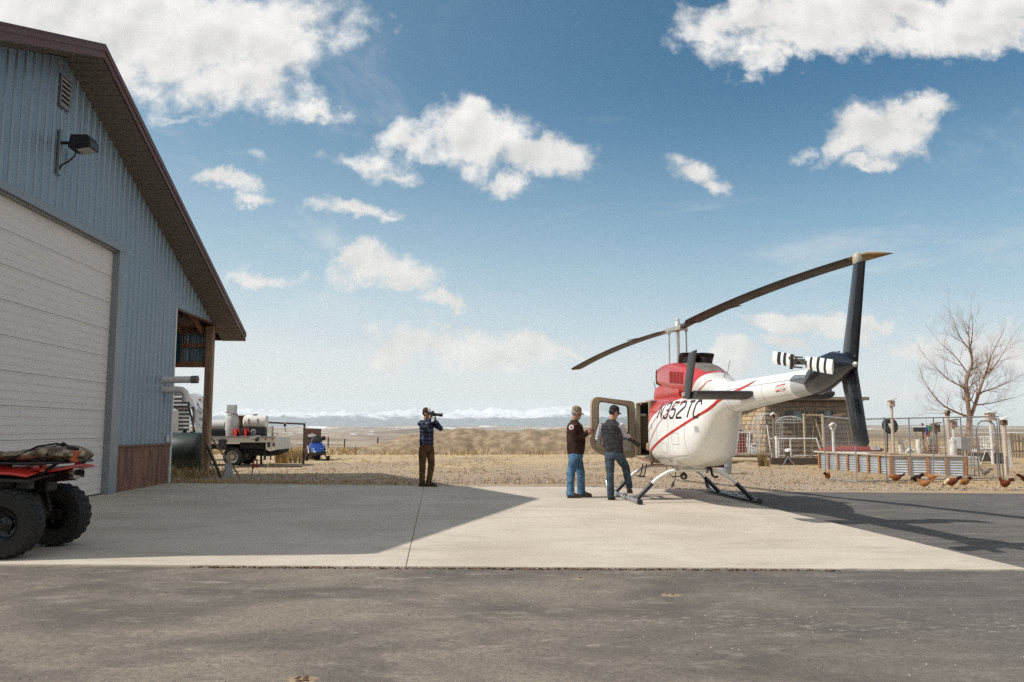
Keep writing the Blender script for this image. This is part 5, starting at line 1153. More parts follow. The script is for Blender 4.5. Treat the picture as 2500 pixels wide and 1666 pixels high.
for pts in ([(-.42, -.46, 0.985), (.30, -.46, 0.985), (.47, -.30, .99), (.50, 0, 0.995), (.47, .30, .99), (.30, .46, 0.985), (-.42, .46, 0.985), (-.42, -.46, 0.985)], [(-.42, -.2, 0.985), (.48, -.2, .99)], [(-.42, .2, 0.985), (.48, .2, .99)], [(-.1, -.46, 0.985), (-.1, .46, 0.985)], [(.2, -.46, 0.985), (.2, .46, 0.985)]):
    mb = MB(); mb.tube(pts, .014, 8); mb.build('rack_tube', M_APL, rk, smooth=60)
for y in (-.3, .3): mb = MB(); mb.bar((.40, y, .99), (.22, y, .86), .03, .03); mb.build('rack_stay', M_APL, rk)
for y in (-.40, .40):
    tl = MB(); tl.lathe([(.001, .03), (.05, .028), (.06, 0), (.055, -.04)], 18, (.27, y, .945), (.9, -.25 if y < 0 else .25, 0)); tl.build('tail_lamp', pm('tail_lamp_red', (.30, .012, .009), .18, coat=.6), atv, smooth=40)
sheet_loft('mud_flap', [(.24, .925), (.36, .94), (.50, .965)], -.30, .30, M_ARED, .02, .03)
hb = MB(); hb.tube([(-1.42, -.36, 1.18), (-1.48, -.12, 1.16), (-1.5, 0, 1.12), (-1.48, .12, 1.16), (-1.42, .36, 1.18)], .013, 8); hb.bar((-1.5, 0, 1.12), (-1.38, 0, .9), .05, .05); hb.build('handlebar', M_APL, atv, smooth=50)
# gear bag strapped on the rack
M_BAG = pm('mud_camo_canvas', (.12, .092, .066), .9, var=.4, scale=8, col2=(.30, .24, .175), bump=.5, bscale=22, spec=.15); M_STRAP = pm('black_webbing', (.012, .011, .011), .8)
bag = thing('gear_bag', 'lumpy brown canvas gear bag strapped on the quad bike rack', 'bag', (-5.32, 9.30, 1.015))
mb = MB(); rings = []
for i, (x, z, a, b) in enumerate(((-.40, .06, .05, .02), (-.35, .075, .20, .05), (-.22, .085, .27, .062), (-.02, .10, .29, .075), (.16, .125, .28, .095), (.30, .145, .27, .115), (.44, .135, .26, .105), (.57, .105, .23, .085), (.64, .09, .14, .05))):
    ring = []
    for j in range(24):
        t = 2 * math.pi * j / 24; nz = .022 * fbm(x * 7, math.cos(t) * 2.2, math.sin(t) * 2.2 + 4)
        ring.append(Vector((x, (a + nz * 2) * math.cos(t) - .08, z * .8 + (b * .72 + nz) * math.sin(t) + (.02 * math.sin(x * 14 + math.cos(t) * 3) if math.sin(t) > 0 else 0))))
    rings.append(ring)
mb.loft(rings); bo = mb.build('bag_body', M_BAG, bag, smooth=70); sd = bo.modifiers.new('s', 'SUBSURF'); sd.levels = sd.render_levels = 2
dt = bpy.data.textures.new('wrinkle', 'CLOUDS'); dt.noise_scale = .09; dp = bo.modifiers.new('d', 'DISPLACE'); dp.texture = dt; dp.strength = .035; dp.mid_level = .5
mb = MB(); mb.tube([(-.10, -.38, .03), (.05, -.35, .10), (.12, -.20, .175), (.28, -.10, .205), (.40, -.06, .18)], .018, 6, flat=.5); mb.build('bag_handle', M_STRAP, bag, smooth=60)
for x in (.33,):
    mb = MB(); mb.tube([(x - .03, -.41, -.05), (x, -.39, .08), (x, -.28, .155), (x, -.05, .205), (x, .2, .10)], .019, 6, flat=.35); mb.build('strap', M_STRAP, bag, smooth=60)
mb = MB(); mb.box((.57, -.24, .07), (.06, .10, .12), Matrix.Rotation(R(14), 3, 'Y')); mb.build('orange_tag', pm('faded_orange', (.34, .075, .03), .7, var=.3, scale=12), bag, bevel=.012)
mb = MB(); mb.bar((.46, -.22, .16), (.58, -.20, .15), .035, .03); mb.bar((.52, -.24, .06), (.66, -.22, .055), .03, .025); mb.build('buckle', M_STRAP, bag, bevel=.006)
mb = MB(); mb.ball((.52, -.12, .12), (.055, .06, .055)); mb.build('rolled_cloth', M_BAG, bag, smooth=60)
# ================================================================== farmyard on the east side
M_CEDAR = [pm('cedar_%s' % n, c, .85, var=.25, scale=6, stretch=(4, 4, .8), bump=.3, bscale=30) for n, c in (('grey', (.215, .175, .135)), ('brown', (.225, .178, .132)), ('pale', (.245, .20, .152)), ('gold', (.44, .31, .17)), ('dark', (.19, .15, .115)))]  # gold: cedar with warm sunlight mixed into its colour, for the lit side
M_OLD = pm('old_timber', (.20, .155, .115), .9, var=.3, scale=5, stretch=(1, 5, 5), col2=(.28, .225, .165), bump=.3, bscale=30)
M_DKT = pm('dark_timber', (.075, .055, .042), .9, var=.3, scale=4, bump=.3, bscale=20)
M_WHT = pm('weathered_white', (.60, .575, .53), .8, var=.2, scale=8, col2=(.70, .68, .63)); M_ROPEY = pm('peeled_pole', (.42, .335, .215), .85, var=.2, scale=8)
M_GALV = pm('galvanised_pipe', (.34, .335, .335), .45, .6, var=.15, scale=8); M_CORR = pm('corrugated_steel', (.52, .545, .57), .4, .6, var=.12, scale=3)
M_REDW = pm('oiled_redwood', (.30, .125, .045), .75, var=.25, scale=6, stretch=(3, 3, 1), col2=(.37, .175, .07)); M_REDP = pm('barn_red', (.23, .045, .04), .75, var=.2, scale=4)
M_RUST = pm('rusty_wire', (.22, .15, .11), .8, var=.3, scale=20); M_WIRE = pm('pale_wire', (.50, .485, .46), .6, .3)
M_STRAW = pm('dry_straw', (.50, .36, .155), .9, var=.3, scale=3); M_SOIL = pm('garden_soil', (.24, .175, .115), .95, var=.3, scale=3, bump=.6, bscale=14, col2=(.32, .24, .155))
# terrace of earth behind the timber edging
mb = MB(); rings = []
for j in range(9):
    y = 32.2 + 8.4 * j / 8; rings.append([(8.6 + 9.4 * i / 40, y, (.26 + .05 * fbm(i * .3, j * .7)) * min(1, i / 3, (40 - i) / 6) * (1 if 0 < j < 8 else 0) - .03) for i in range(41)])
mb.loft(rings, cap=False, closed=False); tag(mb.build('garden_terrace', M_SOIL, smooth=60, fix=False), 'low terrace of bare garden earth in front of the shingled cabin', kind='structure')

# shingled cabin
cab = thing('shingled_cabin', 'small weathered cabin clad in cedar shingles under a flat sloping roof', 'cabin', (10.9, 35.5, .24))
CW, CD, CH = 4.0, 4.2, 2.34
mb = MB(); mb.prism([(0, 0), (CD, 0), (CD, CH - .42), (0, CH)], (CW - .04, 0, 0), (.02, .02, 0), (0, 1, 0), (0, 0, 1)); mb.build('wall_core', M_CEDAR[4], cab)
wins = [(.77, 1.60, 1.58, 1.96), (2.15, 2.85, 1.52, 1.96)]
shm = []
for k in range(10):
    w = .085 + .075 * rnd.random(); mb = MB(); mb.add([(0, 0, 0), (w, 0, 0), (w, -.004, .20), (0, -.004, .20), (0, -.04, rnd.uniform(-.015, .015)), (w, -.04, rnd.uniform(-.015, .015)), (w, -.010, .20), (0, -.010, .20)], [(4, 5, 6, 7), (0, 4, 7, 3), (1, 2, 6, 5), (0, 1, 5, 4)]); shm.append((w, mb))
smesh = {}
rows = 12; rh = (CH - .03) / rows; cnt = 0; rest = MB()
for r_ in reversed(range(rows)):
    x = rnd.uniform(-.1, 0)
    while x < CW - .03:
        k = rnd.randrange(10); w, b_ = shm[k]; mi = rnd.choices(range(5), (5, 4, 3, 0, 3))[0]; z = r_ * rh + rnd.uniform(-.006, .006); xm = x + w / 2  # darker cedars without gold put the front wall's weaker sun into the colour
        if not any(a - .1 < xm < b + .1 and c - .12 < z + .1 < d + .06 for a, b, c, d in wins) and xm > 0:
            if (k, mi) not in smesh: smesh[(k, mi)] = b_.mesh('shingle', M_CEDAR[mi])
            T_ = Vector((max(x, 0), -.003 - .002 * rnd.random(), z)); cnt += 1
            if cnt <= 290: inst('shingle', smesh[(k, mi)], cab, Matrix.Translation(T_))
            else: rest.mi = mi; rest.add([T_ + Vector(v) for v in b_.v], b_.f)
        x += w + .008
rest.build('lower_shingles', M_CEDAR, cab)['kind'] = 'stuff'
mb = MB()
for r_ in range(rows):
    y = rnd.uniform(0, .1)
    while y < CD - .05:
        w = .12 + .11 * rnd.random(); z = r_ * rh + rnd.uniform(-.008, .008)
        if z + .2 < CH - .42 * y / CD + .05:
            mb.mi = rnd.choices(range(5), (1, 2, 4, 7, 0))[0]; mb.add([(0, y, z + .2), (0, y + w, z + .2), (-.028, y + w, z), (-.028, y, z), (0, y, z), (0, y + w, z)], [(0, 1, 2, 3), (3, 2, 5, 4), (0, 3, 4), (1, 5, 2)])  # mostly gold: sunlight on this side is put into the shingle colour
        y += w + .008
o = mb.build('side_shingles', M_CEDAR, cab, fix=False); o['kind'] = 'stuff'
mb = MB(); mb.add([(-.25, -.35, CH + .06), (CW + .25, -.35, CH + .06), (CW + .25, CD + .2, CH - .42), (-.25, CD + .2, CH - .42), (-.25, -.35, CH + .14), (CW + .25, -.35, CH + .14), (CW + .25, CD + .2, CH - .34), (-.25, CD + .2, CH - .34)], [(3, 2, 1, 0), (4, 5, 6, 7), (0, 1, 5, 4), (1, 2, 6, 5), (2, 3, 7, 6), (3, 0, 4, 7)]); mb.build('roof', M_OLD, cab)
mb = MB(); mb.box((CW / 2, -.37, CH + .09), (CW + .56, .03, .14)); mb.build('fascia', M_OLD, cab)
for a, b, c, d in wins:
    wd = bpy.data.objects.new('window', None); link(wd, cab)
    mb = MB(); 
    for s, e, t in (((a - .05, c - .04), (b + .05, c - .04), .06), ((a - .05, d + .04), (b + .05, d + .04), .06), ((a - .03, c), (a - .03, d), .07), ((b + .03, c), (b + .03, d), .07), (((a + b) / 2, c), ((a + b) / 2, d), .035)): mb.bar((s[0], -.03, s[1]), (e[0], -.03, e[1]), .05, t, (0, 1, 0) if s[0] == e[0] else (0, 0, 1))
    mb.build('window_frame', M_OLD, wd)
    mb = MB(); mb.quad((a, -.012, c), (b, -.012, c), (b, -.012, d), (a, -.012, d)); mb.build('pane', pm('dusky_pane', (.05, .055, .06), .15, var=.3, scale=6), wd)
    mb = MB(); mb.quad(((a + b) / 2 - .02, -.016, c), (b - .1, -.016, c), (b - .1, -.016, d), ((a + b) / 2 - .02, -.016, d)); mb.build('curtain', pm('teal_curtain', (.20, .26, .27), .9, var=.25, scale=9), wd)

# red shed with a pale roof, beside the cabin
sh_ = thing('red_shed', 'small barn red shed with pale gable roof left of the cabin', 'shed', (9.55, 37.6, .24))
mb = MB(); mb.box((.55, .4, .48), (1.1, .8, .96)); mb.build('wall', M_REDP, sh_)
mb = MB(); mb.prism([(-.12, .94), (.55, 1.22), (1.22, .94), (1.22, 1.0), (.55, 1.28), (-.12, 1.0)], (0, 1.0, 0), (0, -.1, 0)); mb.build('roof', M_WHT, sh_)
for i in range(7): mb = MB(); mb.box((.08 + .157 * i, -.008, .48), (.145, .016, .94)); mb.build('board', M_REDP, sh_)
for x in (0, 1.1): mb = MB(); mb.box((x, -.012, .48), (.07, .03, .96)); mb.build('corner_board', M_WHT, sh_)

def wire_panel(name, label, cat, loc, w, h, nx, nz, mat, r=.004, rz=0., frame=.012, group=None):
    t = thing(name, label, cat, loc, rz, group); mb = MB()
    for i in range(nx + 1): mb.tube([(w * i / nx, 0, 0), (w * i / nx, 0, h)], r, 4)
    for i in range(nz + 1): mb.tube([(0, .006, h * i / nz), (w, .006, h * i / nz)], r, 4)
    o = mb.build('wire_mesh', mat, t); o['kind'] = 'stuff'
    if frame: mb = MB(); mb.tube([(0, 0, 0), (w, 0, 0), (w, 0, h), (0, 0, h), (0, 0, 0)], frame, 6); mb.build('frame', mat, t)
    return t
wire_panel('square_mesh_fence', 'white square wire mesh panel in front of the red shed', 'wire panel', (9.25, 35.6, .24), 1.35, 1.05, 11, 8, M_WIRE, .006)
def pole_thing(name, label, cat, segs, mat, loc=(0, 0, 0), group=None):
    t = thing(name, label, cat, loc, 0, group)
    for nm, pts, r in segs: mb = MB(); mb.tube(pts, r, 8); mb.build(nm, mat, t, smooth=50)
    return t
pole_thing('trestle_frame', 'white splayed trestle frame beside the red shed', 'frame', [('top_rail', [(0, 0, .98), (.72, 0, .98)], .028), ('leg', [(.06, 0, .98), (-.02, -.25, 0)], .024), ('leg', [(.14, 0, .98), (.20, .25, 0)], .024), ('leg', [(.66, 0, .98), (.55, -.25, .02)], .024), ('leg', [(.70, 0, .98), (.80, .25, 0)], .024), ('brace', [(.58, 0, .95), (.50, -.1, .4)], .018)], M_WHT, (9.1, 34.1, .26))
sg_ = thing('white_signboard', 'white board with a dark slot leaning on the trestle frame', 'board', (9.78, 33.6, .26)); mb = MB(); mb.box((0, 0, .30), (.26, .06, .46)); mb.build('board', M_WHT, sg_, bevel=.01); mb = MB(); mb.box((0, -.034, .46), (.16, .01, .025)); mb.build('slot', M_BLACK, sg_)
pole_thing('swing_frame', 'long white timber rail on splayed legs before the cabin wall', 'frame', [('top_rail', [(0, 0, .72), (1.95, 0, .72)], .03), ('leg', [(-.02, 0, 1.25), (.13, 0, .0)], .03), ('leg', [(1.93, 0, .72), (2.13, -.05, .0)], .035), ('upright', [(.88, 0, .72), (.90, 0, .0)], .034), ('upright', [(.42, 0, .72), (.42, 0, .0)], .02), ('lower_rail', [(.1, 0, .05), (2.0, 0, .05)], .018)], M_WHT, (10.17, 33.0, .28))
pole_thing('pole_gateway', 'peeled pole gateway with crossbar and a leaning pole', 'gateway', [('post', [(0, 0, 0), (0, 0, 1.72)], .05), ('post', [(.75, 0, 0), (.74, 0, 1.70)], .05), ('crossbar', [(-.05, 0, 1.66), (.80, 0, 1.64)], .028), ('leaning_pole', [(.46, .05, 1.5), (.78, .05, .38)], .03), ('brace', [(.02, 0, 1.5), (.16, 0, 1.64)], .02), ('brace', [(.72, 0, 1.48), (.58, 0, 1.64)], .02)], M_ROPEY, (11.70, 33.2, .28))
wp = thing('white_post', 'thick white painted post with a rusty rod standing on the timber edge', 'post', (10.26, 32.25, .26)); mb = MB(); mb.tube([(0, 0, -.1), (0, 0, .84)], .068, 12); mb.build('post', M_WHT, wp, smooth=50); mb = MB(); mb.tube([(-.14, -.03, -.2), (-.14, -.03, .80)], .022, 6); mb.build('rod', M_RUST, wp)
pt_ = thing('garden_pot', 'stone pot with a white domed lid on the terrace edge', 'pot', (10.72, 32.35, .26)); mb = MB(); mb.lathe([(.10, 0), (.11, .04), (.08, .10), (.10, .24)], 16); mb.build('pot', M_OLD, pt_, smooth=50); mb = MB(); mb.lathe([(.17, .24), (.18, .28), (.15, .34), (.05, .38), (.001, .385)], 18); mb.build('lid', M_WHT, pt_, smooth=50)
# wire hoops and a wire dome
def hoops(label, loc, n, w, h, dep, mat):
    t = thing('wire_hoop_arch', label, 'wire arch', loc)
    mb = MB()
    for k in range(n):
        y = dep * k / (n - 1); mb.tube([(w / 2 + w / 2 * math.cos(a), y, h - w / 2 + w / 2 * math.sin(a)) if a is not None else None for a in [math.pi * q / 14 for q in range(15)]], .008, 4); mb.tube([(0, y, 0), (0, y, h - w / 2)], .008, 4); mb.tube([(w, y, 0), (w, y, h - w / 2)], .008, 4)
    mb.build('hoop', mat, t)['kind'] = 'stuff'; mb = MB()
    for q in range(10):
        a = math.pi * q / 9; mb.tube([(w / 2 + w / 2 * math.cos(a), 0, h - w / 2 + w / 2 * math.sin(a)), (w / 2 + w / 2 * math.cos(a), dep, h - w / 2 + w / 2 * math.sin(a))], .006, 4)
    for z in (.3, .6, .9): mb.tube([(0, 0, z), (0, dep, z)], .006, 4); mb.tube([(w, 0, z), (w, dep, z)], .006, 4); mb.tube([(0, 0, z), (w, 0, z)], .006, 4)
    mb.build('cross_wire', mat, t)['kind'] = 'stuff'; return t
hoops('arched wire hoops at the cabin corner behind the white rail', (10.05, 33.7, .28), 5, .95, 1.75, .9, M_WIRE)
hoops('rusty wire hoop arch in front of the far cabin window', (13.05, 33.6, .2), 6, 1.15, 1.8, 1.0, M_RUST)
wd_ = thing('wire_dome', 'shallow wire mesh dome on stakes between the hoops and gateway', 'wire dome', (11.40, 34.0, .28)); mb = MB()
for k in range(12): a = math.pi * k / 12; mb.tube([(.56 * math.cos(a) * math.cos(t), .56 * math.sin(a) * math.cos(t), 1.34 + .30 * math.sin(t)) for t in [math.pi * q / 10 for q in range(11)]], .005, 4)
for z in (.05, .5, .85): r_ = .56 * math.cos(math.asin(min(.99, z))); mb.tube([(r_ * math.cos(2 * math.pi * q / 20), r_ * math.sin(2 * math.pi * q / 20), 1.34 + .30 * z) for q in range(21)], .006, 4)
mb.build('wire_cover', M_WIRE, wd_)['kind'] = 'stuff'
for a in (30, 150, 270): mb = MB(); mb.tube([(.5 * math.cos(R(a)), .5 * math.sin(R(a)), 0), (.5 * math.cos(R(a)), .5 * math.sin(R(a)), 1.36)], .012, 6); mb.build('stake', M_RUST, wd_)
wire_panel('wire_trellis', 'rusty wire trellis panel against the shingled wall', 'wire panel', (10.35, 34.3, .28), .95, 1.2, 9, 8, M_RUST, .005)
wire_panel('low_wire_fence', 'low wire fence panel behind the white post', 'wire panel', (10.2, 32.8, .26), 2.2, .66, 16, 4, M_RUST, .004)
# timber edging
for nm, lab, p, q_, r_, m in (('timber_beam', 'dark squared timber beam edging the garden terrace', (9.95, 32.1, .155), (12.3, 32.0, .155), .25, M_DKT), ('peeled_log', 'pale peeled log lying before the red shed', (8.55, 33.0, .16), (10.1, 32.7, .16), .11, M_ROPEY), ('grey_log', 'grey weathered log lying on top of the pale log', (8.7, 33.5, .34), (10.6, 33.2, .34), .10, M_OLD)):
    mb = MB(); p, q_ = Vector(p), Vector(q_)
    if r_ > .2: mb.bar(p, q_, r_, r_)
    else: mb.tube([p, p.lerp(q_, .5) + Vector((0, .03, 0)), q_], [r_, r_ * .95, r_ * .85], 14)
    tag(mb.build(nm, m, bevel=.015 if r_ > .2 else 0, smooth=None if r_ > .2 else 50), lab, 'log')
tp = thing('rod_tripod', 'small tripod of thin rods with a dark rag standing on the straw', 'tripod', (10.2, 30.8, 0))
for a, b in ((-.24, -.1), (.24, -.15), (.02, .25)): mb = MB(); mb.tube([(a, b, 0), (0, 0, .36)], .014, 6); mb.build('rod', M_GALV, tp)
mb = MB(); mb.prism([(-.10, .10), (.02, .33), (.06, .14)], (0, .03, 0), (0, -.02, 0)); mb.build('rag', M_BLACK, tp)
def straw(name, label, loc, n, h, spread, lean=.5, seed=1, mat=None, kind=None, cat='grass clump'):
    """clump of sub-tufts, each fanning out from its own crown of stems"""
    g = random.Random(seed); mb = MB(); k_ = max(3, n // 45)
    for t_ in range(k_):
        a0 = g.uniform(0, 2 * math.pi); r0 = spread * math.sqrt(g.random()); c = Vector((r0 * math.cos(a0), r0 * math.sin(a0) * .6, 0)); ht = h * g.uniform(.45, 1) * (1.05 - .5 * r0 / spread)
        for k in range(n // k_):
            a2 = g.uniform(0, 2 * math.pi); hh = ht * g.uniform(.35, 1); l = lean * hh * g.random() ** .8; w = g.uniform(.0025, .006); b = c + Vector((g.gauss(0, .03), g.gauss(0, .03), 0))
            m_ = b + Vector((math.cos(a2) * l * .4, math.sin(a2) * l * .4, hh * .65)); e = b + Vector((math.cos(a2) * l * 1.2, math.sin(a2) * l, hh * g.uniform(.85, 1))); s = Vector((w, w * .4, 0)); mb.mi = g.randrange(2)
            mb.add([b - s, b + s, m_ + s, m_ - s, e], [(0, 1, 2, 3), (3, 2, 4)])
    m0 = mat or M_STRAW; o = mb.build(name, [m0, pm(m0.name + '_dark', tuple(v * .55 for v in STRAWC.get(m0.name, (.3, .22, .12))), .9, var=.3, scale=3)], loc=loc, fix=False); tag(o, label, cat); return o  # second tone is a darker copy, dealt to the stems at random
STRAWC = {'dry_straw': (.46, .33, .15), 'golden_grass': (.50, .34, .15), 'bleached_stalk': (.46, .40, .31)}
straw('straw_clump', 'tall straw coloured weed clump beside the timber beam', (9.25, 30.9, 0), 300, 1.15, .26, .5, 3)
bn = thing('grey_bin', 'grey ribbed bin standing behind the helicopter skid', 'bin', (6.62, 25.9, 0)); mb = MB(); mb.lathe([(.17, 0), (.19, .02), (.195, .2), (.205, .21), (.205, .23), (.2, .24), (.21, .62), (.225, .63), (.225, .66), (.2, .66), (.19, .1)], 24); mb.build('bin_body', pm('grey_bin_plastic', (.30, .30, .30), .55), bn, smooth=40); mb = MB(); mb.lathe([(.225, .64), (.23, .68), (.20, .70), (.001, .71)], 24); mb.build('bin_lid', M_APL, bn, smooth=40)

# corrugated raised bed
rb = thing('raised_bed', 'raised garden bed of corrugated steel panels between red timber posts', 'planter', (11.60, 25.47, 0))
def corr_panel(p, q, h, mat):
    p, q = Vector(p), Vector(q); d = (q - p).normalized(); n = Vector((d.y, -d.x, 0)); mb = MB(); K = 36
    pts = [(z, .014 * math.sin(2 * math.pi * z / .076)) for z in [h * i / K for i in range(K + 1)]]
    vs = []; fs = []
    for z, o_ in pts: vs += [p + n * o_ + Vector((0, 0, z)), q + n * o_ + Vector((0, 0, z))]
    for i in range(K): fs.append((2 * i, 2 * i + 1, 2 * i + 3, 2 * i + 2))
    mb.add(vs, fs); return mb.build('steel_panel', mat, rb, smooth=70, fix=False)
bc0, bl0, br0 = Vector((0, 0, 0)), Vector((-.83, 3.66, 0)), Vector((1.77, -.88, 0)); bb0 = bl0 + br0; BHt = .56
def bed_side(p, q, n):
    d = (q - p).normalized(); nn = Vector((d.y, -d.x, 0)); 
    for i in range(n + 1):
        c = p.lerp(q, i / n); mb = MB(); mb.box(c + nn * .03 + Vector((0, 0, BHt / 2)), (.09, .05, BHt), Matrix.Rotation(math.atan2(d.y, d.x), 3, 'Z')); mb.build('post', M_REDW, rb, bevel=.004)
        if i < n: corr_panel(c, p.lerp(q, (i + 1) / n), BHt, M_CORR)
    mb = MB(); mb.bar(p - d * .04 + Vector((0, 0, BHt + .02)), q + d * .04 + Vector((0, 0, BHt + .02)), .14, .04); mb.build('cap_rail', pm('pale_cap_rail', (.42, .34, .25), .8, var=.2, scale=6), rb, bevel=.004)
bed_side(bl0, bc0, 7); bed_side(bc0, br0, 4); bed_side(br0, bb0, 5); bed_side(bb0, bl0, 3)
mb = MB(); mb.add([bl0 + Vector((0, 0, .5)), bc0 + Vector((0, 0, .5)), br0 + Vector((0, 0, .5)), bb0 + Vector((0, 0, .5))], [(0, 1, 2, 3)]); mb.build('soil', M_SOIL, rb)
mb = MB(); mb.box((-.25, 2.0, .60), (.30, 1.6, .03), Matrix.Rotation(R(13), 3, 'Z')); mb.build('loose_board', M_WHT, rb); mb = MB(); mb.box((.25, 1.2, .605), (.26, 1.5, .035), Matrix.Rotation(R(6), 3, 'Z')); mb.build('loose_board', M_REDW, rb)

# pipe run: chain link pen
kn = thing('chain_link_pen', 'open chain link pen of grey pipe in front of the raised bed', 'pen', (8.79, 21.28, 0))
KA, KC, KH = Vector((-.21, 1.54, 0)), Vector((4.72, 1.72, 0)), 1.63; KB = Vector((0, 0, 0))
Z = lambda p, z: Vector((p.x, p.y, z))
def pipe(nm, pts, r=.0165): mb = MB(); mb.tube(pts, r, 8); return mb.build(nm, M_GALV, kn, smooth=50)
pipe('top_rail', [Z(KA, KH + .10), Z(KB, KH)]); pipe('top_rail', [Z(KB, KH), Z(KC, KH + .1)]); pipe('bottom_rail', [Z(KA, .04), Z(KB, .04)]); pipe('bottom_rail', [Z(KB, .05), Z(KC, .05)])
for t in (0, 1): pipe('post', [Z(KA.lerp(KB, t), 0), Z(KA.lerp(KB, t), KH + .08)])
KF = lambda t: KB.lerp(KC, t)
for t, dx_ in ((.195, 0), (.72, .0), (.36, -.02), (.53, -.10), (.60, 0), (.80, -.1), (.985, .0), (1.0, .04)): pipe('post', [Z(KF(t) + Vector((dx_, 0, 0)), 0), Z(KF(t), KH + .06)])
pipe('gate_frame', [Z(KF(.83), .1), Z(KF(.83), 1.35), Z(KF(.845), 1.52), Z(KF(.87), 1.6), Z(KF(.93), 1.6), Z(KF(.96), 1.52), Z(KF(.97), 1.35), Z(KF(.97), .1)], .019)
pipe('gate_rail', [Z(KF(.83), .82), Z(KF(.97), .82)], .014)
back = KC + Vector((.3, 1.9, 0)); pipe('top_rail', [Z(KC, KH + .1), Z(back, KH + .1)]); pipe('post', [Z(back, 0), Z(back, KH + .1)])
mb = MB()
for p, q_, hh in ((KA, KB, KH), (KB, KC, KH)):
    L_ = (q_ - p).length; n = int(L_ / .075); k = int(hh / .075)
    for i in range(-k, n):
        for s in (0, 1):
            a0, a1 = i * .075, i * .075 + hh; z0, z1 = .05, hh
            if s: a0, a1 = a1, a0
            lo, hi = max(0, min(a0, a1)), min(L_, max(a0, a1))
            if hi <= lo: continue
            f_ = lambda a: p.lerp(q_, a / L_) + Vector((0, 0, z0 + (z1 - z0) * (a - a0) / (a1 - a0)))
            mb.tube([f_(lo), f_(hi)], .0016, 3, False)
mb.build('chain_link', M_GALV, kn, fix=False)['kind'] = 'stuff'

# bird houses on poles
def birdhouse(label, loc, h, bw, bh, mw, mr, pr_=.035, flat=False, mp=None):
    t = thing('bird_house', label, 'bird house', loc, 0, 'bird houses on poles in the yard'); mb = MB(); mb.tube([(0, 0, 0), (.0, 0, h)], pr_, 10); mb.build('pole', mp or M_ROPEY, t, smooth=50)
    b = MB(); b.box((0, 0, h + bh / 2), (bw, bw * .9, bh)); bx_ = b.build('box', mw, t, bevel=.006); b = MB(); b.lathe([(.03, 0), (.001, .004)], 12, (-bw * .1, -bw * .455, h + bh * .6), (0, -1, 0)); b.build('entrance', M_DARK, bx_)
    b = MB(); e = bw * .68
    if flat: b.add([(-e, -e, h + bh - .01), (e, -e, h + bh + .05), (e, e, h + bh + .05), (-e, e, h + bh - .01), (-e, -e, h + bh + .025), (e, -e, h + bh + .085), (e, e, h + bh + .085), (-e, e, h + bh + .025)], [(3, 2, 1, 0), (4, 5, 6, 7), (0, 1, 5, 4), (1, 2, 6, 5), (2, 3, 7, 6), (3, 0, 4, 7)])
    else: b.prism([(-e, h + bh - .02), (0, h + bh + e * .7), (e, h + bh - .02), (e, h + bh + .02), (0, h + bh + e * .7 + .04), (-e, h + bh + .02)], (0, 2 * e, 0), (0, -e, 0))
    b.build('roof', mr, t); return t
PB = pm('pinkish_board', (.50, .40, .33), .8, var=.2, scale=8); DB = pm('brown_board', (.17, .10, .07), .85, var=.25, scale=8)
birdhouse('tallest bird house, pale flat roofed box on a slim pole behind the bed', (13.30, 29.0, 0), 2.16, .20, .22, PB, M_WHT, .05, True, PB)
birdhouse('bird house with a small pointed roof on a thick post behind the bed', (15.25, 29.0, 0), 1.84, .13, .12, DB, M_OLD, .06, False, PB)
birdhouse('reddish bird house on a white pole right of the pointed one', (16.55, 31.1, 0), 1.44, .22, .24, pm('rosy_board', (.36, .24, .20), .85), DB, .05, True, M_WHT)
birdhouse('big white bird house on a white pole near the tree', (19.05, 33.0, 0), 1.72, .30, .30, PB, M_WHT, .06, True, M_WHT)
birdhouse('bird house with a peaked pale roof on the thick leaning post', (14.95, 25.2, 0), 1.50, .16, .16, DB, M_WHT, .065, True, PB)
birdhouse('dark brown bird house low behind the raised bed', (16.35, 32.0, 0), 1.26, .24, .30, DB, DB, .04, True, M_OLD)
birdhouse('small bird house on a white pole inside the pen corner', (11.45, 29.6, 0), 1.36, .16, .14, M_WHT, M_WHT, .05, False, M_WHT)
birdhouse('bird house on a slim pole at the cabin corner', (10.28, 32.6, .2), 1.62, .13, .12, DB, M_WHT, .035, False, M_OLD)
# tyre on a stand, stumps, chairs and odds and ends seen over the bed
ty = thing('tyre_ring', 'black car tyre cut as a hanging planter on dark legs', 'tyre', (14.13, 31, 0)); mb = MB(); mb.lathe([(.13, -.09), (.20, -.11), (.29, -.08), (.31, 0), (.29, .08), (.20, .11), (.13, .09), (.16, 0), (.13, -.09)], 28, (0, 0, 1.50), (.25, -1, .2), cap=False); mb.build('tyre', M_TYRE, ty, smooth=50)
for x in (-.16, .14): mb = MB(); mb.tube([(x, 0, 0), (x * .7, 0, 1.28)], .03, 8); mb.build('stand_leg', M_DKT, ty)
for i, (x, y, r_, h, lab) in enumerate(((14.47, 31, .065, 1.02, 'slim white painted log post left of the tangled white roots'), (15.16, 31, .10, 1.0, 'thick white painted stump right of the tangled white roots'), (14.95, 28.2, .115, 1.02, 'thick white painted log post at the foot of the pointed bird house'))):
    mb = MB(); mb.tube([(x, y, 0), (x + .01, y, h * .5), (x, y, h)], [r_, r_ * .94, r_ * .96], 12); tag(mb.build('white_log_post', M_WHT, smooth=50), lab, 'post')
rt = thing('white_root_stump', 'tangle of white painted roots between two white stumps', 'stump', (14.80, 31, 0)); 
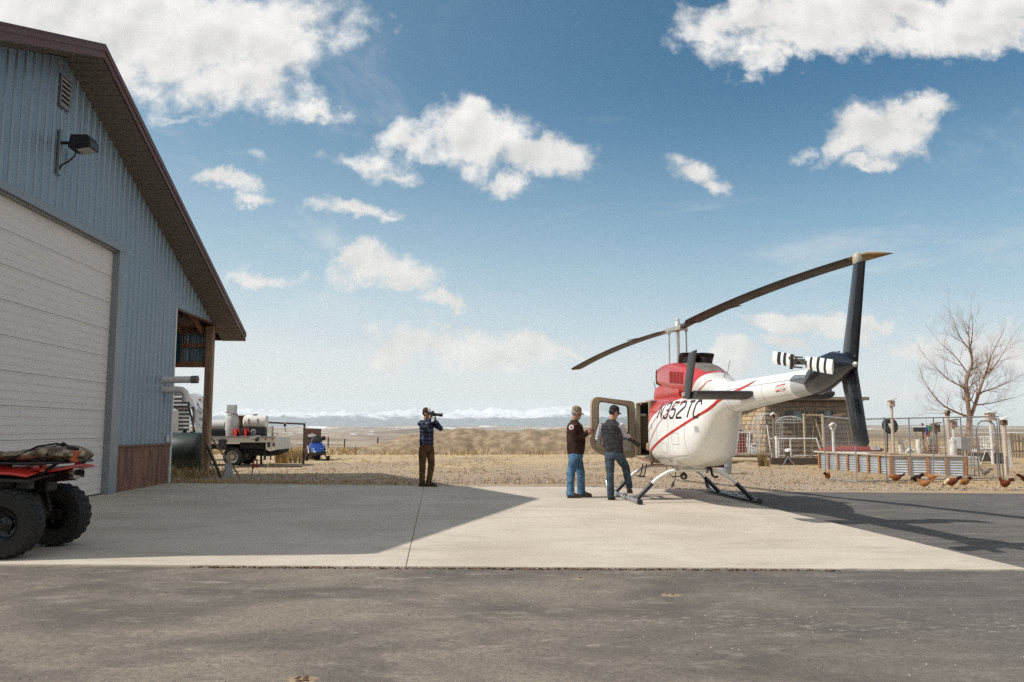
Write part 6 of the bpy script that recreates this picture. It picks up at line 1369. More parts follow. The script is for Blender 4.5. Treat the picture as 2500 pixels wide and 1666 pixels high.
for k, pts in enumerate(([(-.18, 0, 0), (-.14, 0, .5), (-.22, .05, .95)], [(0, 0, 0), (.02, .02, .45), (-.08, 0, .98)], [(.16, 0, 0), (.08, 0, .5), (.14, .04, .82)], [(.02, .02, .45), (.20, 0, .62)], [(-.14, 0, .5), (.04, -.03, .68)])): mb = MB(); mb.tube(pts, [.055, .05, .03][:len(pts)], 8); mb.build('root', M_WHT, rt, smooth=60)
def chair(label, loc, rz_, s=1.):
    t = thing('garden_chair', label, 'chair', loc, rz_, 'white garden chairs'); m = M_WHT
    for x, y in ((-.22, -.22), (.22, -.22), (-.22, .22), (.22, .22)): mb = MB(); mb.box((x, y, .22), (.05, .05, .44)); mb.build('leg', m, t)
    mb = MB(); mb.box((0, 0, .45), (.50, .50, .05)); mb.build('seat', m, t)
    for i in range(5): mb = MB(); mb.box((-.2 + .1 * i, .24, .76), (.07, .03, .58)); mb.build('back_slat', m, t)
    mb = MB(); mb.box((0, .24, 1.03), (.52, .04, .09)); mb.build('top_rail', m, t)
    for x in (-.25, .25): mb = MB(); mb.box((x, 0, .66), (.06, .46, .03)); mb.build('armrest', m, t)
    return t
chair('white slatted garden chair behind the pointed bird house', (16.50, 32.2, 0), R(25)); chair('white slatted garden chair half hidden by the tree trunk', (22.0, 38.5, 0), R(-20))
cb = thing('white_box', 'white square box standing on a crate behind the bed', 'box', (15.99, 30, 0)); mb = MB(); mb.box((0, 0, .88), (.36, .30, .40)); mb.build('box', pm('clean_white', (.72, .72, .72), .6), cb, bevel=.012); mb = MB(); mb.box((0, 0, .34), (.42, .34, .66)); mb.build('crate', M_OLD, cb)
pn = thing('grey_sheet', 'grey metal sheet standing beside the white box', 'metal sheet', (16.75, 31, 0)); mb = MB(); mb.box((0, 0, .84), (.58, .03, .46)); mb.build('sheet', M_GALV, pn); 
for x in (-.2, .2): mb = MB(); mb.box((x, .03, .4), (.05, .04, .8)); mb.build('leg', M_OLD, pn)
rdb = thing('red_white_boat', 'upturned red and white boat hull lying behind the pen', 'boat', (13.1, 31.6, .28)); 
mb = MB(); mb.loft([oval((x, 0, .30), (0, 1), .01 + a, b, 16) and [Vector((x, b * math.cos(t), .30 + a * max(-.2, math.sin(t)))) for t in [2 * math.pi * j / 16 for j in range(16)]] for x, a, b in ((-1.5, .02, .03), (-1.2, .12, .25), (-.5, .17, .38), (.3, .17, .40), (.8, .14, .34), (1.0, .04, .1))]); mb.build('hull', M_REDP, rdb, smooth=50)
mb = MB(); mb.box((.55, -.36, .40), (.34, .05, .16)); mb.build('white_panel', M_WHT, rdb); mb = MB(); mb.box((-.3, 0, .245), (2.4, .84, .035)); mb.build('gunwale', M_WHT, rdb)
gd = thing('planter_rack', 'rack of black and orange pots with a green stripe on a stand', 'plant stand', (15.0, 30.3, 0)); mb = MB(); mb.box((-.10, 0, 1.36), (.40, .22, .16)); mb.build('trough', M_BLACK, gd, bevel=.01); mb = MB(); mb.lathe([(.08, 0), (.11, .2)], 14, (.12, -.08, 1.10)); mb.build('pot', pm('terracotta', (.36, .12, .05), .8), gd); mb = MB(); mb.box((.20, -.06, 1.38), (.10, .18, .24), Matrix.Rotation(R(12), 3, 'Y')); mb.build('green_box', pm('green_plastic', (.03, .16, .08), .5), gd); mb = MB(); mb.tube([(0, 0, 0), (0, 0, 1.3)], .03, 8); mb.build('stand', M_OLD, gd); mb = MB(); mb.ball((.0, 0, 1.56), (.05, .05, .035)); mb.tube([(0, 0, 1.44), (0, 0, 1.55)], .008, 6); mb.build('ornament', M_BLACK, gd)
bb = thing('hanging_bottle', 'blue glass bottle hanging from the pen rail', 'bottle', (11.05, 22.1, 1.22)); mb = MB(); mb.lathe([(.001, 0), (.028, .005), (.03, .15), (.012, .2), (.012, .26)], 14); mb.build('bottle', pm('blue_glass', (.03, .06, .22), .15), bb, smooth=50); mb = MB(); mb.tube([(0, 0, .25), (0, 0, .48)], .003, 4); mb.build('string', M_BLACK, bb)
bs = thing('brush_pile', 'pile of reddish bare brush behind the raised bed', 'brush', (15.8, 31.4, 0)); g = random.Random(5); mb = MB()
for k in range(140): a = g.uniform(0, 6.28); b = Vector((g.uniform(-.25, .25), g.uniform(-.2, .2), 0)); e = b + Vector((math.cos(a) * g.uniform(.05, .3), math.sin(a) * .2, g.uniform(.5, 1.15))); mb.tube([b, b.lerp(e, .5) + Vector((g.uniform(-.05, .05), 0, 0)), e], [.008, .006, .003], 4, False)
mb.build('twigs', pm('red_twig', (.22, .11, .07), .9, var=.3), bs, fix=False)['kind'] = 'stuff'
th_ = thing('trough_stand', 'grey trough and white pipe rail under the big bird house', 'trough', (19.0, 33.3, 0)); mb = MB(); mb.box((.3, .3, .26), (1.6, .35, .34)); mb.build('trough', M_DKT, th_, bevel=.02); mb = MB(); mb.tube([(-.75, 0, 1.05), (.75, 0, 1.05)], .02, 6); mb.build('rail', M_WHT, th_); mb = MB(); mb.tube([(-.25, 0, 0), (0, 0, .65), (.25, 0, 0)], .02, 6); mb.build('a_frame', M_WHT, th_)
# white plank upright and picket fence at the edge
pk = thing('picket_fence', 'weathered grey picket fence beyond the tree', 'fence', (24.2, 40.4, 0), R(-6))
g = random.Random(11); pm_ = []
for k in range(4): mb = MB(); h = 1.0 + .06 * k; mb.prism([(0, 0), (.085, 0), (.085, h - .06), (.042, h), (0, h - .06)], (0, .02, 0)); pm_.append([mb.mesh('picket', M_CEDAR[i]) for i in (0, 4, 2)])
for i in range(26): inst('picket', g.choice(g.choice(pm_)), pk, Matrix.Translation((.128 * i, 0, g.uniform(-.03, .03))) @ Matrix.Rotation(R(g.uniform(-3, 3)), 4, 'Y'))
for z in (.3, .8): mb = MB(); mb.box((1.65, .04, z), (3.3, .03, .08)); mb.build('rail', M_OLD, pk)
ps = thing('white_plank', 'wide white plank leaning upright beside the thick bird house post', 'plank', (17.95, 30.1, 0)); mb = MB(); mb.box((0, 0, .5), (.22, .03, 1.0), Matrix.Rotation(R(-3), 3, 'Y')); mb.build('board', M_WHT, ps)
mb = MB(); mb.box((25.6, 40.0, .28), (1.3, .05, .50), Matrix.Rotation(R(8), 3, 'X')); tag(mb.build('black_sheet', M_BLACK), 'black sheet leaning against the picket fence', 'sheet')

# bare tree
M_BARK = pm('cottonwood_bark', (.22, .135, .095), .9, var=.25, scale=5, col2=(.28, .185, .13), bump=.4, bscale=18)
def tree(name, label, loc, limbs, seed, twig_len=.62):
    g = random.Random(seed); t = thing(name, label, 'tree', loc); tr = MB(); cr = MB(); tips = []
    def grow(mb, pts, r0, r1, n=7):
        k = len(pts); mb.tube(pts, [r0 + (r1 - r0) * i / (k - 1) for i in range(k)], n, True)
    def branch(p, d, L, r, depth):
        pts = [p]; dd = Vector(d).normalized(); n = 4
        for i in range(n):
            dd = (dd + Vector((g.uniform(-.16, .16), g.uniform(-.16, .16), g.uniform(-.04, .15)))).normalized(); pts.append(pts[-1] + dd * L / n)
        grow(cr, pts, r * .85, r * .3 if depth else r * .2, 5 if depth > 1 else 4)
        if depth == 0: return
        k = g.choice((3, 4, 5)) if depth < 3 else 5
        for q in range(k):
            f_ = g.uniform(.25, .98); i = min(n - 1, int(f_ * n)); c = pts[i].lerp(pts[i + 1], f_ * n - i); a = g.uniform(0, 6.28); x, y, z = frame_z(dd); nd = dd * g.uniform(.55, .9) + (x * math.cos(a) + y * math.sin(a)) * g.uniform(.4, .75) + Vector((0, 0, .12))
            branch(c, nd, L * g.uniform(.48, .68), r * (1 - f_ * .6) * .55, depth - 1)
    for pts, r0, r1, main, nb in limbs:
        P = smoothline([Vector(p) for p in pts], 4); grow(tr if main else cr, P, r0, r1, 10 if main else 7)
        for q in range(nb):
            f_ = .22 + .78 * (q + g.random()) / nb; i = min(len(P) - 2, int(f_ * (len(P) - 1))); d = (P[i + 1] - P[i]).normalized(); x, y, z = frame_z(d); a = g.uniform(0, 6.28)
            nd = d * g.uniform(.5, .85) + (x * math.cos(a) + y * math.sin(a)) * g.uniform(.55, .9) + Vector((0, 0, .1)); L_ = twig_len * g.uniform(1.3, 2.6) * (1.15 - .5 * f_)
            branch(P[i], nd, L_, (r0 + (r1 - r0) * f_) * .34 + .003, 3)
        branch(P[-1], P[-1] - P[-2], twig_len * 2.1, r1, 3)
    tr.build('trunk', M_BARK, t, smooth=60, fix=False); cr.build('crown', M_BARK, t, smooth=60, fix=False); return t
tree('bare_tree', 'tall bare cottonwood tree with forked trunk behind the pen', (23.2, 42.0, 0), [
    ([(0, 0, 0), (-.06, 0, 1.0), (.0, 0, 2.0)], .17, .135, True, 0),
    ([(0, 0, 1.9), (-.05, 0, 2.9), (.02, .1, 3.9), (.35, .1, 4.7), (.28, .1, 5.5)], .115, .045, True, 13),
    ([(.02, 0, 1.9), (.45, .1, 2.8), (.75, .1, 3.6), (1.15, .2, 4.4), (1.4, .2, 5.1)], .10, .028, True, 13),
    ([(-.05, 0, 2.0), (-.7, 0, 2.25), (-1.5, -.1, 2.7), (-2.1, -.1, 3.5)], .065, .018, False, 11),
    ([(.28, .1, 5.4), (-.2, .1, 6.1), (-.55, .0, 6.9)], .036, .010, False, 8), ([(.28, .1, 5.4), (.5, .2, 6.2), (.55, .2, 7.0)], .036, .010, False, 8),
    ([(.6, .1, 3.2), (1.5, .1, 3.5), (2.5, .2, 3.9)], .045, .013, False, 9), ([(-.02, 0, 3.4), (-.9, .1, 3.9), (-1.6, .1, 4.6)], .042, .012, False, 9), ([(.1, .1, 4.2), (-.5, 0, 5.0), (-1.2, 0, 5.7)], .036, .010, False, 8), ([(.9, .1, 4.0), (1.7, .2, 4.8), (2.3, .3, 5.6)], .034, .010, False, 8), ([(.4, .1, 2.6), (1.3, .3, 2.7), (2.6, .3, 3.0)], .04, .010, False, 8)], 21)
mb = MB(); g = random.Random(9)
for k in range(260): a = g.uniform(0, 6.28); b = Vector((g.uniform(-.5, .7), g.uniform(-.3, .3), 0)); e = b + Vector((math.cos(a) * .35, .2 * math.sin(a), g.uniform(.4, 1.2))); mb.tube([b, b.lerp(e, .5), e], [.007, .005, .002], 3, False)
tag(mb.build('bare_shrub', MATS['red_twig'], loc=(23.3, 41.2, 0), fix=False), 'reddish bare shrub at the foot of the tree', 'shrub')

# chickens
FE = {k: pm('feather_' + k, c, .85, var=.35, scale=22, col2=c2, bump=.5, bscale=40, spec=.2) for k, c, c2 in (('orange', (.34, .125, .025), (.20, .06, .014)), ('rust', (.19, .05, .016), (.09, .022, .01)), ('black', (.014, .013, .013), (.04, .022, .014)), ('buff', (.38, .17, .065), (.24, .085, .03)), ('gold', (.34, .155, .04), (.17, .075, .022)), ('grey', (.26, .22, .19), (.07, .06, .055)), ('brown', (.13, .038, .016), (.06, .018, .01)), ('cream', (.60, .50, .34), (.45, .31, .17)))}
M_COMB = pm('red_comb', (.38, .02, .018), .6); M_BEAK = pm('horn_yellow', (.45, .28, .08), .6)
def chicken(label, loc, yaw, body, tail, cape=None, peck=0., s=1.):
    """local +x is forward; peck 0 = head up, 1 = head at the ground"""
    hd = Vector((.15 + .05 * peck, 0, .37 - .27 * peck)); mb = MB()
    mb.loft([[Vector((x, w * math.cos(t), z + h * math.sin(t))) for t in [2 * math.pi * j / 14 for j in range(14)]] for x, z, w, h in ((-.19, .265, .02, .03), (-.14, .235, .062, .065), (-.05, .20, .095, .098), (.03, .19, .095, .098), (.09, .20, .072, .082), (.13, .215, .035, .045))])
    mb.tube([Vector((.06, 0, .22)), Vector((.115 + .02 * peck, 0, .29 - .10 * peck)), hd], [.066, .045, .030], 12); mb.ball(hd + Vector((.008, 0, .004)), (.034, .027, .030), 12, 8)
    for k in (-1, 1): mb.ball((-.03, k * .072, .205), (.10, .022, .055), 12, 8)
    o = place('chicken', solid(mb, .010, 4), FE[body]); o.location = loc; o.rotation_euler[2] = yaw; o.scale = (s * .64,) * 3; tag(o, label, 'chicken', 'chickens pecking along the edge of the asphalt')
    tb = MB()
    for k in range(7):
        a = (k - 3) * .16; L_ = .10 + .02 * (3 - abs(k - 3)); b = Vector((-.12, .010 * (k - 3), .235)); e = b + Vector((-L_ * .85, L_ * a, L_ * .62)); tp_ = e + Vector((-.05, .02 * (k - 3), -.03 if abs(k - 3) > 1 else .01)); u = Vector((.012, 0, .024)); tb.add([b - u, b + u, e + u * .9, e - u * .8, tp_], [(0, 1, 2, 3), (3, 2, 4)])
    tb.build('tail', FE[tail], o, fix=False).modifiers.new('t', 'SOLIDIFY').thickness = .006
    if cape: mb = MB(); mb.tube([Vector((.05, 0, .235)), Vector((.115 + .02 * peck, 0, .295 - .10 * peck)), hd - Vector((.006, 0, .0))], [.072, .052, .034], 12); place('neck_cape', solid(mb, .010, 3), FE[cape], o)
    cm_ = MB(); 
    for k in range(4): cm_.ball(hd + Vector((.030 - .014 * k, 0, .034 + .004 * (k % 2))), (.008, .004, .014), 6, 5)
    cm_.ball(hd + Vector((.032, 0, -.026)), (.008, .008, .014), 6, 5); cm_.build('comb', M_COMB, o)['label'] = 'small red comb'
    bk_ = MB(); bd_ = Vector((.9, 0, -.2 - .6 * peck)).normalized(); bk_.tube([hd + bd_ * .03, hd + bd_ * .058], [.010, .002], 6); bk_.build('beak', M_BEAK, o)
    for k in (-1, 1):
        lg = MB(); lg.tube([(.0, k * .035, .14), (-.01, k * .035, .07), (.0, k * .035, .006)], [.018, .008, .007], 6)
        for a in (-.5, 0, .5, math.pi): lg.tube([(0, k * .035, .008), (.04 * math.cos(a), k * .035 + .04 * math.sin(a), .004)], .005, 4)
        lg.build('leg', M_BEAK, o)
    return o
PI = math.pi
for a in (('plump orange hen at the corner of the pen, its back turned', (8.40, 22.2, .0), R(50), 'orange', 'brown', None, .15, 1.12), ('rust orange hen in front of the raised bed corner', (9.75, 21.2, 0), PI - .5, 'rust', 'black', 'orange', .55, 1.2), ('black hen with a black tail beside the rust hen', (10.12, 20.9, 0), PI + .3, 'black', 'black', None, .75, 1.25), ('buff orange hen nearest the asphalt, turned to the bed', (9.45, 19.15, .0), PI - .35, 'buff', 'buff', None, .25, 1.15), ('pale buff hen with a cream tail behind the orange one', (10.85, 21.6, 0), PI - .6, 'buff', 'cream', None, .3, 1.15), ('rooster with a cream neck and black tail pecking', (10.15, 19.3, 0), PI, 'rust', 'black', 'cream', .95, 1.35), ('golden hen with raised tail pecking beside the rooster', (10.62, 19.6, 0), PI + .45, 'gold', 'brown', None, .9, 1.2), ('grey speckled hen inside the pen gate', (13.55, 23.9, 0), PI, 'grey', 'grey', None, .1, 1.2), ('dark red hen alone near the end of the pen', (11.12, 18.85, .0), PI + .2, 'rust', 'brown', None, .1, 1.25), ('brown hen at the very edge of the picture with tail up', (12.62, 20.5, 0), R(10), 'brown', 'brown', None, .6, 1.3)):
    chicken(*a)

# dead stalks and leaning sticks through the garden
M_DRY = pm('bleached_stalk', (.46, .40, .31), .9, var=.3, scale=4)
for i, (x, y, n, h, sp_, lab) in enumerate(((10.6, 33.6, 110, 1.1, .45, 'bleached dead stalks under the wire hoops'), (12.3, 34.2, 120, 1.0, .5, 'bleached dead stalks right of the pole gateway'), (13.6, 32.6, 110, .9, .5, 'bleached dead stalks behind the red boat'), (17.4, 32.5, 120, .9, .6, 'bleached dead stalks behind the grey metal sheet'), (19.8, 34.5, 120, .8, .7, 'bleached dead stalks behind the trough'), (14.2, 30.2, 90, .8, .4, 'bleached dead stalks below the black tyre'), (9.5, 34.6, 90, .8, .4, 'bleached dead stalks behind the white trestle'))):
    straw('dead_stalks', lab, (x, y, .1), n, h, sp_, .3, 40 + i, M_DRY, cat='dead plant')
g = random.Random(77)
for i, (x, y, h, lab) in enumerate(((12.0, 33.4, 1.5, 'thin leaning stick left of the gateway post'), (13.4, 32.9, 1.3, 'thin leaning stick behind the boat'), (15.6, 31.8, 1.25, 'thin leaning stick beside the brush pile'), (17.1, 31.6, 1.2, 'thin leaning stick beside the grey sheet'), (18.3, 32.4, 1.3, 'thin leaning stick left of the big bird house'), (20.4, 35.0, 1.1, 'thin leaning stick beyond the big bird house'))):
    mb = MB(); mb.tube([(x, y, 0), (x + g.uniform(-.25, .25), y, h)], .018, 6); tag(mb.build('leaning_stick', M_OLD), lab, 'stick')
for i, (x, y, w, h, d, m, lab) in enumerate(((17.6, 31.9, .5, .35, .3, M_WHT, 'white crate on the ground near the leaning plank'), (19.9, 33.9, .6, .4, .3, M_DKT, 'dark wooden crate right of the trough'), (13.9, 30.4, .4, .3, .3, M_OLD, 'grey wooden crate below the black tyre'), (21.2, 37.5, .7, .5, .4, M_WHT, 'white box left of the tree trunk'))):
    t = thing('yard_crate', lab, 'crate', (x, y, 0), R(g.uniform(-25, 25)))
    for k in range(3): mb = MB(); mb.box((0, 0, h * (k + .5) / 3), (w, d, h / 3 - .03)); mb.build('board', m, t, bevel=.006)
wire_panel('mesh_fence', 'wire mesh fence panel between the big bird house and picket fence', 'fence', (19.6, 35.2, 0), 3.4, 1.1, 24, 7, M_RUST, .005)
wire_panel('mesh_fence', 'wire mesh fence panel behind the white stumps', 'fence', (13.9, 32.4, 0), 3.2, 1.1, 22, 7, M_RUST, .005)
# ================================================================== machinery beyond the hangar
M_TGRN = pm('dark_green_tank', (.012, .024, .019), .5, var=.3, scale=3); M_TWHT = pm('truck_white', (.58, .56, .50), .55, var=.15, scale=3); M_DUST = pm('dusty_white', (.66, .63, .58), .6, var=.12, scale=3)
tk = thing('green_fuel_tank', 'big dark green cylindrical tank lying behind the porch post', 'tank', (-10.5, 27.0, 0))
mb = MB(); mb.lathe([(.05, -.95), (.38, -.93), (.56, -.84), (.63, -.70), (.635, 0), (.635, .35), (.60, .50), (.48, .60), (.25, .66), (.02, .67)], 40, (0, 0, .64), (1, 0, 0)); mb.build('tank_shell', M_TGRN, tk, smooth=40)
for x in (-.55, .2): mb = MB(); mb.box((x, 0, .08), (.12, .9, .16)); mb.build('saddle', M_DARK, tk)
mb = MB(); mb.cyl((-.15, 0, 1.24), (-.15, 0, 1.40), .07); mb.build('filler_cap', M_BLACK, tk); mb = MB(); mb.cyl((.12, -.1, 1.22), (.12, -.1, 1.30), .045); mb.build('vent_cap', M_BLACK, tk)
# stock trailer
st = thing('stock_trailer', 'pale slatted stock trailer with a rounded nose bearing a drawn emblem', 'trailer', (-15.2, 36.0, 0))
nose = [(1.05, 2.92), (1.35, 2.95), (1.62, 2.80), (1.82, 2.45), (1.93, 1.95), (1.98, 1.3), (1.98, .6), (1.6, .6), (1.52, 1.2), (1.35, 1.9), (1.12, 2.6)]
mb = MB(); mb.prism(nose, (0, .5, 0), (0, 0, 0)); mb.build('nose', pm('trailer_nose_white', (.66, .70, .74), .4, var=.08, scale=2), st, bevel=.02)
for k in range(14):
    z = .62 + .165 * k; x1 = 1.50 - max(0, z - 1.1) * .27; mb = MB(); mb.box((x1 / 2 - 1.5, -.02, z), (x1 + 3.0, .03, .085)); mb.build('slat', pm('aluminium_slat', (.52, .53, .54), .45, .4, var=.15), st)
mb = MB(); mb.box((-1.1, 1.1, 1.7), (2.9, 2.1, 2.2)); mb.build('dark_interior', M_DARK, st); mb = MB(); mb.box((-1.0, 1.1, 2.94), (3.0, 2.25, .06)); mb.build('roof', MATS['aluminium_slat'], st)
mb = MB(); mb.bar((1.0, -.03, 2.92), (1.62, -.03, .6), .05, .07); mb.build('nose_trim', M_BLACK, st)
for x0, z0, x1, z1 in ((.72, .75, .52, 2.34), (1.42, .75, 1.36, 2.34), (.5, 2.30, 1.40, 2.30)): mb = MB(); mb.bar((x0, -.06, z0), (x1, -.06, z1), .05, .09, (0, 1, 0)); mb.build('gate_bar', M_DKT, st)
mb = MB(); mb.box((-.6, .2, .5), (3.9, .1, .16)); mb.build('chassis', M_DARK, st)
for x in (-1.2, -.4): mb = MB(); mb.lathe([(.2, -.1), (.34, -.1), (.36, 0), (.34, .1), (.2, .1)], 24, (x, .1, .36), (0, 1, 0)); mb.build('wheel', M_TYRE, st, smooth=40)
M_INK = pm('emblem_ink', (.10, .12, .15), .7)
mb = MB(); z0, x0 = 2.15, 1.60
for pts in ([(-.10, .36), (-.05, .22), (.02, .12), (.10, .10), (.08, -.02), (.0, -.06), (-.06, .04), (-.04, .14)], [(-.12, .42), (-.10, .3), (-.02, .24)], [(0, -.04), (.06, -.12), (.12, -.06)]):
    for a, b in zip(pts, pts[1:]): mb.bar((x0 + a[0], -.004, z0 + a[1]), (x0 + b[0], -.004, z0 + b[1]), .006, .030, (0, 1, 0) if abs(a[1] - b[1]) > abs(a[0] - b[0]) else (0, 0, 1))
for i in range(4):
    x = x0 + .02 + .075 * i; z = z0 - .42
    for a, b in (((0, 0), (0, .13)), ((0, .13), (.045, .13)), ((.045, .13), (.045, 0)), ((0, .06), (.045, .06))): mb.bar((x + a[0], -.004, z + a[1]), (x + b[0], -.004, z + b[1]), .006, .016, (0, 1, 0) if a[0] == b[0] else (0, 0, 1))
for k in range(9):
    t0, t1 = k / 9, (k + 1) / 9; f_ = lambda t: (x0 + .0 + .36 * t, z0 - .55 - .22 * math.sin(math.pi * t * .9)); a, b = f_(t0), f_(t1); mb.bar((a[0], -.004, a[1]), (b[0], -.004, b[1]), .006, .02)
mb.build('emblem', M_INK, st)
mb = MB(); mb.ball((1.60, -.01, 2.66), (.06, .03, .04)); mb.build('marker_lamp', MATS['tail_lamp_red'], st)
mb = MB(); mb.box((1.62, -.008, 1.12), (.60, .012, .09)); mb.build('blue_band', pm('blue_band', (.10, .22, .42), .6), st)

# flatbed work truck
tr_ = thing('flatbed_truck', 'pale flatbed work truck seen from its rear side, loaded with tanks and reels', 'truck', (-10.42, 31.0, 0))
mb = MB(); mb.box((-.55, .95, 1.00), (4.3, 1.95, .07)); mb.build('deck', M_DKT, tr_)
mb = MB(); mb.box((-.55, -.03, .985), (4.3, .05, .20)); mb.build('side_rail', M_TWHT, tr_, bevel=.01); mb = MB(); mb.box((-.55, -.05, 1.10), (4.3, .09, .03)); mb.build('rail_lip', M_ALU, tr_)
mb = MB(); mb.prism([(1.25, .62), (1.25, .90), (1.18, 1.09), (1.62, 1.09), (1.66, .62), (1.40, .56)], (0, 1.96, 0), (0, -.04, 0)); mb.build('rear_body', M_TWHT, tr_, bevel=.012)
for x, z in ((1.36, .80), (1.54, .80)): mb = MB(); mb.box((x, -.05, z), (.10 if x < 1.5 else .06, .02, .17 if x < 1.5 else .12)); mb.build('recess', M_DARK, tr_)
for x, z, m in ((1.24, 1.01, MATS['tail_lamp_red']), (1.50, 1.01, pm('amber_lamp', (.35, .16, .02), .3))): mb = MB(); mb.lathe([(.035, 0), (.03, .02), (.001, .025)], 14, (x, -.06, z), (0, -1, 0)); mb.build('marker_lamp', m, tr_)
mb = MB(); mb.lathe([(.07, 0), (.08, .04), (.05, .06), (.001, .06)], 16, (.93, -.06, 1.0), (0, -1, 0)); mb.build('filler', M_BLACK, tr_); mb = MB(); mb.box((.80, -.09, 1.06), (.24, .06, .03)); mb.build('filler_lid', M_DUST, tr_)
mb = MB(); mb.box((-.6, .9, .72), (4.0, .8, .18)); mb.box((.75, .6, .80), (1.0, 1.1, .30)); mb.prism([(.55, .40), (1.25, .36), (1.65, .52), (1.65, .62), (.5, .62)], (0, 1.4, 0), (0, .3, 0)); mb.build('chassis', M_DARK, tr_)
for x in (1.20, 1.42): mb = MB(); mb.box((x, .05, .42), (.09 if x < 1.3 else .05, .03, .36)); mb.build('mud_flap', M_APL, tr_)
def truck_wheel(x, y):
    w = bpy.data.objects.new('wheel', None); link(w, tr_); w.location = (x, y, .36)
    mb = MB(); mb.lathe([(.21, -.11), (.24, -.13), (.33, -.12), (.355, -.08), (.36, 0), (.355, .08), (.33, .12), (.21, .11)], 32, (0, 0, 0), (0, 1, 0), cap=False); mb.build('tyre', M_TYRE, w, smooth=40)
    mb = MB(); mb.lathe([(.215, -.125), (.20, -.11), (.19, -.06), (.15, -.04), (.11, -.05), (.09, -.11), (.001, -.12)], 28, (0, 0, 0), (0, 1, 0), cap=False); mb.build('rim', pm('dusty_rim', (.40, .38, .35), .5, .5, var=.2), w, smooth=35)
    for k in range(8): a = 2 * math.pi * k / 8; mb = MB(); mb.cyl((.13 * math.cos(a), -.05, .13 * math.sin(a)), (.13 * math.cos(a), -.09, .13 * math.sin(a)), .013, n=6); mb.build('lug_nut', M_DARK, w)
for x, y in ((0, .10), (0, .38), (0, 1.78), (-2.6, .10), (-2.6, 1.78)): truck_wheel(x, y)
mb = MB(); mb.prism([(-.62, .60), (-.30, .60), (-.30, .97), (-.34, 1.0), (-.58, 1.0), (-.60, .97)], (0, .04, 0), (.1, -.09, 0)); mb.build('mud_guard', M_BLACK, tr_)
mb = MB(); mb.prism([(-4.6, .6), (-2.8, .6), (-2.8, 2.1), (-3.0, 2.2), (-3.9, 2.2), (-4.4, 1.4), (-4.7, 1.3)], (0, 1.9, 0)); mb.build('cab', M_TWHT, tr_, bevel=.06)
mb = MB()     # scrawled script on the rail
for a, b in (((-.82, .95), (-.70, 1.03)), ((-.70, 1.03), (-.66, .95)), ((-.66, .95), (-.56, .99)), ((-.56, .99), (-.46, .96)), ((-.46, .96), (-.34, .99)), ((-.84, 1.0), (-.76, .94))): mb.bar((a[0], -.06, a[1]), (b[0], -.06, b[1]), .006, .018)
mb.build('side_script', M_INK, tr_)
# load
def load(name, label, cat, loc): return thing(name, label, cat, Vector((-10.42, 31.0, 0)) + Vector(loc))
l1 = load('poly_tank', 'white plastic tank with two black strap buckles on the truck bed', 'tank', (.72, .45, 1.45)); mb = MB(); mb.lathe([(.05, -.46), (.20, -.45), (.245, -.40), (.25, .36), (.24, .40), (.05, .42)], 28, (0, 0, .21), (1, 0, 0)); mb.build('tank_shell', M_DUST, l1, smooth=40)
for x in (-.22, .12): mb = MB(); mb.bar((x, -.255, .32), (x + .015, -.25, .22), .03, .03); mb.bar((x + .015, -.25, .22), (x + .03, -.235, .10), .02, .02); mb.build('strap_buckle', M_BLACK, l1)
mb = MB(); mb.lathe([(.09, 0), (.09, .04), (.001, .045)], 14, (-.05, 0, .45)); mb.build('tank_lid', M_DKT, l1)
l2 = load('tool_chest', 'black tool chest with a round grey emblem under the white tank', 'chest', (.72, .25, 1.04)); mb = MB(); mb.box((0, .2, .20), (.84, .5, .38)); mb.build('chest_body', M_BLACK, l2, bevel=.012); mb = MB(); mb.lathe([(.11, 0), (.10, .012), (.001, .014)], 20, (-.02, -.055, .23), (0, -1, 0)); em = mb.build('emblem', pm('emblem_grey', (.34, .34, .34), .6), l2)
mb = MB(); mb.lathe([(.07, .012), (.06, .018), (.001, .018)], 16, (-.02, -.055, .235), (0, -1, 0)); mb.build('emblem_centre', M_INK, em)
mb = MB(); mb.box((-.12, -.06, .055), (.75, .02, .09)); sgn = mb.build('placard', M_DUST, l2)
mb = MB()
for i in range(9): mb.box((-.42 + .075 * i, -.072, .055), (.045, .004, .045)); 
mb.build('placard_lettering', pm('placard_pink', (.45, .17, .14), .7), sgn)
l3 = load('dust_collector', 'tall grey white drum with a tapered hood tied with a cord on the truck', 'drum', (-.22, .5, 1.04)); mb = MB(); mb.lathe([(.26, .0), (.28, .35), (.27, .62), (.22, .80), (.18, .92)], 28, (0, 0, .05)); mb.build('drum_shell', pm('dull_drum', (.47, .46, .45), .6, var=.2, scale=4), l3, smooth=40); mb = MB(); mb.box((-.02, 0, 1.10), (.30, .30, .32)); mb.build('hood', MATS['dull_drum'], l3, bevel=.01); mb = MB(); mb.tube([(-.2, -.2, .96), (0, -.26, .95), (.15, -.22, .90), (.28, -.15, .84)], .018, 6); mb.build('cord', DB, l3)
l4 = load('compressor', 'grey compressor tank lying low at the front of the truck bed', 'compressor', (-.78, .5, 1.04)); mb = MB(); mb.lathe([(.04, -.36), (.20, -.33), (.22, -.2), (.22, .34), (.05, .38)], 24, (0, 0, .48), (1, 0, 0)); mb.build('air_tank', MATS['dull_drum'], l4, smooth=40); mb = MB(); mb.box((0, 0, .16), (.8, .45, .3)); mb.ball((-.3, -.1, .55), (.14, .12, .14)); mb.build('motor', M_DARK, l4, bevel=.02)
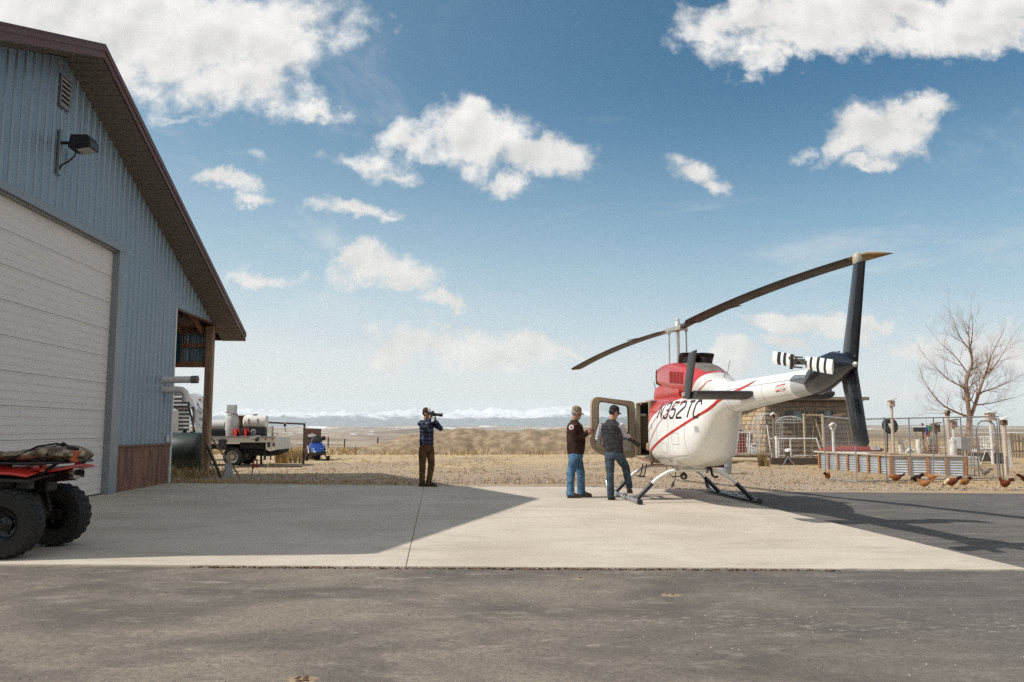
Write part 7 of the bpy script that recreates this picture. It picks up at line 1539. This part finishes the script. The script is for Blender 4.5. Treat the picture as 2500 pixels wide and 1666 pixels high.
for i, x in enumerate((.05, .42)):
    hr = load('hose_reel', ('red hose reel beside the drum', 'red hose reel beside the tool chest')[i], 'hose reel', (x, .2, 1.04)); mb = MB(); mb.lathe([(.05, -.05), (.17, -.055), (.17, -.04), (.08, -.035), (.08, .035), (.17, .04), (.17, .055), (.05, .05)], 24, (0, 0, .20), (.75, .65, 0)); mb.build('reel', pm('reel_red', (.45, .03, .02), .45), hr, smooth=35); mb = MB(); mb.tube([(.2 * .0 + .12 * math.cos(a) * .65, -.12 * math.cos(a) * .75, .20 + .12 * math.sin(a)) for a in [k * .5 for k in range(26)]], .02, 6); mb.build('hose', M_RUB, hr, smooth=60)
l5 = load('brown_crate', 'rusty brown crate with ragged top behind the white tank', 'crate', (.22, .8, 1.04)); mb = MB(); mb.box((0, 0, .40), (.55, .5, .80)); mb.build('crate_body', pm('rusty_crate', (.20, .11, .055), .85, var=.35, scale=6, col2=(.34, .32, .30), mixlo=.45, mixhi=.6), l5); mb = MB(); mb.box((.05, 0, .83), (.8, .55, .05)); mb.build('lid', DB, l5)
l6 = load('jerrycan_rack', 'upright pale canister rack at the tail of the flatbed', 'rack', (1.36, .2, 1.10)); mb = MB(); mb.box((-.03, 0, .2), (.16, .2, .40)); mb.build('canister', M_TWHT, l6, bevel=.01); mb = MB(); mb.tube([(.10, -.1, 0), (.10, -.1, .40)], .015, 6); mb.tube([(.06, -.1, .02), (.08, -.1, .12), (.26, -.1, .12), (.28, -.1, .02)], .012, 6); mb.build('rack_bar', M_DKT, l6, smooth=60)
# hoist beam on a post
hs = thing('hoist_gantry', 'dark steel hoist beam on a post with a hanging hook', 'hoist', (-8.26, 33.0, 0)); mb = MB(); mb.bar((-1.75, 0, 1.65), (.03, 0, 1.58), .06, .07); mb.build('beam', M_DKT, hs); mb = MB(); mb.bar((0, 0, 0), (0, 0, 1.60), .07, .07); mb.build('post', M_DKT, hs); mb = MB(); mb.bar((-1.68, 0, 0), (-1.68, 0, 1.65), .07, .07); mb.build('post', M_DKT, hs); mb = MB(); mb.box((-.78, 0, 1.53), (.08, .06, .09)); mb.tube([(-.78, 0, 1.5), (-.77, 0, 1.40), (-.74, 0, 1.32), (-.72, 0, 1.27)], .014, 6); mb.build('hook', M_DARK, hs); mb = MB(); mb.box((-.76, 0, 1.62), (.08, .09, .06)); mb.build('trolley', pm('trolley_tan', (.35, .28, .18), .7), hs)
bp = thing('brown_cabinet', 'brown metal cabinet with a pale label behind the snowmobile', 'cabinet', (-9.15, 38.2, 0)); mb = MB(); mb.box((0, 0, .70), (.66, .4, 1.4)); mb.build('cabinet_body', pm('brown_enamel', (.11, .055, .038), .6, var=.2), bp, bevel=.015); mb = MB(); mb.box((.0, -.21, 1.08), (.36, .02, .11)); mb.box((.0, -.215, 1.15), (.14, .02, .05)); mb.build('label_plate', M_DUST, bp)
# snowmobile
sm = thing('snowmobile', 'blue and white snowmobile with black screen parked on the straw', 'snowmobile', (-8.75, 37.2, 0), R(18)); M_SBLUE = pm('snowmobile_blue', (.018, .05, .22), .25, coat=.4); M_SWH = pm('snowmobile_silver', (.20, .19, .18), .45, var=.5, scale=7, col2=(.55, .54, .52), mixlo=.5, mixhi=.56)
def sled(secs, n=24, e=3.):
    return [[Vector((w * math.copysign(abs(math.cos(t)) ** (2 / e), math.cos(t)), y, z + h * math.copysign(abs(math.sin(t)) ** (2 / e), math.sin(t)))) for t in [2 * math.pi * j / n for j in range(n)]] for y, z, w, h in secs]
mb = MB(); mb.loft(sled(((-.92, .30, .07, .04), (-.80, .32, .22, .09), (-.55, .36, .34, .14), (-.2, .40, .42, .20), (.2, .44, .40, .22), (.6, .46, .28, .18)))); mb.build('belly_pan', M_APL, sm, smooth=45)
mb = MB(); mb.loft(sled(((-.86, .36, .10, .04), (-.70, .42, .24, .09), (-.40, .52, .34, .13), (-.05, .63, .33, .17), (.30, .70, .24, .17), (.45, .68, .15, .12)), e=2.5)); mb.build('hood_panel', M_SBLUE, sm, smooth=45)
for s_ in (-1, 1): mb = MB(); mb.prism([(-.72, .34), (-.35, .60), (.25, .66), (.35, .42), (-.2, .30)], (s_ * .03, 0, 0), (s_ * .36, 0, 0), (0, 1, 0), (0, 0, 1)); mb.build('side_panel', M_SWH, sm, bevel=.01)
for x in (-.14, .14): mb = MB(); mb.ball((x, -.62, .50), (.08, .05, .035)); mb.build('headlamp', M_STEEL, sm, smooth=60)
mb = MB(); mb.loft([[Vector((w * math.cos(t), y, z + h * math.sin(t))) for t in [math.pi * j / 10 for j in range(11)]] for y, z, w, h in ((-.12, .80, .26, .06), (.02, .92, .24, .10), (.10, 1.02, .18, .06))]); mb.build('windscreen', M_APL, sm, smooth=50)
mb = MB(); mb.tube([(-.38, .12, .98), (-.2, .1, .94), (.2, .1, .94), (.38, .12, .98)], .03, 8); mb.build('handlebar', M_APL, sm, smooth=50)
mb = MB(); mb.ball((.30, .14, .97), (.12, .10, .10)); mb.build('mirror_bag', M_APL, sm, smooth=60); mb = MB(); mb.box((0, .95, .62), (.36, 1.1, .18)); mb.build('seat', M_APL, sm, bevel=.06, seg=3); mb = MB(); mb.box((0, .8, .22), (.40, 1.9, .36)); mb.build('track', M_RUB, sm, bevel=.12, seg=4)
for x in (-.46, .46): mb = MB(); mb.prism([(-.75, .02), (.35, .02), (.35, .05), (-.6, .06), (-.85, .20), (-.95, .22)], (.12, 0, 0), (x - .06, 0, 0), (0, 1, 0), (0, 0, 1)); mb.build('ski', M_APL, sm, bevel=.008); mb = MB(); mb.bar((x, -.2, .08), (x * .55, -.25, .42), .04, .05); mb.build('ski_leg', M_AMET, sm)
# yard hydrant, paddle, planks, pipe
hy = thing('yard_hydrant', 'rusty red yard hydrant on a thin standpipe in the shadow', 'hydrant', (-7.08, 22.7, 0)); mb = MB(); mb.tube([(0, 0, 0), (.02, 0, .38)], .022, 8); mb.build('standpipe', M_GALV, hy, smooth=50); M_HYD = pm('hydrant_red', (.23, .045, .022), .6, var=.3, scale=14); mb = MB(); mb.tube([(.02, 0, .32), (.035, 0, .5), (.045, 0, .54), (.10, 0, .56), (.13, 0, .54), (.13, 0, .44), (.13, 0, .38)], [.028, .026, .024, .024, .024, .024, .028], 8); mb.build('head', M_HYD, hy, smooth=50); mb = MB(); mb.bar((.03, 0, .37), (.22, 0, .37), .05, .05); mb.build('lever', M_HYD, hy, bevel=.01)
mb = MB(); mb.prism(rounded([(-.10, 0), (-.14, .38), (-.04, .46), (.06, .38), (.13, .15), (.12, 0)], .08, 5), (.0, .02, 0), (-8.15, 24.0, -.02)); tag(mb.build('pale_paddle_board', pm('pale_grey_board', (.42, .43, .47), .7)), 'pale grey rounded board standing in the grass by the planks', 'board')
for i, (p, q_, w, m, lab) in enumerate((((-8.95, 24.35, 1.0), (-8.17, 23.55, .0), .06, M_OLD, 'longest pale plank leaning on the porch post'), ((-8.93, 24.3, .78), (-8.32, 23.5, .0), .05, M_OLD, 'short pale plank leaning lowest on the porch post'), ((-9.0, 24.75, 1.15), (-8.25, 25.2, .0), .05, M_OLD, 'grey pole leaning behind the porch post'), ((-8.94, 24.38, .86), (-8.24, 23.62, .02), .07, M_DKT, 'dark plank sandwiched between the two pale planks'))):
    mb = MB(); mb.bar(p, q_, .03, w); tag(mb.build('leaning_plank', m), lab, 'plank', 'planks leaning on the porch post')
mb = MB(); mb.tube([(-10.2, 29.9, .03), (-9.0, 30.0, .035), (-7.6, 30.2, .03)], .025, 8); tag(mb.build('iron_pipe', M_DKT, smooth=50), 'long dark iron pipe lying on the gravel behind the hydrant', 'pipe')
mb = MB(); mb.ball((-10.15, 24.7, .04), (.09, .06, .06)); tag(mb.build('pale_stone', M_DUST, smooth=50), 'pale stone at the foot of the hangar corner', 'stone')
mb = MB(); mb.box((-7.9, 21.6, .03), (.55, .10, .03), Matrix.Rotation(R(5), 3, 'Z')); tag(mb.build('yellow_board', pm('yellow_board', (.42, .27, .04), .8, var=.4, scale=9)), 'short yellow board in the grass at the slab edge', 'board')
straw('dry_grass_clump', 'tall golden dry grass clump between the truck and snowmobile', (-9.35, 33.9, 0), 420, 1.75, .45, .6, 8, pm('golden_grass', (.52, .36, .15), .9, var=.3, scale=2)); straw('dry_grass_clump', 'shorter golden grass clump beside the snowmobile ski', (-8.80, 34.0, 0), 230, 1.45, .32, .6, 18, MATS['golden_grass'])
# fence along the drop to the valley
fc_ = thing('wire_fence', 'sparse wire fence of thin posts along the edge of the field', 'fence', (0, 0, 0)); FP = [(-16.5, 60.5), (-13.0, 58.7), (-11.7, 58.0), (-9.1, 56.2), (-6.8, 56.5)]
for i, (x, y) in enumerate(FP): mb = MB(); h = .95 + .12 * (i % 2); mb.tube([(x, y, -.9), (x + .02, y, h - .25)], .05, 6); mb.build('post', M_DKT, fc_)
for z in (.2, .45):
    for a, b in zip(FP, FP[1:]): mb = MB(); mb.tube([(a[0], a[1], z), ((a[0] + b[0]) / 2, (a[1] + b[1]) / 2, z - .04), (b[0], b[1], z)], .008, 4); mb.build('wire', M_GALV, fc_)
# dry grass and pebbles over the field
g = random.Random(33); mb = MB()
def tuft(x, y, z, h, n, w=.006):
    for _ in range(n):
        a = g.uniform(0, 6.28); l = h * g.uniform(.2, .9); hh = h * g.uniform(.4, 1); s = Vector((w * g.uniform(.7, 1.3), 0, 0)); b = Vector((x + g.uniform(-.06, .06), y + g.uniform(-.06, .06), z)); e = b + Vector((math.cos(a) * l, math.sin(a) * l, hh)); m_ = b.lerp(e, .55) + Vector((0, 0, hh * .15)); mb.mi = g.randrange(3); mb.add([b - s, b + s, m_ + s, m_ - s, e], [(0, 1, 2, 3), (3, 2, 4)])
for _ in range(5200):
    y = 21.0 + 27 * g.random() ** 1.3; x = g.uniform(-.55, .62) * y + g.uniform(-1, 1)
    if fbm(x / 2.6, y / 2.6, 5.) + g.uniform(-.35, .35) < .02 - (y - 30) * .012: continue
    if x > 8.4 and y > 30: continue
    tuft(x, y, 0, g.uniform(.03, .11), 7, .004)
for _ in range(1500): y = g.uniform(44, 57); x = g.uniform(-22, -2) if g.random() < .5 else g.uniform(-24, 8); tuft(x, y, hills(x, y) - .01, g.uniform(.15, .5), 7, .012)
for _ in range(260): x = g.uniform(-9.3, -2.5); tuft(x, 21.3 - .1 * (x + 8.6) + abs(g.gauss(0, .6)), 0, g.uniform(.03, .10 if x > -8 else .2), 6, .005)
for _ in range(240): tuft(g.uniform(-11.5, -8.6), g.uniform(23.2, 25.6), 0, g.uniform(.15, .4), 8, .006)
tag(mb.build('dry_grass', [pm('dead_grass_pale', (.56, .45, .27), .95, var=.2), pm('dead_grass_gold', (.46, .32, .13), .95, var=.2), pm('dead_grass_brown', (.25, .17, .10), .95, var=.2)], fix=False), 'short dead grass scattered over the gravel field', 'grass', kind='stuff')
mb = MB()
for _ in range(9000):
    y = 18.9 + 16 * g.random() ** 1.8; x = g.uniform(-.5, .66) * y
    if y < 21.5 and x < 1.5: y += 2.2
    if x > 4 and y < 18.9 - .103 * (x - 4): continue
    if y < 19.7 - (x - 1.7) * .36 and x < 4.1: continue
    s = g.uniform(.010, .030); mb.mi = g.randrange(3); c = Vector((x, y, s * .3)); mb.add([c + Vector((s * g.uniform(.7, 1.3), 0, 0)), c + Vector((-s * .5, s * .8, 0)), c + Vector((-s * .5, -s * .8, 0)), c + Vector((0, 0, s * .8)), c - Vector((0, 0, s * .5))], [(0, 1, 3), (1, 2, 3), (2, 0, 3), (1, 0, 4), (2, 1, 4), (0, 2, 4)])
tag(mb.build('gravel', [pm('gravel_pale', (.55, .49, .42), .9), pm('gravel_tan', (.40, .32, .24), .9), pm('gravel_dark', (.16, .13, .11), .9)], fix=False), 'loose gravel along the edge of the paving', 'gravel', kind='stuff')
# footprint of dried mud and crumbs of gravel on the asphalt
mb = MB()
for _ in range(500):
    y = g.uniform(3.2, 8.2); x = g.uniform(-.62, .62) * y; s = g.uniform(.003, .009); mb.mi = g.randrange(2); c = Vector((x, y, .006 + s * .2)); mb.add([c + Vector((s, 0, 0)), c + Vector((-s * .5, s * .8, 0)), c + Vector((-s * .5, -s * .8, 0)), c + Vector((0, 0, s * .8))], [(0, 1, 3), (1, 2, 3), (2, 0, 3)])
tag(mb.build('loose_grit', [MATS['gravel_pale'], MATS['gravel_dark']], fix=False), 'loose grit scattered on the asphalt', 'grit', kind='stuff')
M_MUD = pm('dried_mud', (.32, .235, .15), .95, var=.3, scale=30, col2=(.22, .15, .09)); M_MUDD = pm('damp_mud', (.12, .07, .04), .9)
def splat(label, x, y, r_, seed, dark=0):
    t = thing('dried_mud_patch', label, 'mud patch', (x, y, .006)); gg = random.Random(seed); mb = MB(); n = 22; P = [(r_ * gg.uniform(.7, 1.15) * math.cos(2 * math.pi * k / n) * 1.3, r_ * gg.uniform(.7, 1.15) * math.sin(2 * math.pi * k / n)) for k in range(n)]
    mb.add([(0, 0, .005)] + [(a * .5, b * .5, .005) for a, b in P] + [(a, b, .0005) for a, b in P], [(0, 1 + k, 1 + (k + 1) % n) for k in range(n)] + [(1 + k, 1 + n + k, 1 + n + (k + 1) % n, 1 + (k + 1) % n) for k in range(n)]); mb.build('mud_crust', M_MUD, t, smooth=60)
    for k in range(dark): a = gg.uniform(0, 6.28); d_ = r_ * gg.uniform(.15, .7); mb = MB(); mb.ball((d_ * math.cos(a), d_ * math.sin(a), .006), (r_ * gg.uniform(.12, .25), r_ * gg.uniform(.08, .16), .008), 8, 5); mb.build('mud_clod', M_MUDD, t, smooth=60)
splat('round dried mud paw mark low in the foreground asphalt', -1.16, 4.72, .075, 1, 7); splat('thin dried mud smear on the asphalt near the slab edge', 1.32, 7.05, .07, 2, 2); splat('small mud crumb mark at the bottom of the asphalt', .14, 4.42, .035, 3, 1); splat('thin mud smear nearest the slab edge left of middle', .62, 7.8, .05, 4, 2)
mb = MB()
for _ in range(700):
    x = g.uniform(-3.2, 3.2); y = 8.385 - .03 * (x + 1) - .03 + g.gauss(0, .02); s = g.uniform(.008, .022); mb.add([(x - s, y, .006), (x + s, y + g.uniform(-.01, .01), .006), (x + g.uniform(-.02, .02), y + g.uniform(-.02, .02), .006 + g.uniform(.005, .02))], [(0, 1, 2)])
tag(mb.build('edge_litter', M_MUDD, fix=False), 'dead leaves and grit caught along the slab edge', 'litter', kind='stuff')
# ================================================================== haze: the air of the valley
hz = MB(); hz.box((0, 4000, 400), (58000, 62000, 1000))
ho = hz.build('haze', [], None)
hm = bpy.data.materials.new('haze_air'); hm.use_nodes = True; hn = hm.node_tree; hn.nodes.clear()
o_ = N(hn, 'ShaderNodeOutputMaterial'); pv = N(hn, 'ShaderNodeVolumePrincipled'); pv.inputs['Color'].default_value = (.90, .97, 1, 1); pv.inputs['Density'].default_value = 4.2e-5; pv.inputs['Anisotropy'].default_value = .1
hn.links.new(pv.outputs[0], o_.inputs['Volume']); ho.data.materials.append(hm); tag(ho, kind='stuff')
